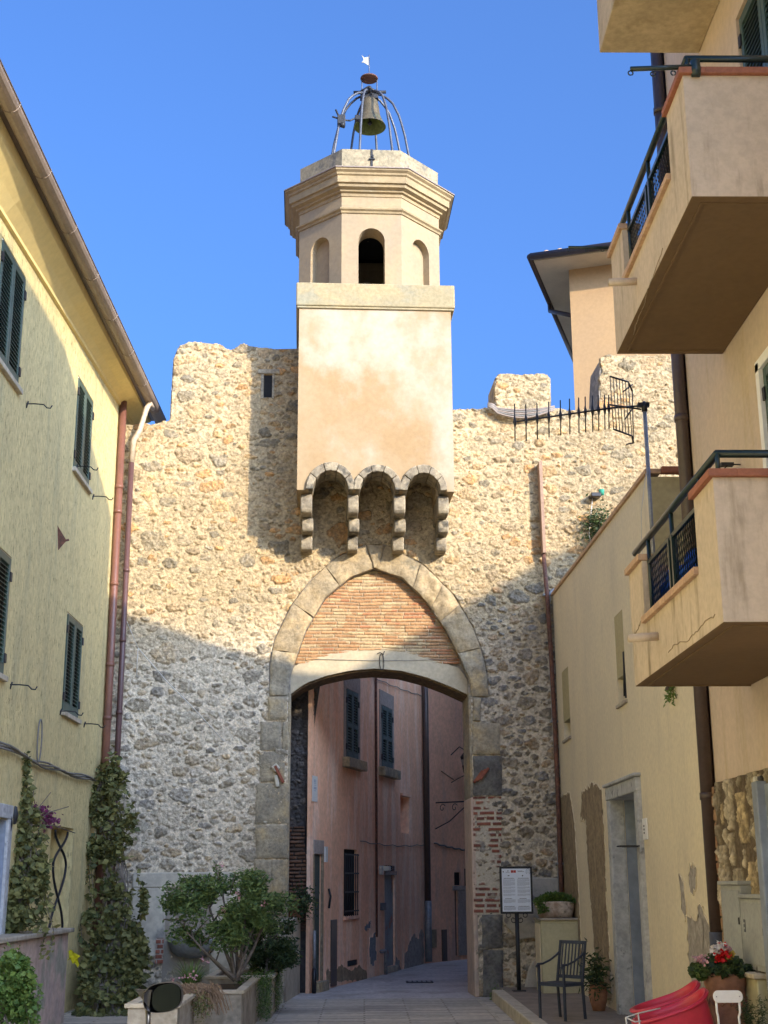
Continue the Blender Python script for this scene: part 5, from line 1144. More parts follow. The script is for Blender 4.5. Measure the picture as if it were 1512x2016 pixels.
# ------------------------------------------------------------------ pink houses beyond the gate
A0 = np.array([-0.97, 20.9]); uA = np.array([math.sin(rad(15.5)), math.cos(rad(15.5))]); nA = np.array([math.cos(rad(15.5)), -math.sin(rad(15.5))])
PA = lambda px, py, b=0.0: (lambda w: (float((w[:2]-A0) @ uA), float(w[2])))(W(px, py, pl=(tuple(A0+nA*b), tuple(uA))))
FA = frame((A0[0], A0[1], 0), (uA[0], uA[1], 0), (nA[0], nA[1], 0))
ph = thing('pink_house', 'weathered pink plastered house with green shutters seen through the arch', 'house', (A0[0], A0[1], 0))
def rectA(x0, y0, x1, y1):
    a, zt = PA(x0, y0); b, _ = PA(x1, y0+(y1-y0)*0.0); _, zb_ = PA((x0+x1)/2, y1); zt = PA((x0+x1)/2, y0)[1]; return (a, b, zb_, zt)
w1 = rectA(681, 1360, 704, 1495); w2 = rectA(750, 1392, 771, 1513)
gw = rectA(677, 1672, 703, 1803); vw = rectA(684, 1890, 703, 1902); gd = rectA(617, 1690, 634, 1905)
aE = PA(834, 1700)[0]
wd_ = rectA(757, 1722, 777, 1900); tw_ = rectA(757, 1704, 776, 1715); nw = rectA(788, 1568, 805, 1640)
gd = (gd[0], gd[1], 0.15, 2.05)
holesA = [(*w1, 0.10), (*w2, 0.10), (*gw, 0.22), (*vw, 0.12), (*gd, 0.25), (wd_[0], wd_[1], 0.12, wd_[3], 0.25), (*tw_, 0.2), (*nw, 0.18)]
MB(FA).box(0.50, 0.66, -0.06, -0.006, -0.1, 6.1).build('wall_return', M_pink, ph)
facade('wall', FA, 0.645, aE, -0.1, 6.1, holesA, M_pink, ph)
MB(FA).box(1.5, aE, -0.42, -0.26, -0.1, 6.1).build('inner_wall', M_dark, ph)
MB(FA).box(nw[0]-0.02, nw[1]+0.02, -0.22, -0.18, nw[2], nw[3]).build('blind_window', M_pink, ph)
MB(FA).box(nw[0]-0.02, nw[1]+0.05, 0, 0.05, nw[3], nw[3]+0.05).build('drip_ledge', M_pink, ph)
for k, (a, b, c, d) in enumerate((w1, w2)):
    shutters(ph, FA, a+0.01, b-0.01, c+0.01, d-0.01, b=-0.02, m=M_shutter_old)
    MB(FA).box(a-0.14, a, -0.09, 0.012, c, d).box(b, b+0.14, -0.09, 0.012, c, d).box(a-0.14, b+0.14, -0.09, 0.014, d, d+0.28).build('stone_surround', mat('grey_pink_stone', (0.36, 0.31, 0.27), (0.30, 0.26, 0.23), scale=5, bump=0.4, vary=0.15) if k == 0 else bpy.data.materials['grey_pink_stone'], ph, bevel=0.006)
    MB(FA).box(a-0.2, b+0.2, -0.09, 0.13, c-0.17, c-0.003).build('sill', M_ashlar_lo, ph, bevel=0.012)
a, b, c, d = gw
wg = MB(FA).box(a, b, -0.24, -0.225, c, d).build('window', M_glass, ph)
mb = MB(FA)
for i in range(7): x = a+0.03+(b-a-0.06)*i/6; mb.tube([(x, 0.02, c+0.0), (x, 0.02, d-0.07)], 0.010, 6)
for z in np.linspace(c+0.08, d-0.09, 4): mb.box(a-0.03, b+0.03, 0.012, 0.028, z-0.012, z+0.012)
mb.build('window_bars', M_iron, wg)
MB(FA).box(a-0.03, b+0.03, -0.1, 0.04, c-0.06, c-0.002).build('sill', M_pink2, ph, bevel=0.008)
a, b, c, d = vw; mb = MB(FA).box(a, b, -0.12, -0.115, c, d)
for z in np.linspace(c+0.02, d-0.02, 4): mb.box(a, b, -0.05, 0.005, z-0.006, z+0.006)
mb.build('vent_grille', M_iron, ph)
a, b, c, d = gd
MB(FA).box(a+0.02, b-0.02, -0.05, -0.03, c, d).build('green_door', M_greendoor, ph, bevel=0.01)
print('gd', gd, aE)
for q0_, q1_ in ((a-0.0, a+0.05), (b-0.004, b+0.07)): MB(FA).box(q0_, q1_, -0.02, 0.012, 0.0, d).build('door_jamb', M_brownpeel, ph, bevel=0.008)
MB(FA).box(a-0.0, b+0.07, -0.02, 0.015, d+0.001, d+0.22).build('door_lintel', bpy.data.materials['grey_pink_stone'], ph, bevel=0.01)
MB(FA).box(a-0.0, b+0.12, -0.02, 0.10, -0.05, c-0.004).build('doorstep', M_ashlar_lo, ph, bevel=0.012)
a, b, c, d = (wd_[0], wd_[1], 0.12, wd_[3])
MB(FA).box(a+0.004, b-0.004, -0.06, -0.04, c, d-0.003).build('white_door', M_greydoor, ph)
MB(FA).box(a-0.02, b+0.03, -0.2, 0.05, 0.02, c-0.003).build('doorstep', M_kerb, ph, bevel=0.01)
a, b, c, d = tw_; mb = MB(FA)
for i in range(6): x = a+0.02+(b-a-0.04)*i/5; mb.tube([(x, 0.0, c), (x, 0.0, d)], 0.010, 5)
for z in (c+0.03, d-0.03): mb.tube([(a, 0.0, z), (b, 0.0, z)], 0.010, 5)
mb.build('transom_grille', M_iron, ph)
MB(FA).box(a+0.004, b-0.004, -0.06, -0.04, c+0.004, d-0.004).build('transom_dark_panel', M_dark, ph)  # flat dark panel in place of the transom's unlit depth
a, b, c, d = gw; MB(FA).box(a+0.004, b-0.004, -0.07, -0.05, c+0.004, d-0.004).build('window_dark_panel', M_dark, ph)  # flat dark panel put in the opening for its shade
MB(FA).box(tw_[0]-0.05, tw_[1]+0.05, 0, 0.04, tw_[2]-0.07, tw_[2]-0.003).build('transom_sill', bpy.data.materials['grey_pink_stone'], ph)
a, z = PA(749, 1711); MB(FA).box(a-0.12, a+0.06, 0, 0.05, z-0.10, z+0.06).box(a+0.02, a+0.16, 0.02, 0.16, z-0.03, z+0.05).build('wall_lamp', M_plate, ph, bevel=0.01)
a, z = PA(750, 1783); MB(FA).box(a-0.08, a+0.10, 0, 0.08, z-0.08, z+0.05).build('letter_box', M_steel, ph, bevel=0.01)
# white plate with small print
a, z = PA(619, 1553); MB(FA).box(a-0.13, a+0.13, 0, 0.012, z-0.20, z+0.20).build('notice_plate', M_plate, ph, bevel=0.003)
mb = MB(FA)
for (dx, dz_, w_, h_) in ((-0.03, 0.12, 0.03, 0.025), (0.0, 0.08, 0.05, 0.006), (0.0, 0.055, 0.05, 0.006), (0.0, 0.01, 0.07, 0.02), (0.0, -0.03, 0.055, 0.006), (0.03, 0.12, 0.012, 0.025)): mb.box(a+dx-w_, a+dx+w_, 0.012, 0.0135, z+dz_-h_, z+dz_+h_)
mb.build('plate_print', M_ink, ph)
a, z = PA(640, 1682); MB(FA).box(a-0.06, a+0.06, 0, 0.03, z-0.12, z+0.12).build('bell_plate', M_plate, ph)
a, z = PA(656, 1860); a2, z2 = PA(662, 1810); MB(FA).box(a-0.16, a+0.16, 0, 0.02, 0.02, z2).build('flood_barrier', M_brownpipe, ph, bevel=0.006)
a, z = PA(645, 1765); MB(FA).tube([(a, 0.02, z+0.12), (a, 0.05, z), (a-0.02, 0.03, z-0.18)], 0.02, 6).build('door_chain', M_iron, ph)
# grey render showing near the ground
def peelA(pts, m, seed, jit=0.03):
    P = [PA(x, y) for x, y in pts]; out = []; r = random.Random(seed)
    for i in range(len(P)):
        a, c = np.array(P[i]), np.array(P[(i+1) % len(P)]); L = np.linalg.norm(c-a); n = max(1, int(L/0.06))
        for k in range(n): q = a+(c-a)*k/n; out.append((q[0]+r.uniform(-jit, jit)*2, q[1]+r.uniform(-jit, jit)))
    o = MB(FA).prism(out, 0.0005, 0.005).build('bare_render', m, ph); MB(FA).tube([(p[0], 0.003, p[1]) for p in out+out[:2]], 0.007, 5).build('plaster_lip', M_pink, o)
peelA([(796, 1880), (806, 1855), (815, 1838), (822, 1850), (830, 1825), (834, 1840), (834, 1903), (794, 1910)], M_peel, 8)
M_bluegrey = mat('blue_grey_render', (0.22, 0.25, 0.28), (0.18, 0.20, 0.22), scale=9, bump=0.5, vary=0.2)
peelA([(727, 1850), (739, 1832), (741, 1890), (733, 1902), (728, 1895)], M_bluegrey, 9)
peelA([(717, 1822), (730, 1812), (728, 1828), (720, 1832)], M_bluegrey, 10)
for k, pts_ in enumerate(([(640, 1935), (642, 1905), (655, 1915), (672, 1898), (690, 1912), (704, 1900), (722, 1910), (724, 1930)], [(776, 1912), (779, 1880), (786, 1893), (790, 1912)])): peelA(pts_, M_peel if k else M_brownpeel, 20+k, jit=0.02)
# pipes on the pink house
pk = thing('thin_downpipe', 'thin rusty brown pipe down the middle of the pink house', 'downpipe', tuple(FA(PA(738, 1600)[0], 0.04, 0)))
a = PA(738, 1600)[0]; MB(FA).tube([(a, 0.03, 8.0), (a, 0.03, PA(738, 1845)[1])], 0.022, 8).build('pipe', M_rust, pk)
gp = thing('gas_pipe', 'short grey gas pipe with an elbow beside the pale door', 'pipe', tuple(FA(PA(750, 1880)[0], 0.04, 0)))
a, z = PA(752, 1872); MB(FA).tube([(a-0.25, 0.05, z), (a, 0.06, z), (a+0.04, 0.06, z-0.06), (a+0.04, 0.06, 0.0)], 0.032, 8).build('pipe', M_zinc, gp)
gp2 = thing('gas_pipe', 'grey gas pipe with a black foot left of the green door', 'pipe', tuple(FA(PA(612, 1850)[0], 0.06, 0)))
a, z = PA(612, 1832); MB(FA).tube([(a, 0.06, z), (a, 0.06, 0.35)], 0.025, 8).build('pipe', M_zinc, gp2); MB(FA).tube([(a, 0.06, 0.36), (a, 0.06, 0.0)], 0.034, 8).build('pipe_foot', M_black, gp2)
bd = thing('large_downpipe', 'wide dark downpipe at the bend between the two pink fronts', 'downpipe', tuple(FA(aE, 0.07, 0)))
MB(FA).tube([(aE-0.03, 0.09, 8.2), (aE-0.03, 0.09, 0.05)], 0.068, 10).build('pipe', M_brownpipe, bd)
MB(FA).tube([(aE-0.03, 0.09, 1.25), (aE-0.03, 0.09, 0.05)], 0.074, 10).build('pipe_foot', M_zinc, bd)
def sag(name, lab, p, q, n=16, s=0.15, r=0.008, tf=FA, m=M_cable):
    t_ = thing(name, lab, 'cable', tf(*p))
    pts = [(p[0]+(q[0]-p[0])*t, 0.03, p[2]+(q[2]-p[2])*t-s*4*t*(1-t)+0.015*math.sin(t*31)) for t in np.linspace(0, 1, n)]
    MB(tf).tube(pts, r, 5).build('cable', m, t_)
a, z = PA(706, 1656); a2, z2 = PA(832, 1663); sag('wall_cable', 'drooping cable low across the pink wall above the door', (a, 0, z), (a2, 0, z2), s=0.05)
a, z = PA(725, 1330); a2, z2 = PA(832, 1371); sag('wall_cable', 'cable running down across the pink wall under the arch crown', (a, 0, z), (a2, 0, z2), s=0.03)

# second pink front, turned further to the right
B0 = A0+uA*aE; angB = rad(33); uB = np.array([math.sin(angB), math.cos(angB)]); nB = np.array([math.cos(angB), -math.sin(angB)])
FB = frame((B0[0], B0[1], 0), (uB[0], uB[1], 0), (nB[0], nB[1], 0))
PB = lambda px, py: (lambda w: (float((w[:2]-B0) @ uB), float(w[2])))(W(px, py, pl=(tuple(B0), tuple(uB))))
ph2 = thing('dusty_pink_house', 'dusty pink house with dark doorways beyond the wide downpipe', 'house', (B0[0], B0[1], 0))
def rectB(x0, y0, x1, y1): a = PB(x0, y0)[0]; b = PB(x1, y0)[0]; return (a, b, PB((x0+x1)/2, y1)[1], PB((x0+x1)/2, y0)[1])
h1 = rectB(894, 1717, 907, 1743); h2 = rectB(895, 1753, 900, 1900); h3 = rectB(914, 1710, 930, 1818); h4 = rectB(869, 1830, 878, 1905)
facade('wall', FB, 0.0, 5.5, -0.1, 6.3, [(*h1, 0.2), (h2[0], h2[1], 0.1, h2[3], 0.2), (*h3, 0.15)], M_pink2, ph2)
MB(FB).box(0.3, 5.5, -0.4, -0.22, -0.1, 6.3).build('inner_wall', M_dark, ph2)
MB(FB).box(h1[0]-0.1, h1[1]+0.3, 0, 0.04, h2[3], h1[2]-0.01).box(h2[1], h2[1]+0.45, 0.0, 0.03, 0.1, h2[3]).build('door_surround', bpy.data.materials['grey_pink_stone'], ph2, bevel=0.01)
for q_ in (h1, (h2[0], h2[1], 0.1, h2[3]), h3): MB(FB).box(q_[0]+0.004, q_[1]-0.004, -0.06, -0.04, q_[2]+0.004, q_[3]-0.004).build('door', M_dark, ph2)
MB(FB).box(h4[0], h4[1], 0, 0.025, 0.02, h4[3]).build('flood_barrier', M_brownpipe, ph2)
a, z = PB(851, 1848); MB(FB).box(a-0.15, a+0.15, 0, 0.02, z-0.18, z+0.18).build('wall_hatch', M_brownpeel, ph2)
a, z = PB(852, 1580); a2, z2 = PB(916, 1582)
br = thing('iron_bracket', 'scrolled wrought iron bracket on the dusty pink wall', 'bracket', FB(a, 0, z))
MB(FB).tube([(a+0.1, 0.02, z), (a+0.1, 0.95, z)], 0.016, 6).tube([(a+0.1, 0.0, z-0.55), (a+0.1, 0.35, z-0.40), (a+0.1, 0.85, z-0.02)], 0.012, 6).build('arm', M_iron, br)
for c_ in (0.18, 0.48, 0.80):
    MB(FB).tube([(a+0.1, c_+(0.10-0.012*t)*math.cos(t)*0.8, z-0.12+(0.10-0.012*t)*math.sin(t)) for t in np.linspace(0.5, 7, 26)], 0.008, 5).build('scroll', M_iron, br)
ln = thing('street_lantern', 'black iron lantern hanging on the pink wall at the arch edge', 'street lamp', FB(PB(905, 1500)[0], 0.3, PB(905, 1500)[1]))
a, z = PB(888, 1500); mb = MB(FB); mb.tube([(a, 0, z+0.15), (a, 0.22, z+0.32), (a, 0.42, z+0.2)], 0.012, 6).tube([(a, 0, z-0.45), (a, 0.2, z-0.36), (a, 0.42, z-0.28)], 0.010, 6).build('arm', M_iron, ln)
MB(FB).lathe((a, 0.42, z-0.25), [(0.05, -0.05), (0.10, 0.0), (0.15, 0.30), (0.16, 0.34), (0.10, 0.42), (0.03, 0.50), (0.005, 0.55)], 6, smooth=False).build('lamp_head', M_iron, ln)
MB(FB).lathe((a, 0.42, z-0.25), [(0.102, 0.02), (0.148, 0.28)], 6, smooth=False).build('glass_pane', mat('lamp_glass', (0.35, 0.33, 0.3), rough=0.1, bump=0), ln)
a, z = PB(853, 1660); a2, z2 = PB(925, 1675); sag('wall_cable', 'thick tangled cable along the dusty pink wall', (a, 0, z), (a2, 0, z2), s=0.02, r=0.018, tf=FB)
a, z = PB(868, 1518); a2, z2 = PB(892, 1535); MB(FB).tube([(a, 0.01, z), (a2, 0.015, z2)], 0.01, 5).build('rust_streak_bar', M_brownpeel, ph2)

# dark leaning buttress left of the passage
pl_ = ((-0.95, 21.50), (1.0, 0.0))
bt_px = [(520, 1330), (640, 1322), (629, 1345), (622, 1400), (614, 1470), (606, 1540), (602, 1600), (600, 1660), (604, 1700), (606, 1760), (607, 1800), (607, 1970), (520, 1970)]
BP = [W(x, y, pl=pl_) for x, y in bt_px]; BP = [(p[0], p[2]) for p in BP]
bu = thing('brick_buttress', 'dark leaning rubble and thin brick buttress at the left of the passage', 'buttress', (-1.3, 21.75, 0))
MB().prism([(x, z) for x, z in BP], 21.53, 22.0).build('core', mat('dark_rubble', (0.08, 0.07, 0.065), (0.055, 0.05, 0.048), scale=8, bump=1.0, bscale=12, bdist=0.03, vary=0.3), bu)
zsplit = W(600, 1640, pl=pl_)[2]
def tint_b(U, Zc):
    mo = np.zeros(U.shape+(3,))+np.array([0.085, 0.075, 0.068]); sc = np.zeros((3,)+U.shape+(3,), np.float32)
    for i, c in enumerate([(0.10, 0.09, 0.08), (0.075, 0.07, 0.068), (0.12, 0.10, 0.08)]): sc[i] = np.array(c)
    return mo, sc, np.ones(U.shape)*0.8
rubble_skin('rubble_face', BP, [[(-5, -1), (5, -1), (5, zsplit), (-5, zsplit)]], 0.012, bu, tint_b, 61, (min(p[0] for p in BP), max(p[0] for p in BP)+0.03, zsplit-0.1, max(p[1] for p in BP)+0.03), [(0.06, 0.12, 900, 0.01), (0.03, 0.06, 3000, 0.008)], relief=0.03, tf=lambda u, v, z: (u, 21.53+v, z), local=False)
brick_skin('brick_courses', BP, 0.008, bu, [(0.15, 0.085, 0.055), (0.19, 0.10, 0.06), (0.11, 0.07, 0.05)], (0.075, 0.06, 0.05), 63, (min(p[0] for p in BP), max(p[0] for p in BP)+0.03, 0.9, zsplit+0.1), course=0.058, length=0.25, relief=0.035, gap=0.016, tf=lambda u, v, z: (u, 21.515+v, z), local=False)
# low wall running from the gate, with a pot on it
sw = thing('passage_wall', 'low cream plastered wall running into the gate passage at its left side', 'wall', (-1.3, 20.5, 0))
pw = [W(592, 1803, Z=1.12), W(549, 1815, Z=1.12)]
def pw_x(y): return -0.95-(21.8-y)*0.085
mb = MB(); y0, y1 = 19.75, 21.46
mb.hexa([(-1.75, y0, -0.05), (pw_x(y0), y0, -0.05), (pw_x(y1), y1, -0.05), (-1.55, y1, -0.05), (-1.75, y0, 1.10), (pw_x(y0), y0, 1.10), (pw_x(y1), y1, 1.12), (-1.55, y1, 1.12)])
mb.build('wall', mat('stained_cream_plaster', (0.50, 0.45, 0.34), (0.42, 0.38, 0.30), scale=2, c3=(0.24, 0.21, 0.16), s3=2.4, t3=(0.52, 0.68), st3=(1.5, 1.5, 0.6), bump=0.5, bscale=18, vary=0.12), sw, bevel=0.025)
fp = thing('flower_pot', 'terracotta pot with dark leafy plant on the low passage wall', 'flower pot', (-1.15, 21.1, 1.12))
cx, cy = W(585, 1800, Z=1.12)[:2]
MB().lathe((-1.06, 21.2, 1.11), [(0.01, 0), (0.105, 0), (0.15, 0.24), (0.165, 0.24), (0.165, 0.28), (0.14, 0.28), (0.13, 0.24), (0.01, 0.24)], 20).build('pot', M_terra, fp)
r_ = np.random.default_rng(8); P = r_.normal(size=(700, 3))*np.array([0.10, 0.12, 0.10])+np.array([-0.95, 21.1, 1.34])
leaves('foliage', P, 0.055, M_leaf_dk, fp, seed=3)
# walls that close the far end of the street, right side
rh = thing('rose_house', 'rose plastered house side on the right just past the arch', 'house', (1.72, 22, 0))
mb = MB(); x0 = 1.60
mb.hexa([(x0+0.02, 21.56, -0.1), (6, 21.8, -0.1), (9, 27, -0.1), (2.05, 25.6, -0.1), (x0+0.02, 21.56, 4.9), (6, 21.8, 4.9), (9, 27, 4.9), (2.05, 25.6, 4.9)])
mb.build('wall', mat('rose_plaster', (0.42, 0.26, 0.21), (0.36, 0.23, 0.19), scale=2, bump=0.3, vary=0.1), rh)
# ------------------------------------------------------------------ pipes and cables on the gate wall
def GW(u, v, z): return (GO[0]+u*GU[0]+v*GV[0], GO[1]+u*GU[1]+v*GV[1], z)
rp = thing('rusty_downpipe', 'rusty red downpipe topped by a flat strip, left of the low yellow house', 'downpipe', GW(2.9, -0.1, 0))
pp_ = [(1062, 912), (1066, 1000), (1070, 1090), (1077, 1170), (1085, 1290), (1092, 1420), (1098, 1560), (1103, 1700), (1107, 1790)]
q_ = [WL(x, y, -0.12) for x, y in pp_]
MB(GW).tube([(u, -0.12, z) for u, z in q_[2:]], 0.034, 10).build('pipe', M_rust, rp)
a, z = q_[0]; b, z2 = q_[2]
mb = MB(GW); mb.hexa([(b-0.02, -0.20, z2), (b+0.03, -0.20, z2), (b+0.03, 0.0, z2), (b-0.02, 0.0, z2), (a-0.02, -0.20, z), (a+0.03, -0.20, z+0.03), (a+0.03, 0.0, z+0.03), (a-0.02, 0.0, z)]); mb.build('strip', mat('tan_strip', (0.36, 0.24, 0.17), bump=0.1), rp)
for u, z in q_[3::2]: MB(GW).box(u-0.06, u+0.06, -0.13, 0.0, z-0.015, z+0.015).build('bracket', M_zinc, rp)
zp = thing('zinc_downpipe', 'thin grey downpipe in the corner beside the rusty red one', 'downpipe', GW(3.0, -0.1, 0))
q_ = [WL(x, y, -0.10) for x, y in [(1092, 1160), (1084, 1166), (1081, 1185), (1084, 1290), (1092, 1450), (1101, 1700), (1104, 1800)]]
MB(GW).tube([(u, -0.08, z) for u, z in q_], 0.026, 10).build('pipe', M_zinc, zp)
wc = thing('wall_top_cables', 'bundle of slack cables lying on the wall top beneath the small battlement', 'cable', GW(2.5, 0.0, 9.2))
for k in range(5):
    P = [(960+i*(1092-960)/14, 800+k*1.6+(7+k*2.2)*math.sin(math.pi*i/14)-(6 if i < 2 else 0)) for i in range(15)]
    q_ = [WL(x, y, -0.10-0.01*k) for x, y in P]; MB(GW).tube([(u, -0.10-0.01*k, z) for u, z in q_], 0.016, 6).build('cable', M_cable if k % 2 else M_gutter, wc)
wl_ = thing('wall_floodlight', 'small dark floodlight with a green cap fixed to the gate wall', 'floodlight', GW(*((WL(1178, 968, -0.1)[0],)+(-0.1,)+(WL(1178, 968, -0.1)[1],))))
u, z = WL(1176, 970, -0.1); MB(GW).box(u-0.12, u+0.04, -0.2, -0.02, z-0.09, z-0.02).build('housing', M_black, wl_, bevel=0.01); MB(GW).lathe((u+0.06, -0.14, z+0.0), [(0.04, -0.05), (0.045, 0.04), (0.01, 0.05)], 12, close=True).build('cap', mat('green_cap', (0.05, 0.30, 0.20), bump=0), wl_)
MB(GW).tube([(u-0.08, -0.08, z-0.09), (u-0.12, -0.06, z-0.4), (u-0.16, -0.06, z-0.7), (u-0.10, -0.06, z-1.0)], 0.008, 5).build('cable', M_string, wl_)
bu_ = thing('wall_bush', 'small dark bush growing from the gate wall above the yellow house', 'bush', GW(3.6, -0.1, 7.0))
u, z = WL(1180, 1040, -0.1); r_ = np.random.default_rng(3); P = r_.normal(size=(900, 3))*np.array([0.13, 0.10, 0.16])+np.array([u, -0.12, z]); leaves('foliage', [GW(*p) for p in P], 0.06, M_leaf_dk, bu_, seed=4)
MB(GW).tube([(u, 0, z-0.2), (u-0.03, -0.1, z), (u+0.05, -0.15, z+0.2)], 0.012, 5).build('stem', M_bark, bu_)

# ------------------------------------------------------------------ television antenna
AY = 12.9
def AT(px, py, Y=AY): w = W(px, py, Y=Y); return (w[0], w[1], w[2])
at = thing('tv_antenna', 'television antenna with many short rods on a grey mast above the yellow house', 'antenna', AT(1279, 1120))
m0, m1 = AT(1279, 1120), AT(1268, 792)
m0 = (m1[0], m1[1], 3.96)
MB().tube([m0, m1], 0.020, 10).build('mast', M_zinc, at)
MB().box(m1[0]-0.07, m1[0]+0.05, AY-0.03, AY+0.03, m1[2]-0.05, m1[2]-0.01).lathe((m1[0], AY, m1[2]-0.06), [(0.03, -0.04), (0.033, 0.05), (0.01, 0.07)], 10, close=True).build('clamp', M_black, at)
b0, b1 = AT(1010, 831, AY-0.35), AT(1205, 803, AY-0.02); B0_, B1_ = np.array(b0), np.array(b1)
MB().tube([b0, b1, AT(1262, 799, AY)], 0.010, 6).build('boom', M_black, at)
xs_ = [1013, 1035, 1057, 1080, 1103, 1121, 1139, 1152, 1166, 1178, 1190, 1198]; hs_ = [(795, 869), (796, 868), (794, 865), (791, 861), (788, 857), (785, 855), (783, 853), (781, 851), (779, 850), (778, 848), (777, 846), (777, 845)]
for x, (ya, yb) in zip(xs_, hs_):
    t = (x-1010)/195; Y_ = AY-0.35*(1-t); p, q = AT(x, ya, Y_), AT(x+1, yb, Y_)
    MB().tube([p, q], 0.0065, 5).build('rod', M_black, at)
    c = AT(x+0.5, 831-28*t, Y_); MB().lathe(c, [(0.007, -0.06), (0.016, -0.015), (0.016, 0.015), (0.007, 0.06)], 8).build('insulator', M_black, at)
for s, (ys0, ys1) in ((1, (740, 800)), (-1, (806, 865))):
    e = [(1203, ys0+2 if s == 1 else 848), (1240, ys0+14 if s == 1 else 857), (1247, ys0+28 if s == 1 else 872)]
mb = MB()
R1 = [AT(1201, 741, AY-0.12), AT(1237, 752, AY+0.12), AT(1245, 770, AY+0.2)]; R2 = [AT(1208, 845, AY-0.12), AT(1244, 858, AY+0.12), AT(1247, 872, AY+0.2)]
for i in range(7):
    t = i/6.0; f = lambda R: tuple(np.array(R[0])*(1-t)+np.array(R[1])*t)
    mb.tube([f(R1), f(R2)], 0.0045, 4)
mb.tube(R1, 0.01, 5).tube(R2, 0.01, 5).tube([AT(1233, 875, AY+0.15), R2[2]], 0.008, 5).tube([R1[2], R2[2]], 0.006, 4)
mb.tube([AT(1245, 757, AY+.2), AT(1226, 772, AY+.1)], 0.008, 5).tube([AT(1200, 797, AY-.05), AT(1262, 806, AY)], 0.010, 5).tube([AT(1246, 803, AY), AT(1230, 826, AY)], 0.008, 5)
mb.build('reflector', M_black, at)
MB().tube([(m1[0]-0.03, AY-0.02, 5.6), (m1[0]-0.10, AY-0.02, 5.2), (m1[0]-0.12, AY-0.02, 4.8), (m1[0]-0.05, AY-0.02, 4.5)], 0.004, 4).build('cable', M_string, at)

# ------------------------------------------------------------------ information sign
SY = 19.75
sg = thing('information_sign', 'white printed information board in a dark frame on a black post', 'sign', (W(1022, 1940, Y=SY)[0], SY, 0.135))
c0, c1 = W(983, 1706, Y=SY), W(1047, 1706, Y=SY); zb_ = W(1015, 1799, Y=SY)[2]; x0, x1, zt = c0[0], c1[0], c0[2]
xm = (x0+x1)/2
MB().tube([(xm+0.0, SY+0.03, 0.13), (xm, SY+0.03, zb_+0.05)], 0.030, 12).box(xm-0.09, xm+0.09, SY-0.05, SY+0.12, 0.134, 0.15).build('post', M_iron, sg)
MB().box(x0, x1, SY-0.015, SY+0.02, zb_, zt).build('frame', M_iron, sg, bevel=0.004)
MB().box(x0+0.03, x1-0.03, SY-0.02, SY-0.0155, zb_+0.03, zt-0.03).build('panel', M_paper, sg)
for s in (-1, 1):
    MB().tube([(xm+s*(0.045+0.035*math.cos(t)*(1-t/14)), SY+0.02, zb_-0.09-0.035*math.sin(t)*(1-t/14)) for t in np.linspace(-1.5, 5.2, 20)], 0.006, 5).tube([(xm+s*(0.12+0.03*math.cos(t)), SY+0.02, zb_-0.02-0.03*math.sin(t)) for t in np.linspace(-1.5, 4.0, 16)], 0.006, 5).build('scroll', M_iron, sg)
w_ = x1-x0; h_ = zt-zb_; mb = MB(); mdk = MB(); mrd = MB(); rr = random.Random(4)
def sx(f): return x0+w_*f
def sz(f): return zt-h_*f
def bx(m_, fx0, fx1, fz0, fz1): m_.box(sx(fx0), sx(fx1), SY-0.0215, SY-0.0203, sz(fz1), sz(fz0))
for col in ((0.10, 0.47), (0.53, 0.92)):
    f = 0.275
    for (fa, fb, last) in ((0.275, 0.335, .0), (0.335, 0.415, .9), (0.430, 0.48, .6), (0.492, 0.565, .95), (0.58, 0.632, .5), (0.70, 0.775, .7), (0.86, 0.93, .6)):
        n = max(3, int((fb-fa)/0.011))
        for i in range(n):
            e = col[1]-(rr.random()*0.01 if i < n-1 else (col[1]-col[0])*0.35); x = col[0]
            while x < e-0.01:
                wd = min(0.02+rr.random()*0.05, e-x); z = fa+(fb-fa)*i/n; bx(mb, x, x+wd, z, z+0.006); x += wd+0.006
    for (fz, a_, b_) in ((0.245, .06, .92), (0.675, .15, .7), (0.838, .05, .9)):
        x = col[0]+(col[1]-col[0])*a_; e = col[0]+(col[1]-col[0])*b_
        while x < e: wd = 0.012+rr.random()*0.03; bx(mdk, x, min(x+wd, e), fz, fz+0.012); x += wd+0.006
bx(mdk, 0.245, 0.30, 0.185, 0.205); bx(mdk, 0.68, 0.72, 0.183, 0.21)
bx(mdk, 0.095, 0.13, 0.10, 0.125); bx(mdk, 0.19, 0.31, 0.12, 0.127); bx(mdk, 0.24, 0.27, 0.085, 0.105)
bx(mdk, 0.54, 0.70, 0.092, 0.099); bx(mdk, 0.56, 0.75, 0.105, 0.112)
bx(mrd, 0.345, 0.425, 0.08, 0.135); bx(mrd, 0.43, 0.50, 0.08, 0.135)
bx(mdk, 0.36, 0.41, 0.1095, 0.118)
mb.build('small_print', M_ink, sg); mdk.build('headings', M_inkdk, sg); mrd.build('red_logo', M_inkred, sg)
MB().tube([(sx(0.87)+0.028*math.cos(t), SY-0.021, sz(0.11)+0.038*math.sin(t)) for t in np.linspace(-1.2, 4.2, 18)], 0.004, 4).tube([(sx(0.87)+0.012*math.cos(t), SY-0.021, sz(0.11)+0.02*math.sin(t)) for t in np.linspace(0, 6.2, 12)], 0.0025, 4).build('crest', M_ink, sg)

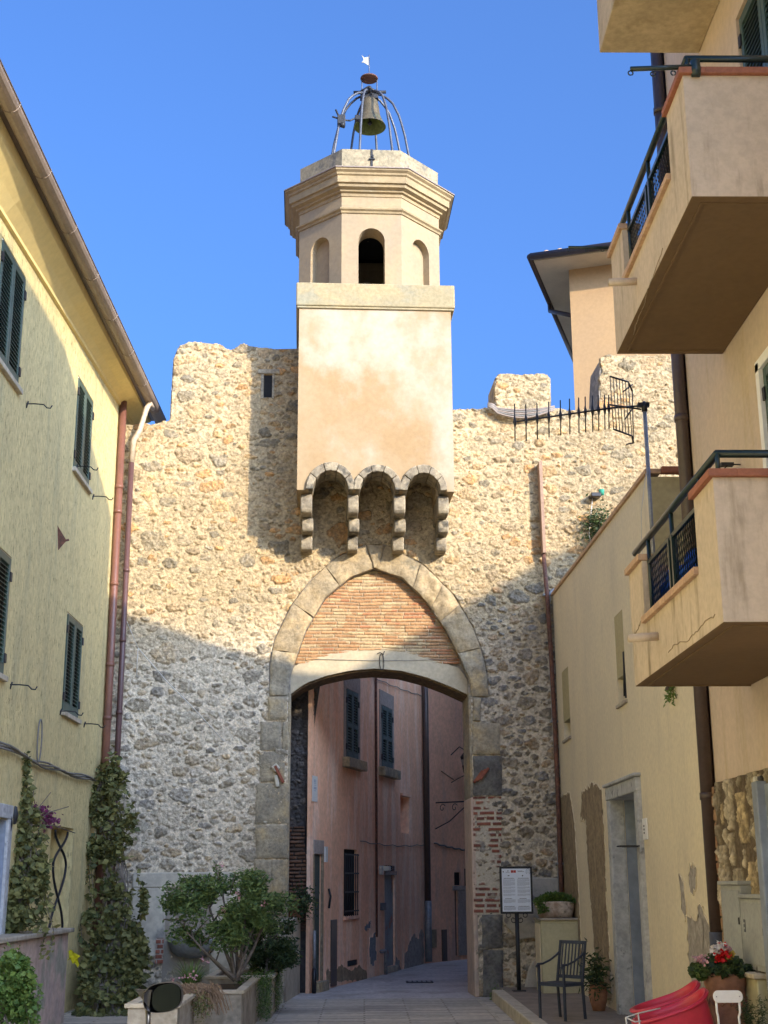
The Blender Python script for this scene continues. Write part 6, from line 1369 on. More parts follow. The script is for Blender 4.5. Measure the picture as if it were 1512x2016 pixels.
# ------------------------------------------------------------------ cabinet with stone trough
CY = 19.35
xa, xb = W(1068, 1900, Y=CY)[0], W(1146, 1900, Y=CY)[0]; xl = W(1056, 1900, Y=CY+0.6)[0]; ztc = W(1100, 1812, Y=CY)[2]
cb_ = thing('utility_cabinet', 'pale yellow metal utility cabinet against the gate wall beside the sign', 'utility cabinet', ((xa+xb)/2, CY+0.3, 0.135))
MB().box(xa, xb, CY, CY+0.72, 0.13, ztc).build('case', M_cabinet, cb_, bevel=0.01)
MB().box(xa+0.04, xb-0.04, CY-0.012, CY-0.0005, 0.25, ztc-0.05).build('door', M_cabinet, cb_, bevel=0.004)
MB().box(xa-0.02, xb+0.02, CY-0.03, CY+0.74, ztc+0.001, ztc+0.028).build('top_slab', M_concrete, cb_, bevel=0.006)
MB().box(xa-0.012, xa-0.001, CY+0.10, CY+0.62, 0.25, ztc-0.05).build('side_door', M_right, cb_, bevel=0.004)
tg = thing('stone_trough', 'worn low stone trough with bright green plants on top of the cabinet', 'planter', ((xa+xb)/2, CY+0.3, ztc+0.03))
tz0, tz1 = ztc+0.03, W(1100, 1776, Y=CY)[2]; t0, t1 = W(1059, 1780, Y=CY)[0], W(1139, 1780, Y=CY)[0]; tc_ = (t0+t1)/2; hw = (t1-t0)/2
mb = MB(); n = 28
ring = lambda s, z, jj=0.0: [(tc_+hw*s*(abs(math.cos(t))**0.6)*np.sign(math.cos(t))*(1+jj*math.sin(5*t)), CY+0.34+0.26*s*(abs(math.sin(t))**0.6)*np.sign(math.sin(t)), z+0.008*math.sin(3*t)) for t in np.linspace(0, 2*math.pi, n, endpoint=False)]
R4 = [ring(0.80, tz0), ring(0.9, tz0+(tz1-tz0)*0.4, .02), ring(1.0, tz1-0.02, .02), ring(1.0, tz1, .02), ring(0.88, tz1), ring(0.85, tz1-0.06)]
vs = [p for r in R4 for p in r]; fs = [(i*n+j, i*n+(j+1) % n, (i+1)*n+(j+1) % n, (i+1)*n+j) for i in range(5) for j in range(n)]+[tuple(range(n)), tuple(range(5*n, 6*n))]
mb.add(vs, fs, True).build('trough', mat('lichen_trough', (0.36, 0.26, 0.20), (0.52, 0.46, 0.40), scale=6, c3=(0.14, 0.12, 0.09), s3=5, t3=(0.55, 0.68), bump=0.7, bscale=24, vary=0.2), tg)
r_ = np.random.default_rng(12); n = 3600; P = np.stack([tc_+hw*0.95*r_.uniform(-1, 1, n), CY+0.34+0.24*r_.uniform(-1, 1, n), np.zeros(n)], 1)
hgt = 0.12*(1-((P[:, 0]-tc_)/hw)**2)+0.05; P[:, 2] = tz1-0.05+hgt*r_.random(n)**0.5
leaves('foliage', P, 0.045, M_leaf_lt, tg, seed=5, asp=0.5)
P = np.stack([t0+0.02+0.12*r_.random(300), CY+0.05+0.12*r_.random(300), tz1-0.14+0.14*r_.random(300)], 1); leaves('trailing_leaves', P, 0.04, M_leaf_lt, tg, seed=6, droop=0.5)

# ------------------------------------------------------------------ black slatted metal armchair
ch = thing('metal_garden_chair', 'black slatted metal garden chair standing on the raised pavement', 'chair', (2.35, 15.9, 0.135), rotz=0)
cx0, cy0, zg0 = 2.20, 15.75, 0.136
def CH(a, b, z):                                         # a: side, b: depth (back of chair towards +b)
    th = rad(-48); a *= 0.72; b *= 0.72; z *= 0.92; return (cx0+a*math.cos(th)-b*math.sin(th), cy0+a*math.sin(th)+b*math.cos(th), zg0+z)
def leg(a, b0, b1, z1): 
    return MB(CH).hexa([(a-0.018, b0-0.018, 0), (a+0.018, b0-0.018, 0), (a+0.018, b0+0.018, 0), (a-0.018, b0+0.018, 0), (a-0.018, b1-0.018, z1), (a+0.018, b1-0.018, z1), (a+0.018, b1+0.018, z1), (a-0.018, b1+0.018, z1)])
M_chair = mat('slate_painted_metal', (0.045, 0.055, 0.075), (0.035, 0.042, 0.06), bump=0.05, rough=0.5, vary=0.1)
for a in (-0.25, 0.25):
    leg(a, -0.22, -0.22, 0.63).build('leg', M_chair, ch, bevel=0.003)
    MB(CH).hexa([(a-0.018, 0.24, 0), (a+0.018, 0.24, 0), (a+0.018, 0.276, 0), (a-0.018, 0.276, 0), (a-0.018, 0.20, 0.42), (a+0.018, 0.20, 0.42), (a+0.018, 0.236, 0.42), (a-0.018, 0.236, 0.42)]).hexa([(a-0.018, 0.20, 0.42), (a+0.018, 0.20, 0.42), (a+0.018, 0.236, 0.42), (a-0.018, 0.236, 0.42), (a-0.018, 0.32, 0.90), (a+0.018, 0.32, 0.90), (a+0.018, 0.356, 0.90), (a-0.018, 0.356, 0.90)]).build('leg', M_chair, ch, bevel=0.003)
    MB(CH).tube([(a, -0.28, 0.60), (a, -0.24, 0.635), (a, -0.12, 0.635), (a, 0.05, 0.67), (a, 0.20, 0.72), (a, 0.29, 0.76)], 0.012, 8).build('armrest', M_chair, ch)
mb = MB(CH).box(-0.25, 0.25, -0.23, -0.20, 0.385, 0.425).box(-0.25, 0.25, 0.19, 0.22, 0.385, 0.425).box(-0.265, -0.235, -0.2, 0.2, 0.385, 0.425).box(0.235, 0.265, -0.2, 0.2, 0.385, 0.425)
for i in range(7): b = -0.185+i*0.058; mb.box(-0.234, 0.234, b, b+0.034, 0.412, 0.424)
mb.build('seat', M_chair, ch)
mb = MB(CH)
mb.hexa([(-0.23, 0.325, 0.86), (0.23, 0.325, 0.86), (0.23, 0.345, 0.86), (-0.23, 0.345, 0.86), (-0.23, 0.335, 0.90), (0.23, 0.335, 0.90), (0.23, 0.355, 0.90), (-0.23, 0.355, 0.90)])
mb.hexa([(-0.23, 0.225, 0.46), (0.23, 0.225, 0.46), (0.23, 0.245, 0.46), (-0.23, 0.245, 0.46), (-0.23, 0.235, 0.50), (0.23, 0.235, 0.50), (0.23, 0.255, 0.50), (-0.23, 0.255, 0.50)])
for i in range(7):
    a = -0.20+i*0.066; mb.hexa([(a-0.012, 0.236, 0.49), (a+0.012, 0.236, 0.49), (a+0.012, 0.244, 0.49), (a-0.012, 0.244, 0.49), (a-0.012, 0.332, 0.87), (a+0.012, 0.332, 0.87), (a+0.012, 0.340, 0.87), (a-0.012, 0.340, 0.87)])
mb.build('backrest', M_chair, ch)
# trailing plant and clay jar behind the chair
tj = thing('clay_jar_plant', 'weathered clay jar with a drooping plant behind the black chair', 'plant pot', (2.78, 16.7, 0.135))
MB().lathe((2.78, 16.75, 0.136), [(0.01, 0), (0.07, 0), (0.10, 0.10), (0.115, 0.2), (0.09, 0.30), (0.10, 0.32), (0.08, 0.32), (0.07, 0.29), (0.01, 0.29)], 20).build('jar', M_terra, tj)
r_ = np.random.default_rng(2); P = r_.normal(size=(500, 3))*np.array([0.07, 0.09, 0.12])+np.array([2.76, 16.7, 0.55]); leaves('foliage', P, 0.08, M_leaf_dk, tj, seed=8, asp=0.3)

# ------------------------------------------------------------------ red plastic tubs, white chair, geranium pot (right foreground)
def tub(name, lab, cx, cy, z0, ang, tilt, s=1.0, dz=0.0):
    t_ = thing(name, lab, 'plastic tub', (cx, cy, z0), group=None)
    n = 30; ca, sa = math.cos(ang), math.sin(ang)
    def pt(r, f, h, t):
        x = f*r*np.sign(math.cos(t))*abs(math.cos(t))**0.55; y = r*0.62*np.sign(math.sin(t))*abs(math.sin(t))**0.55
        zz = h+tilt*x; return (cx+ca*x-sa*y, cy+sa*x+ca*y, z0+zz)
    prof = [(0.16, 0.0), (0.20, 0.02), (0.27, 0.28), (0.275, 0.30), (0.315, 0.305), (0.32, 0.29), (0.318, 0.32), (0.275, 0.325), (0.26, 0.30), (0.185, 0.04), (0.02, 0.03)]
    vs = [pt(r*s, 1.25, h, t) for r, h in prof for t in np.linspace(0, 2*math.pi, n, endpoint=False)]
    k = len(prof); fs = [(i*n+j, i*n+(j+1) % n, (i+1)*n+(j+1) % n, (i+1)*n+j) for i in range(k-1) for j in range(n)]+[tuple(range(n)), tuple(range((k-1)*n, k*n))]
    MB().add(vs, fs, True).build('tub', M_red, t_)
    return t_, pt
def red_tub(lab, edge_px, Y, depth, seed):
    """a deep scoop: raised rounded lip running up to the right, body hanging below"""
    P = [W(x, y, Y=Y) for x, y in edge_px]; t_ = thing('red_plastic_tub', lab, 'plastic tub', (float(np.mean([p[0] for p in P])), Y, 0.2), group=None)
    n = len(P); m_ = 14; vs = []; c = np.mean(P, 0)
    return t_, P
ty = 9.6
def scoop(lab, lipL, lipR, Y, wide):
    L, Rr = W(*lipL, Y=Y), W(*lipR, Y=Y); ax_ = Rr-L; ln_ = np.linalg.norm(ax_); u = ax_/ln_
    t_ = thing('red_plastic_tub', lab, 'plastic tub', ((L[0]+Rr[0])/2, Y, 0.30))
    c = (L+Rr)/2; up = np.array([-u[2], 0, u[0]]); fw_ = np.array([0, 1.0, 0]); n = 40
    prof = [(1.06, -0.012), (1.06, 0.012), (1.0, 0.012), (0.97, -0.02), (0.93, -0.20), (0.80, -0.36), (0.55, -0.44), (0.02, -0.46)]
    vs = []
    for s, h in prof:
        for t in np.linspace(0, 2*math.pi, n, endpoint=False):
            x = s*ln_/2*np.sign(math.cos(t))*abs(math.cos(t))**0.7; y = s*wide*np.sign(math.sin(t))*abs(math.sin(t))**0.8
            lift = 0.05*max(0, x/(ln_/2))**3
            vs.append(tuple(c+u*x+fw_*y+up*(h+lift)))
    k = len(prof); fs = [(i*n+j, i*n+(j+1) % n, (i+1)*n+(j+1) % n, (i+1)*n+j) for i in range(k-1) for j in range(n)]+[tuple(range((k-1)*n, k*n))]
    o = MB().add(vs, fs, True).build('tub', M_red, t_); sm = o.modifiers.new('thick', 'SOLIDIFY'); sm.thickness = 0.008
    pts = [tuple(c+u*(1.065*ln_/2*np.sign(math.cos(t))*abs(math.cos(t))**0.7)+fw_*(1.065*wide*np.sign(math.sin(t))*abs(math.sin(t))**0.8)+up*(0.05*max(0, np.sign(math.cos(t))*abs(math.cos(t))**0.7)**3)) for t in np.linspace(0, 2*math.pi, 40)]
    MB().tube(pts, 0.012, 6).build('rim', M_red, t_)
    return t_
scoop('rear one of two tilted red plastic tubs, its lip lower and further left', (1248, 1990), (1374, 1950), 10.1, 0.17)
f_ = scoop('front one of two tilted red plastic tubs, next to the white chair', (1252, 2012), (1390, 1966), 9.65, 0.17)
q0 = W(1232, 2003, Y=9.4); q1 = W(1256, 1995, Y=9.5)
rk = thing('wire_rack', 'thin pale wire rack sticking out left of the red tubs', 'wire rack', (q0[0], 9.4, 0.3))
MB().tube([tuple(q0), tuple(q1), tuple(W(1300, 1985, Y=9.5))], 0.005, 5).tube([tuple(q0), tuple(W(1250, 2012, Y=9.4)), tuple(W(1262, 2010, Y=9.4))], 0.005, 5).tube([tuple(q0), (q0[0]+0.05, 9.4, 0.14)], 0.006, 5).tube([tuple(q1), (q1[0]+0.06, 9.5, 0.14)], 0.006, 5).build('wire', M_string, rk)
# white folding chair
wy = 9.35
wch = thing('white_folding_chair', 'white folding chair with rounded back panel before the geranium pot', 'chair', (W(1434, 1990, Y=wy)[0], wy, 0.136))
c0, c1 = W(1403, 1950, Y=wy), W(1463, 1974, Y=wy); n = 8; rr_ = 0.035; poly = []
for (sx_, sz_, a0_) in ((1, 1, 0), (-1, 1, 90), (-1, -1, 180), (1, -1, 270)):
    cx_ = (c1[0]-rr_ if sx_ == 1 else c0[0]+rr_); cz_ = (c0[2]-rr_ if sz_ == 1 else c1[2]+rr_)
    poly += [(cx_+rr_*math.cos(rad(a0_+90*i/n)), cz_+rr_*math.sin(rad(a0_+90*i/n))) for i in range(n+1)]
MB().prism(poly, wy-0.006, wy+0.006).build('backrest', M_white, wch, bevel=0.003)
xl_, xr_ = c0[0]+0.022, c1[0]-0.022
for x in (xl_, xr_):
    MB().tube([(x, wy+0.012, c1[2]+0.03), (x, wy+0.01, c1[2]-0.06), (x+(0.008 if x == xl_ else -0.008), wy+0.02, c1[2]-0.09), (x-0.0, wy-0.02, 0.42), (x, wy-0.22, 0.137)], 0.008, 8).build('leg', M_white, wch)
    MB().tube([(x+0.014, wy-0.20, 0.44), (x+0.014, wy+0.02, 0.40), (x+0.014, wy+0.16, 0.137)], 0.008, 8).build('leg', M_white, wch)
MB().box(xl_, xr_, wy-0.24, wy+0.0, 0.425, 0.442).build('seat', M_white, wch, bevel=0.005)
for x in (xl_, xr_): MB().ball((x, wy-0.006, (c0[2]+c1[2])/2), 0.004, 6).build('rivet', M_zinc, wch)
# terracotta pot of geraniums
gy = 10.35
gpx = W(1426, 1915, Y=gy); gr = (W(1466, 1915, Y=gy)[0]-W(1387, 1915, Y=gy)[0])/2; gz = gpx[2]
gp_ = thing('geranium_pot', 'tall terracotta pot of red and white geraniums behind the white chair', 'flower pot', (gpx[0], gy, 0.136))
H = gz-0.136
MB().lathe((gpx[0], gy, 0.136), [(0.01, 0), (gr*0.78, 0), (gr*0.86, H*0.3), (gr*0.95, H*0.80), (gr*0.96, H*0.88), (gr*1.03, H*0.90), (gr*1.04, H*0.995), (gr*1.0, H), (gr*0.9, H), (gr*0.88, H-0.05), (0.01, H-0.05)], 36).build('pot', M_terra, gp_)
mb = MB()
for k in range(14):
    t0 = 2*math.pi*k/14; pts = [(gpx[0]+gr*1.0*math.cos(t0+s*0.42), gy+gr*1.0*math.sin(t0+s*0.42), 0.136+H*(0.80-0.07*math.sin(math.pi*s))) for s in np.linspace(0, 1, 6)]
    mb.tube(pts, 0.007, 5)
mb.build('garland_relief', M_terra, gp_)
MB().lathe((gpx[0], gy, gz), [(0.01, -0.03), (gr*0.9, -0.03)], 20).build('soil', M_soil, gp_)
def round_leaves(name, P, size, m_, parent, seed):
    r = np.random.default_rng(seed); V = []; F = []
    for p in P:
        n = r.normal(size=3); n[2] = abs(n[2])+0.6; n[1] -= 0.5; n /= np.linalg.norm(n); a = np.cross(n, [0.3, 0.2, 1]); a /= np.linalg.norm(a); b = np.cross(n, a)
        s = size*(0.6+0.7*r.random()); o = len(V); V.append(p-n*s*0.15)
        k = 9
        for j in range(k): t = 2*math.pi*j/k; q = s*0.5*(1+0.14*(-1)**j); V.append(p+a*math.cos(t)*q+b*math.sin(t)*q)
        F += [(o, o+1+j, o+1+(j+1) % k) for j in range(k)]
    return np_mesh(name, np.array(V), np.array(F), m_, parent)
r_ = np.random.default_rng(21); P = []
for _ in range(420):
    t = r_.random()*6.283; q = gr*1.5*math.sqrt(r_.random()); P.append([gpx[0]-0.02+q*math.cos(t)*1.05, gy+q*math.sin(t)*0.8, gz-0.02+0.15*r_.random()*(1.25-q/gr/1.6)+0.01])
round_leaves('foliage', np.array(P), 0.055, M_leaf_dk, gp_, 22)
P = np.array([[gpx[0]-gr*1.25-0.05*r_.random()+0.06*r_.random(), gy-0.1*r_.random(), gz-0.04+0.11*r_.random()] for _ in range(90)]); round_leaves('foliage', P, 0.05, M_leaf, gp_, 23)
for (px, py, m_, s) in ((1409, 1870, M_petal_wh, .03), (1424, 1874, M_petal_red, .042), (1419, 1866, M_petal_wh, .022), (1428, 1869, M_petal_pk, .02), (1381, 1890, M_petal_pk, .024), (1437, 1881, mat('ochre_leaf', (0.5, 0.35, 0.06), bump=0), .018), (1420, 1885, M_petal_red, .03)):
    c = W(px, py, Y=gy-0.12); P = c+r_.normal(size=(70, 3))*s*0.5; leaves('blossom', P, 0.028, m_, gp_, seed=int(px), asp=0.9)
    MB().tube([tuple(c), (c[0]*0.6+gpx[0]*0.4, gy, gz)], 0.003, 5).build('stem', M_leaf_lt, gp_)
# rosemary bush at the right edge
rb = thing('rosemary_bush', 'dark needle leaved bush low between the pot and the right edge', 'bush', (2.55, 9.9, 0.14))
c = W(1482, 2000, Y=9.7); MB().lathe((c[0], 9.7, 0.136), [(0.01, 0), (0.09, 0), (0.12, 0.2), (0.10, 0.2), (0.01, 0.18)], 16).build('pot', M_terra, rb)
P = []
for k in range(26):
    a0_ = r_.random()*6.28; tip = np.array([c[0]+0.09*math.cos(a0_), 9.7+0.09*math.sin(a0_), c[2]+0.02+0.12*r_.random()]); b0_ = np.array([c[0], 9.7, 0.33])
    for t in np.linspace(0.15, 1, 26): P.append(b0_+(tip-b0_)*t+r_.normal(size=3)*0.005)
leaves('foliage', np.repeat(P, 2, 0), 0.035, M_leaf_dk, rb, seed=9, asp=0.18)

# ------------------------------------------------------------------ plants on the left
def branchy(parent, base, tips, m_, r=0.02, seed=0):
    rr = random.Random(seed); ends = []
    for tp in tips:
        b = np.array(base)+np.array([rr.uniform(-.03, .03), rr.uniform(-.03, .03), 0]); tp = np.array(tp); mid = b*0.5+tp*0.5+np.array([rr.uniform(-.08, .08), rr.uniform(-.08, .08), -0.05])
        pts = [tuple(b*(1-t)**2+2*mid*t*(1-t)+tp*t*t) for t in np.linspace(0, 1, 8)]
        MB().tube(pts, r, 6, taper=0.35).build('branch', m_, parent); ends.append(tp)
        for k in range(4):
            s0 = np.array(pts[3+k]); e = s0+np.array([rr.uniform(-.25, .25), rr.uniform(-.2, .2), rr.uniform(0.05, .3)]); MB().tube([tuple(s0), tuple(s0*0.5+e*0.5+np.array([0, 0, .02])), tuple(e)], r*0.4, 5, taper=0.4).build('twig', m_, parent)
    return ends
def crown(center, rad3, n, seed, clumps=26, cs=0.28):
    r = np.random.default_rng(seed); Cc = []
    while len(Cc) < clumps:
        p = r.normal(size=3); p /= np.linalg.norm(p); p *= (0.45+0.55*r.random()**0.5); Cc.append(p)
    P = []
    for c in Cc:
        k = n//clumps; q = r.normal(size=(k, 3)); q /= np.linalg.norm(q, axis=1, keepdims=True); q *= cs*(r.random((k, 1))**0.45)*(0.7+0.6*r.random())
        P.append(np.array(c)+q)
    P = np.concatenate(P)*np.array(rad3)+np.array(center); return P
def planter(lab, x0, x1, y0, y1, z1, z0=-0.02):
    t_ = thing('concrete_planter', lab, 'planter', ((x0+x1)/2, (y0+y1)/2, 0))
    mb = MB(); w = 0.06
    mb.box(x0, x1, y0, y0+w, z0, z1-0.04).box(x0, x1, y1-w, y1, z0, z1-0.04).box(x0, x0+w, y0+w, y1-w, z0, z1-0.04).box(x1-w, x1, y0+w, y1-w, z0, z1-0.04).build('box', M_concrete, t_)
    mb = MB(); mb.box(x0-0.03, x1+0.03, y0-0.03, y0+w+0.01, z1-0.039, z1).box(x0-0.03, x1+0.03, y1-w-0.01, y1+0.03, z1-0.039, z1).box(x0-0.03, x0+w+0.01, y0+w+0.01, y1-w-0.01, z1-0.039, z1).box(x1-w-0.01, x1+0.03, y0+w+0.01, y1-w-0.01, z1-0.039, z1).build('rim', M_kerb, t_, bevel=0.008)
    MB().box(x0+w, x1-w, y0+w, y1-w, z0, z1-0.09).build('soil', M_soil, t_)
    return t_
planter('weathered concrete planter under the big shrub, nearest the street', -2.05, -1.30, 15.0, 17.3, 0.52)
planter('narrow concrete planter further back with green curtains of trailing plants', -1.95, -1.16, 17.6, 19.3, 0.50)
planter('low concrete planter with dry brown stems beside the mirror', -2.15, -1.70, 12.9, 14.2, 0.56)
sh = thing('large_shrub', 'large round evergreen shrub with grey stems in front of the plaster patch', 'shrub', (-1.72, 16.2, 0.44))
def SP(px, py, Y): w = W(px, py, Y=Y); return np.array([w[0], w[1], w[2]])
cc = SP(440, 1815, 16.3)
tips = [cc+np.array([dx, dy, dz]) for dx, dy, dz in ((-0.55, 0, .05), (-.25, .2, .3), (0, -.2, .35), (.25, .1, .3), (.5, 0, .1), (.1, .3, .0), (-.4, -.2, -.1), (.35, -.2, -.1))]
branchy(sh, SP(465, 1930, 16.2), tips, M_bark, 0.026, 3)
P = np.concatenate([crown(cc+np.array([0.02, 0, 0.14]), (0.72, 0.6, 0.44), 10500, 31, 34, 0.26)])
leaves('foliage', P, 0.055, M_leaf, sh, seed=32, asp=0.45)
P = []; r_ = np.random.default_rng(17)
for (px, py) in ((358, 1722), (430, 1712), (463, 1718), (425, 1700), (330, 1770), (322, 1810), (488, 1728), (400, 1730), (560, 1800)):
    tip = SP(px, py, 16.3); b = tip*0.55+cc*0.45
    for t in np.linspace(0.2, 1, 16): P.append(b+(tip-b)*t+r_.normal(size=3)*0.012)
    MB().tube([tuple(b), tuple(tip)], 0.006, 4).build('twig', M_bark, sh)
leaves('shoots', np.repeat(P, 3, 0), 0.05, M_leaf, sh, seed=33, asp=0.45)
P = []
for (px, py) in ((437, 1702), (470, 1760), (440, 1790), (520, 1780)): P.append(SP(px, py, 15.8)+r_.normal(size=(14, 3))*0.02)
leaves('blossom', np.concatenate(P), 0.03, M_petal_pk, sh, seed=3, asp=0.8)
s2 = thing('second_shrub', 'smaller darker shrub leaning toward the street at the passage wall', 'shrub', (-1.45, 18.3, 0.42))
c2 = SP(535, 1862, 18.3); branchy(s2, SP(525, 1935, 18.2), [c2+np.array([dx, dy, dz]) for dx, dy, dz in ((-.15, 0, .2), (.15, .1, .1), (.25, -.1, -.0), (0, .1, .25))], M_bark, 0.02, 5)
P = np.concatenate([crown(c2, (0.33, 0.35, 0.34), 6500, 41, 22, 0.34), crown(SP(505, 1800, 18.5), (0.30, 0.3, 0.30), 4500, 42, 16, 0.34)])
leaves('foliage', P, 0.055, M_leaf_dk, s2, seed=43, asp=0.45)
# curtains of trailing plant over the planters
for lab, (xa, ya, xb, yb), Yc, seed in (('thick trailing green plant hanging over the front of the narrow planter', (511, 1935, 533, 2016), 17.3, 51), ('trailing green plant spilling over the street side of the narrow planter', (533, 1918, 556, 2000), 18.6, 52)):
    tr_ = thing('trailing_plant', lab, 'trailing plant', tuple(SP((xa+xb)/2, ya, Yc)))
    P = []; r_ = np.random.default_rng(seed); top_ = SP(xa, ya, Yc); top2 = SP(xb, ya, Yc); zb_ = max(0.03, SP(xa, yb, Yc)[2])
    for k in range(60):
        x = top_[0]+(top2[0]-top_[0])*r_.random(); y = Yc+r_.uniform(-.35, .25); zt_ = top_[2]+0.04*r_.random(); zl_ = zb_+r_.random()**2*0.35*(zt_-zb_)
        for z in np.arange(zl_, zt_, 0.016): P.append((x+0.018*math.sin(z*30+k)+0.012*r_.normal(), y-0.08*math.sin(z*3), z))
    leaves('foliage', P, 0.032, M_leaf, tr_, seed=seed, asp=0.3, droop=0.7)
    P2 = [(top_[0]+(top2[0]-top_[0])*r_.uniform(-1.8, 1.1), Yc+r_.uniform(-.5, .6), top_[2]+0.10*r_.random()) for _ in range(900)]
    leaves('crest_leaves', P2, 0.035, M_leaf_lt, tr_, seed=seed+9, asp=0.4)
# agapanthus-like tuft and dry stems
tf_ = thing('grassy_tuft', 'clump of long strap leaves with a few pale pink flowers left of the planter', 'plant', tuple(SP(375, 1950, 15.2)))
r_ = np.random.default_rng(60); V = []; F = []; b = SP(375, 1955, 15.3)
for k in range(150):
    a = r_.random()*6.283; L = 0.22+0.20*r_.random(); lean = 0.10+0.55*r_.random(); o = len(V); wd = 0.007+0.004*r_.random(); s = np.array([-math.sin(a), math.cos(a), 0])
    for i, t in enumerate(np.linspace(0, 1, 6)):
        p = b+np.array([math.cos(a)*lean*L*t*t*1.3, math.sin(a)*lean*L*t*t*1.3, L*(t-0.45*lean*t*t)])+np.array([0.05*math.cos(a), 0.05*math.sin(a), 0]); V += [p-s*wd*(1-t*0.9), p+s*wd*(1-t*0.9)]
    F += [(o+2*i, o+2*i+1, o+2*i+3, o+2*i+2) for i in range(5)]
np_mesh('foliage', np.array(V), np.array(F), M_leaf_lt, tf_)
P = np.concatenate([SP(px, py, 15.0)+r_.normal(size=(12, 3))*0.012 for px, py in ((375, 1919), (384, 1925), (410, 1895), (362, 1925), (400, 1888), (341, 1930))]); leaves('blossom', P, 0.026, M_petal_pk, tf_, seed=61, asp=0.8)
ds = thing('dry_stems', 'tangle of dry brown stems spilling over the planter edge behind the mirror', 'dry plant', tuple(SP(400, 1960, 14.2)))
V = []; F = []; r_ = np.random.default_rng(62)
for k in range(420):
    c = SP(340+r_.random()*80, 1945+r_.random()*10, 14.0+r_.random()*0.5); a = r_.random()*6.283; L = 0.1+0.16*r_.random(); o = len(V); s = np.array([0.0025, 0.0025, 0.0025])
    for t in np.linspace(0, 1, 5):
        p = c+np.array([math.cos(a)*L*t, math.sin(a)*L*t*0.6, 0.05*math.sin(3*t)-L*0.9*t*t+0.02*r_.normal()]); V += [p-s, p+s]
    F += [(o+2*i, o+2*i+1, o+2*i+3, o+2*i+2) for i in range(4)]
np_mesh('stems', np.array(V), np.array(F), M_straw, ds)
P = [SP(395+r_.normal()*12, 1985+r_.normal()*14, 13.9) for _ in range(260)]; leaves('leaf', P, 0.03, M_leaf_ivy, ds, seed=63)

def climber(lab, name, cols, n, size, m_, seed, cat='climbing plant', Yj=0.12, stems=8, blobs=1.0):
    """leaves scattered round a winding column given by (px, py, half width in px, Y, density)"""
    r = np.random.default_rng(seed); t_ = thing(name, lab, cat, tuple(SP(cols[-1][0], cols[-1][1], cols[-1][3])))
    py = np.array([c[1] for c in cols], float); P = []
    dens = np.array([c[4] for c in cols]); cum = np.cumsum(np.r_[0, (dens[1:]+dens[:-1])/2*np.diff(py)]); cum /= cum[-1]
    cl = []
    for _ in range(int(120*blobs)):
        y = np.interp(r.random(), cum, py); cl.append((y, r.normal()*0.75+0.35*math.sin(y*0.05+seed), r.normal()))
    for k in range(n):
        y, fx, fy = cl[r.integers(len(cl))]; y = y+r.normal()*9; x = np.interp(y, py, [c[0] for c in cols]); hw = np.interp(y, py, [c[2] for c in cols]); Y = np.interp(y, py, [c[3] for c in cols])
        P.append(SP(x+np.clip(fx+0.24*r.normal(), -1.25, 1.25)*hw, y, Y+Yj*(0.6*fy+0.5*r.normal())))
    for k in range(int(22*blobs)+4):                      # loose strands hanging clear of the mass
        y0 = np.interp(r.random(), cum, py); x0 = np.interp(y0, py, [c[0] for c in cols])+r.choice([-1, 1])*np.interp(y0, py, [c[2] for c in cols])*(0.8+0.7*r.random()); Y = np.interp(y0, py, [c[3] for c in cols])
        Ln = 40+110*r.random(); st_ = []
        for t in np.linspace(0, 1, int(Ln/4)):
            q = SP(x0+9*math.sin(t*4+k)+3*r.normal(), y0+t*Ln, Y+0.05*math.sin(k)); P.append(q)
            if int(t*100) % 7 == 0: st_.append((max(q[0], XL+0.03), min(q[1], 20.2), max(q[2], 0.02)))
        if len(st_) > 1: MB().tube(st_, 0.004, 4).build('tendril', M_bark, t_)
    P = np.array(P); P[:, 0] = np.maximum(P[:, 0], XL+0.03); P[:, 1] = np.minimum(P[:, 1], 20.22); P[:, 2] = np.maximum(P[:, 2], 0.03)
    leaves('foliage', P, size, m_, t_, seed=seed+1, asp=0.75, up=0.1, droop=0.25, sizej=0.65)
    for k in range(stems):
        pts = []; off = r.uniform(-0.6, 0.6)
        for y in np.linspace(py[0]+20, py[-1], 16):
            x = np.interp(y, py, [c[0] for c in cols]); hw = np.interp(y, py, [c[2] for c in cols]); Y = np.interp(y, py, [c[3] for c in cols])
            q = SP(x+hw*(off*0.7+0.2*math.sin(y*0.03+k)), y, Y+0.02); q[0] = max(q[0], XL+0.02); q[1] = min(q[1], 20.25); q[2] = max(q[2], 0.0); pts.append(tuple(q))
        MB().tube(pts, 0.009, 5).build('stem', M_bark, t_)
    return t_
climber('tall ivy like climber smothering the downpipes at the corner of the gate wall', 'corner_climber',
        [(215, 1500, 22, 19.7, .5), (210, 1540, 40, 19.6, 1.2), (212, 1600, 42, 19.5, 1.2), (225, 1680, 38, 19.4, .9), (232, 1760, 42, 19.3, 1.1), (222, 1850, 46, 19.0, 1.3), (218, 1920, 46, 18.6, 1.5), (215, 2010, 50, 18.0, 1.6)], 6200, 0.075, M_leaf_ivy, 71, stems=20, blobs=0.6)
climber('dark drooping climber branch hanging right of the corner beside the plaster patch', 'corner_climber',
        [(252, 1800, 14, 19.6, .5), (255, 1860, 24, 19.4, 1.0), (245, 1930, 28, 19.2, 1.3), (245, 1985, 26, 19.0, 1.2)], 3000, 0.075, M_leaf_ivy, 72, stems=10, blobs=0.45)
climber('leafy bougainvillea climbing the yellow house beside the left doorway', 'bougainvillea',
        [(42, 1480, 8, 15.6, .15), (45, 1540, 12, 15.6, .3), (50, 1600, 22, 15.6, .7), (45, 1650, 30, 15.5, 1.1), (42, 1720, 38, 15.4, 1.4), (35, 1790, 40, 15.3, 1.5), (30, 1825, 36, 15.2, 1.3)], 3400, 0.065, M_leaf_ivy, 73, stems=12, blobs=0.5)
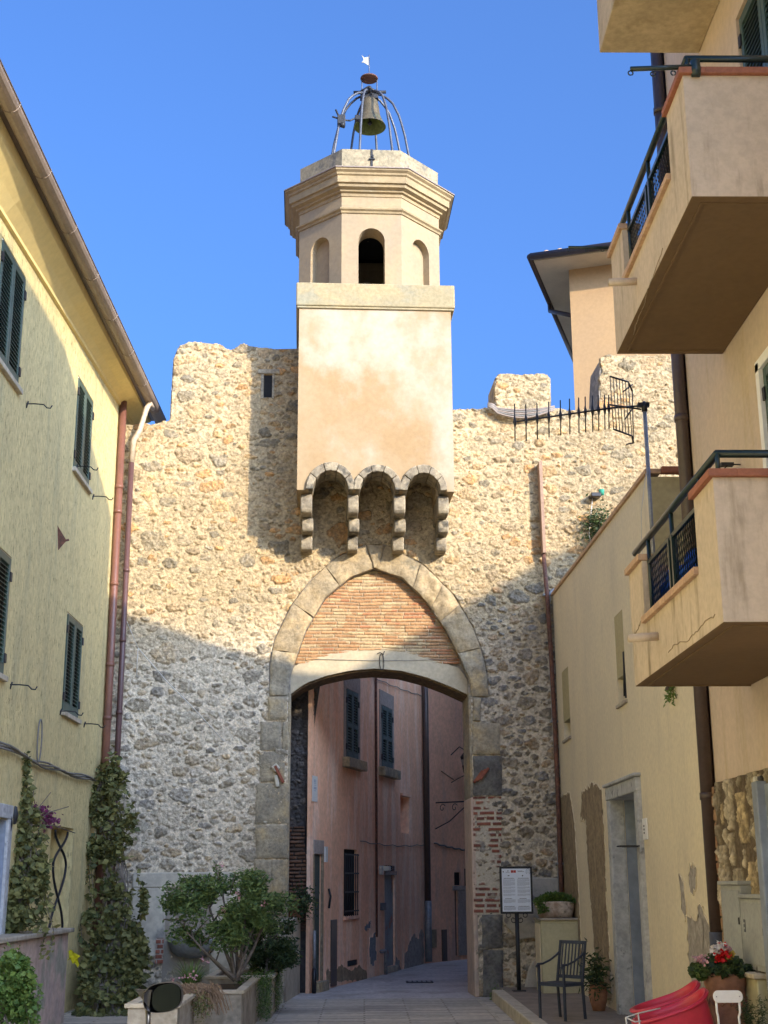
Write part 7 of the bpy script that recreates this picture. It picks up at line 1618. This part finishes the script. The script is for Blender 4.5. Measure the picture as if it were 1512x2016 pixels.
bg_ = bpy.data.objects['bougainvillea']
P = []; r_ = np.random.default_rng(74)
for _ in range(330): t = r_.random(); P.append(SP(60+45*t+8*r_.normal(), 1592+28*t+8*r_.normal(), 15.9+1.0*t))
leaves('bracts', P, 0.055, M_bract, bg_, seed=75, asp=0.8)
for (px, py) in ((135, 1588), (148, 1640), (96, 1660), (100, 1560)):
    q = SP(px, py, 16.6); MB().tube([tuple(SP(60, 1625, 15.6)), tuple(SP((60+px)/2, (1610+py)/2, 16.1)), tuple(q)], 0.006, 4).build('twig', M_bark, bg_)
climber('bright green bush hanging over the low pink wall at the lower left edge', 'hanging_bush',
        [(28, 1885, 14, 13.2, .6), (30, 1920, 24, 13.2, 1.2), (30, 1965, 24, 13.2, 1.2), (40, 2000, 14, 13.2, .6)], 3600, 0.05, M_leaf_lt, 76, stems=5)
yr = thing('yellow_rag', 'bright yellow rag hanging beside the climber on the low wall', 'cloth', tuple(SP(145, 1880, 17.3)))
r_ = np.random.default_rng(1); mb = MB(); c = SP(136, 1868, 17.3)
for i in range(4):
    for j in range(5):
        f = lambda i, j: (c[0]+0.032*i+0.014*math.sin(j*2.1), 17.3+0.03*math.sin(i*2+j), c[2]-0.024*j-0.02*i+0.018*math.sin(i*3.1+j))
        mb.add([f(i, j), f(i+1, j), f(i+1, j+1), f(i, j+1)], [(0, 1, 2, 3)], True)
mb.build('cloth', M_yellow, yr, normals=False)

# ------------------------------------------------------------------ scooter whose mirror pokes into view
scY = 8.4
sc_ = thing('parked_scooter', 'black wing mirror on a stalk of a scooter parked at the lower left', 'scooter', (SP(250, 2016, scY)[0], scY, 0))
mc = SP(322, 1963, scY); hb = np.array([mc[0]-0.22, scY+0.03, 0.60])
mb = MB()
n = 26; prof = [(0.95, 0.045), (1.0, 0.03), (1.0, 0.0), (0.93, -0.035), (0.7, -0.07), (0.3, -0.085), (0.02, -0.088)]
def outl(t, s): # rounded mirror outline in x-z, slanted
    x = 0.118*s*np.sign(math.cos(t))*abs(math.cos(t))**0.75; z = 0.085*s*np.sign(math.sin(t))*abs(math.sin(t))**0.8; return (x, z+0.10*x)
vs = []
for s, d in prof:
    for t in np.linspace(0, 2*math.pi, n, endpoint=False): x, z = outl(t, s); vs.append((mc[0]+x, scY-d*1.0, mc[2]+z))
k = len(prof); fs = [(i*n+j, i*n+(j+1) % n, (i+1)*n+(j+1) % n, (i+1)*n+j) for i in range(k-1) for j in range(n)]+[tuple(range((k-1)*n, k*n))]
ms = mb.add(vs, fs, True).build('mirror_housing', M_black, sc_)
vs = [(mc[0]+outl(t, 0.90)[0]+0.03*0, scY-0.038, mc[2]+outl(t, 0.90)[1]) for t in np.linspace(0, 2*math.pi, n, endpoint=False)]
vs = [(mc[0]+0.022+(v[0]-mc[0])*0.78, v[1]-0.004, v[2]) for v in vs]
MB().add(vs, [tuple(range(n))]).build('mirror_glass', M_mirror, ms, normals=False)
MB().hexa([(mc[0]-0.16, scY, mc[2]+0.03), (mc[0]-0.08, scY-0.02, mc[2]-0.06), (mc[0]-0.08, scY+0.03, mc[2]-0.06), (mc[0]-0.16, scY+0.03, mc[2]+0.03), (mc[0]-0.17, scY, mc[2]+0.045), (mc[0]-0.07, scY-0.02, mc[2]+0.04), (mc[0]-0.07, scY+0.03, mc[2]+0.04), (mc[0]-0.17, scY+0.03, mc[2]+0.045)]).tube([(mc[0]-0.09, scY, mc[2]-0.04), (mc[0]-0.085, scY, mc[2]-0.16), tuple(hb)], 0.016, 8).build('stalk', M_black, ms)
MB().tube([(hb[0]-0.52, scY+0.05, 0.60), tuple(hb), (hb[0]+0.1, scY+0.12, 0.585)], 0.016, 8).tube([(hb[0]-0.25, scY+0.05, 0.60), (hb[0]-0.25, scY-0.12, 0.25)], 0.03, 8).build('handlebar', M_black, sc_)
MB().box(hb[0]-0.36, hb[0]-0.14, scY-0.08, scY+0.06, 0.34, 0.58).build('front_shield', mat('dark_scooter_paint', (0.03, 0.035, 0.045), rough=0.25, bump=0), sc_, bevel=0.04)
def wheel(y):
    t_ = MB(); R_ = 0.21; pts = [(hb[0]-0.25, y+R_*math.cos(t), 0.235+R_*math.sin(t)) for t in np.linspace(0, 2*math.pi, 28)]
    w = t_.tube(pts, 0.05, 8, cap=False).build('wheel', M_black, sc_); MB().lathe((0, 0, 0), [(0.01, -0.03), (0.13, -0.03), (0.13, 0.03), (0.01, 0.03)], 16)
    mb = MB(lambda a, b, c: (hb[0]-0.25+c, y+a, 0.235+b)); mb.lathe((0, 0, 0), [(0.01, -0.03), (0.17, -0.02), (0.17, 0.02), (0.01, 0.03)], 18).build('rim', M_zinc, w)
wheel(scY-0.2); wheel(scY-1.35)
MB().box(hb[0]-0.36, hb[0]-0.14, scY-1.5, scY-0.75, 0.30, 0.56).box(hb[0]-0.36, hb[0]-0.14, scY-0.75, scY-0.1, 0.18, 0.26).build('body', bpy.data.materials['dark_scooter_paint'], sc_, bevel=0.05)
MB().box(hb[0]-0.36, hb[0]-0.14, scY-1.45, scY-0.8, 0.562, 0.62).build('saddle', M_black, sc_, bevel=0.025)

# ------------------------------------------------------------------ small things on the ground
wt = thing('kerb_weed', 'small tuft of weeds growing at the gate end of the pale kerb', 'weed', (1.84, 19.7, 0.0))
r_ = np.random.default_rng(90); P = r_.normal(size=(160, 3))*np.array([0.05, 0.05, 0.05])+np.array([1.86, 19.95, 0.07]); P[:, 2] = np.abs(P[:, 2]); leaves('foliage', P, 0.05, M_leaf_lt, wt, seed=91, asp=0.3)
dc = thing('drain_cover', 'square dark iron drain cover set in the street beyond the arch', 'drain cover', (0.9, 23.6, 0.02))
MB().box(0.7, 1.15, 23.4, 23.85, 0.005, 0.014).build('frame', M_iron, dc)
for k in range(5): MB().box(0.74+k*0.08, 0.79+k*0.08, 23.45, 23.8, 0.0145, 0.018).build('bar', M_zinc, dc)
for pre, grp in (('concrete_planter', 'concrete planters along the left wall'), ('red_plastic_tub', 'red plastic tubs leaning together'), ('clothesline_arm', 'clothesline arms on the balconies'),
                 ('meter_box', 'meter cabinets on the stone cladding'), ('trailing_plant', 'trailing plants over the planters'), ('gas_pipe', 'gas pipes on the pink house'), ('wall_cable', 'cables on the pink walls'),
                 ('utility_pipe', 'bent pipes at the right edge'), ('corner_climber', 'climbers at the wall corner')):
    for o in list(C.objects):
        if o.parent is None and o.name.split('.')[0] == pre: o['group'] = grp
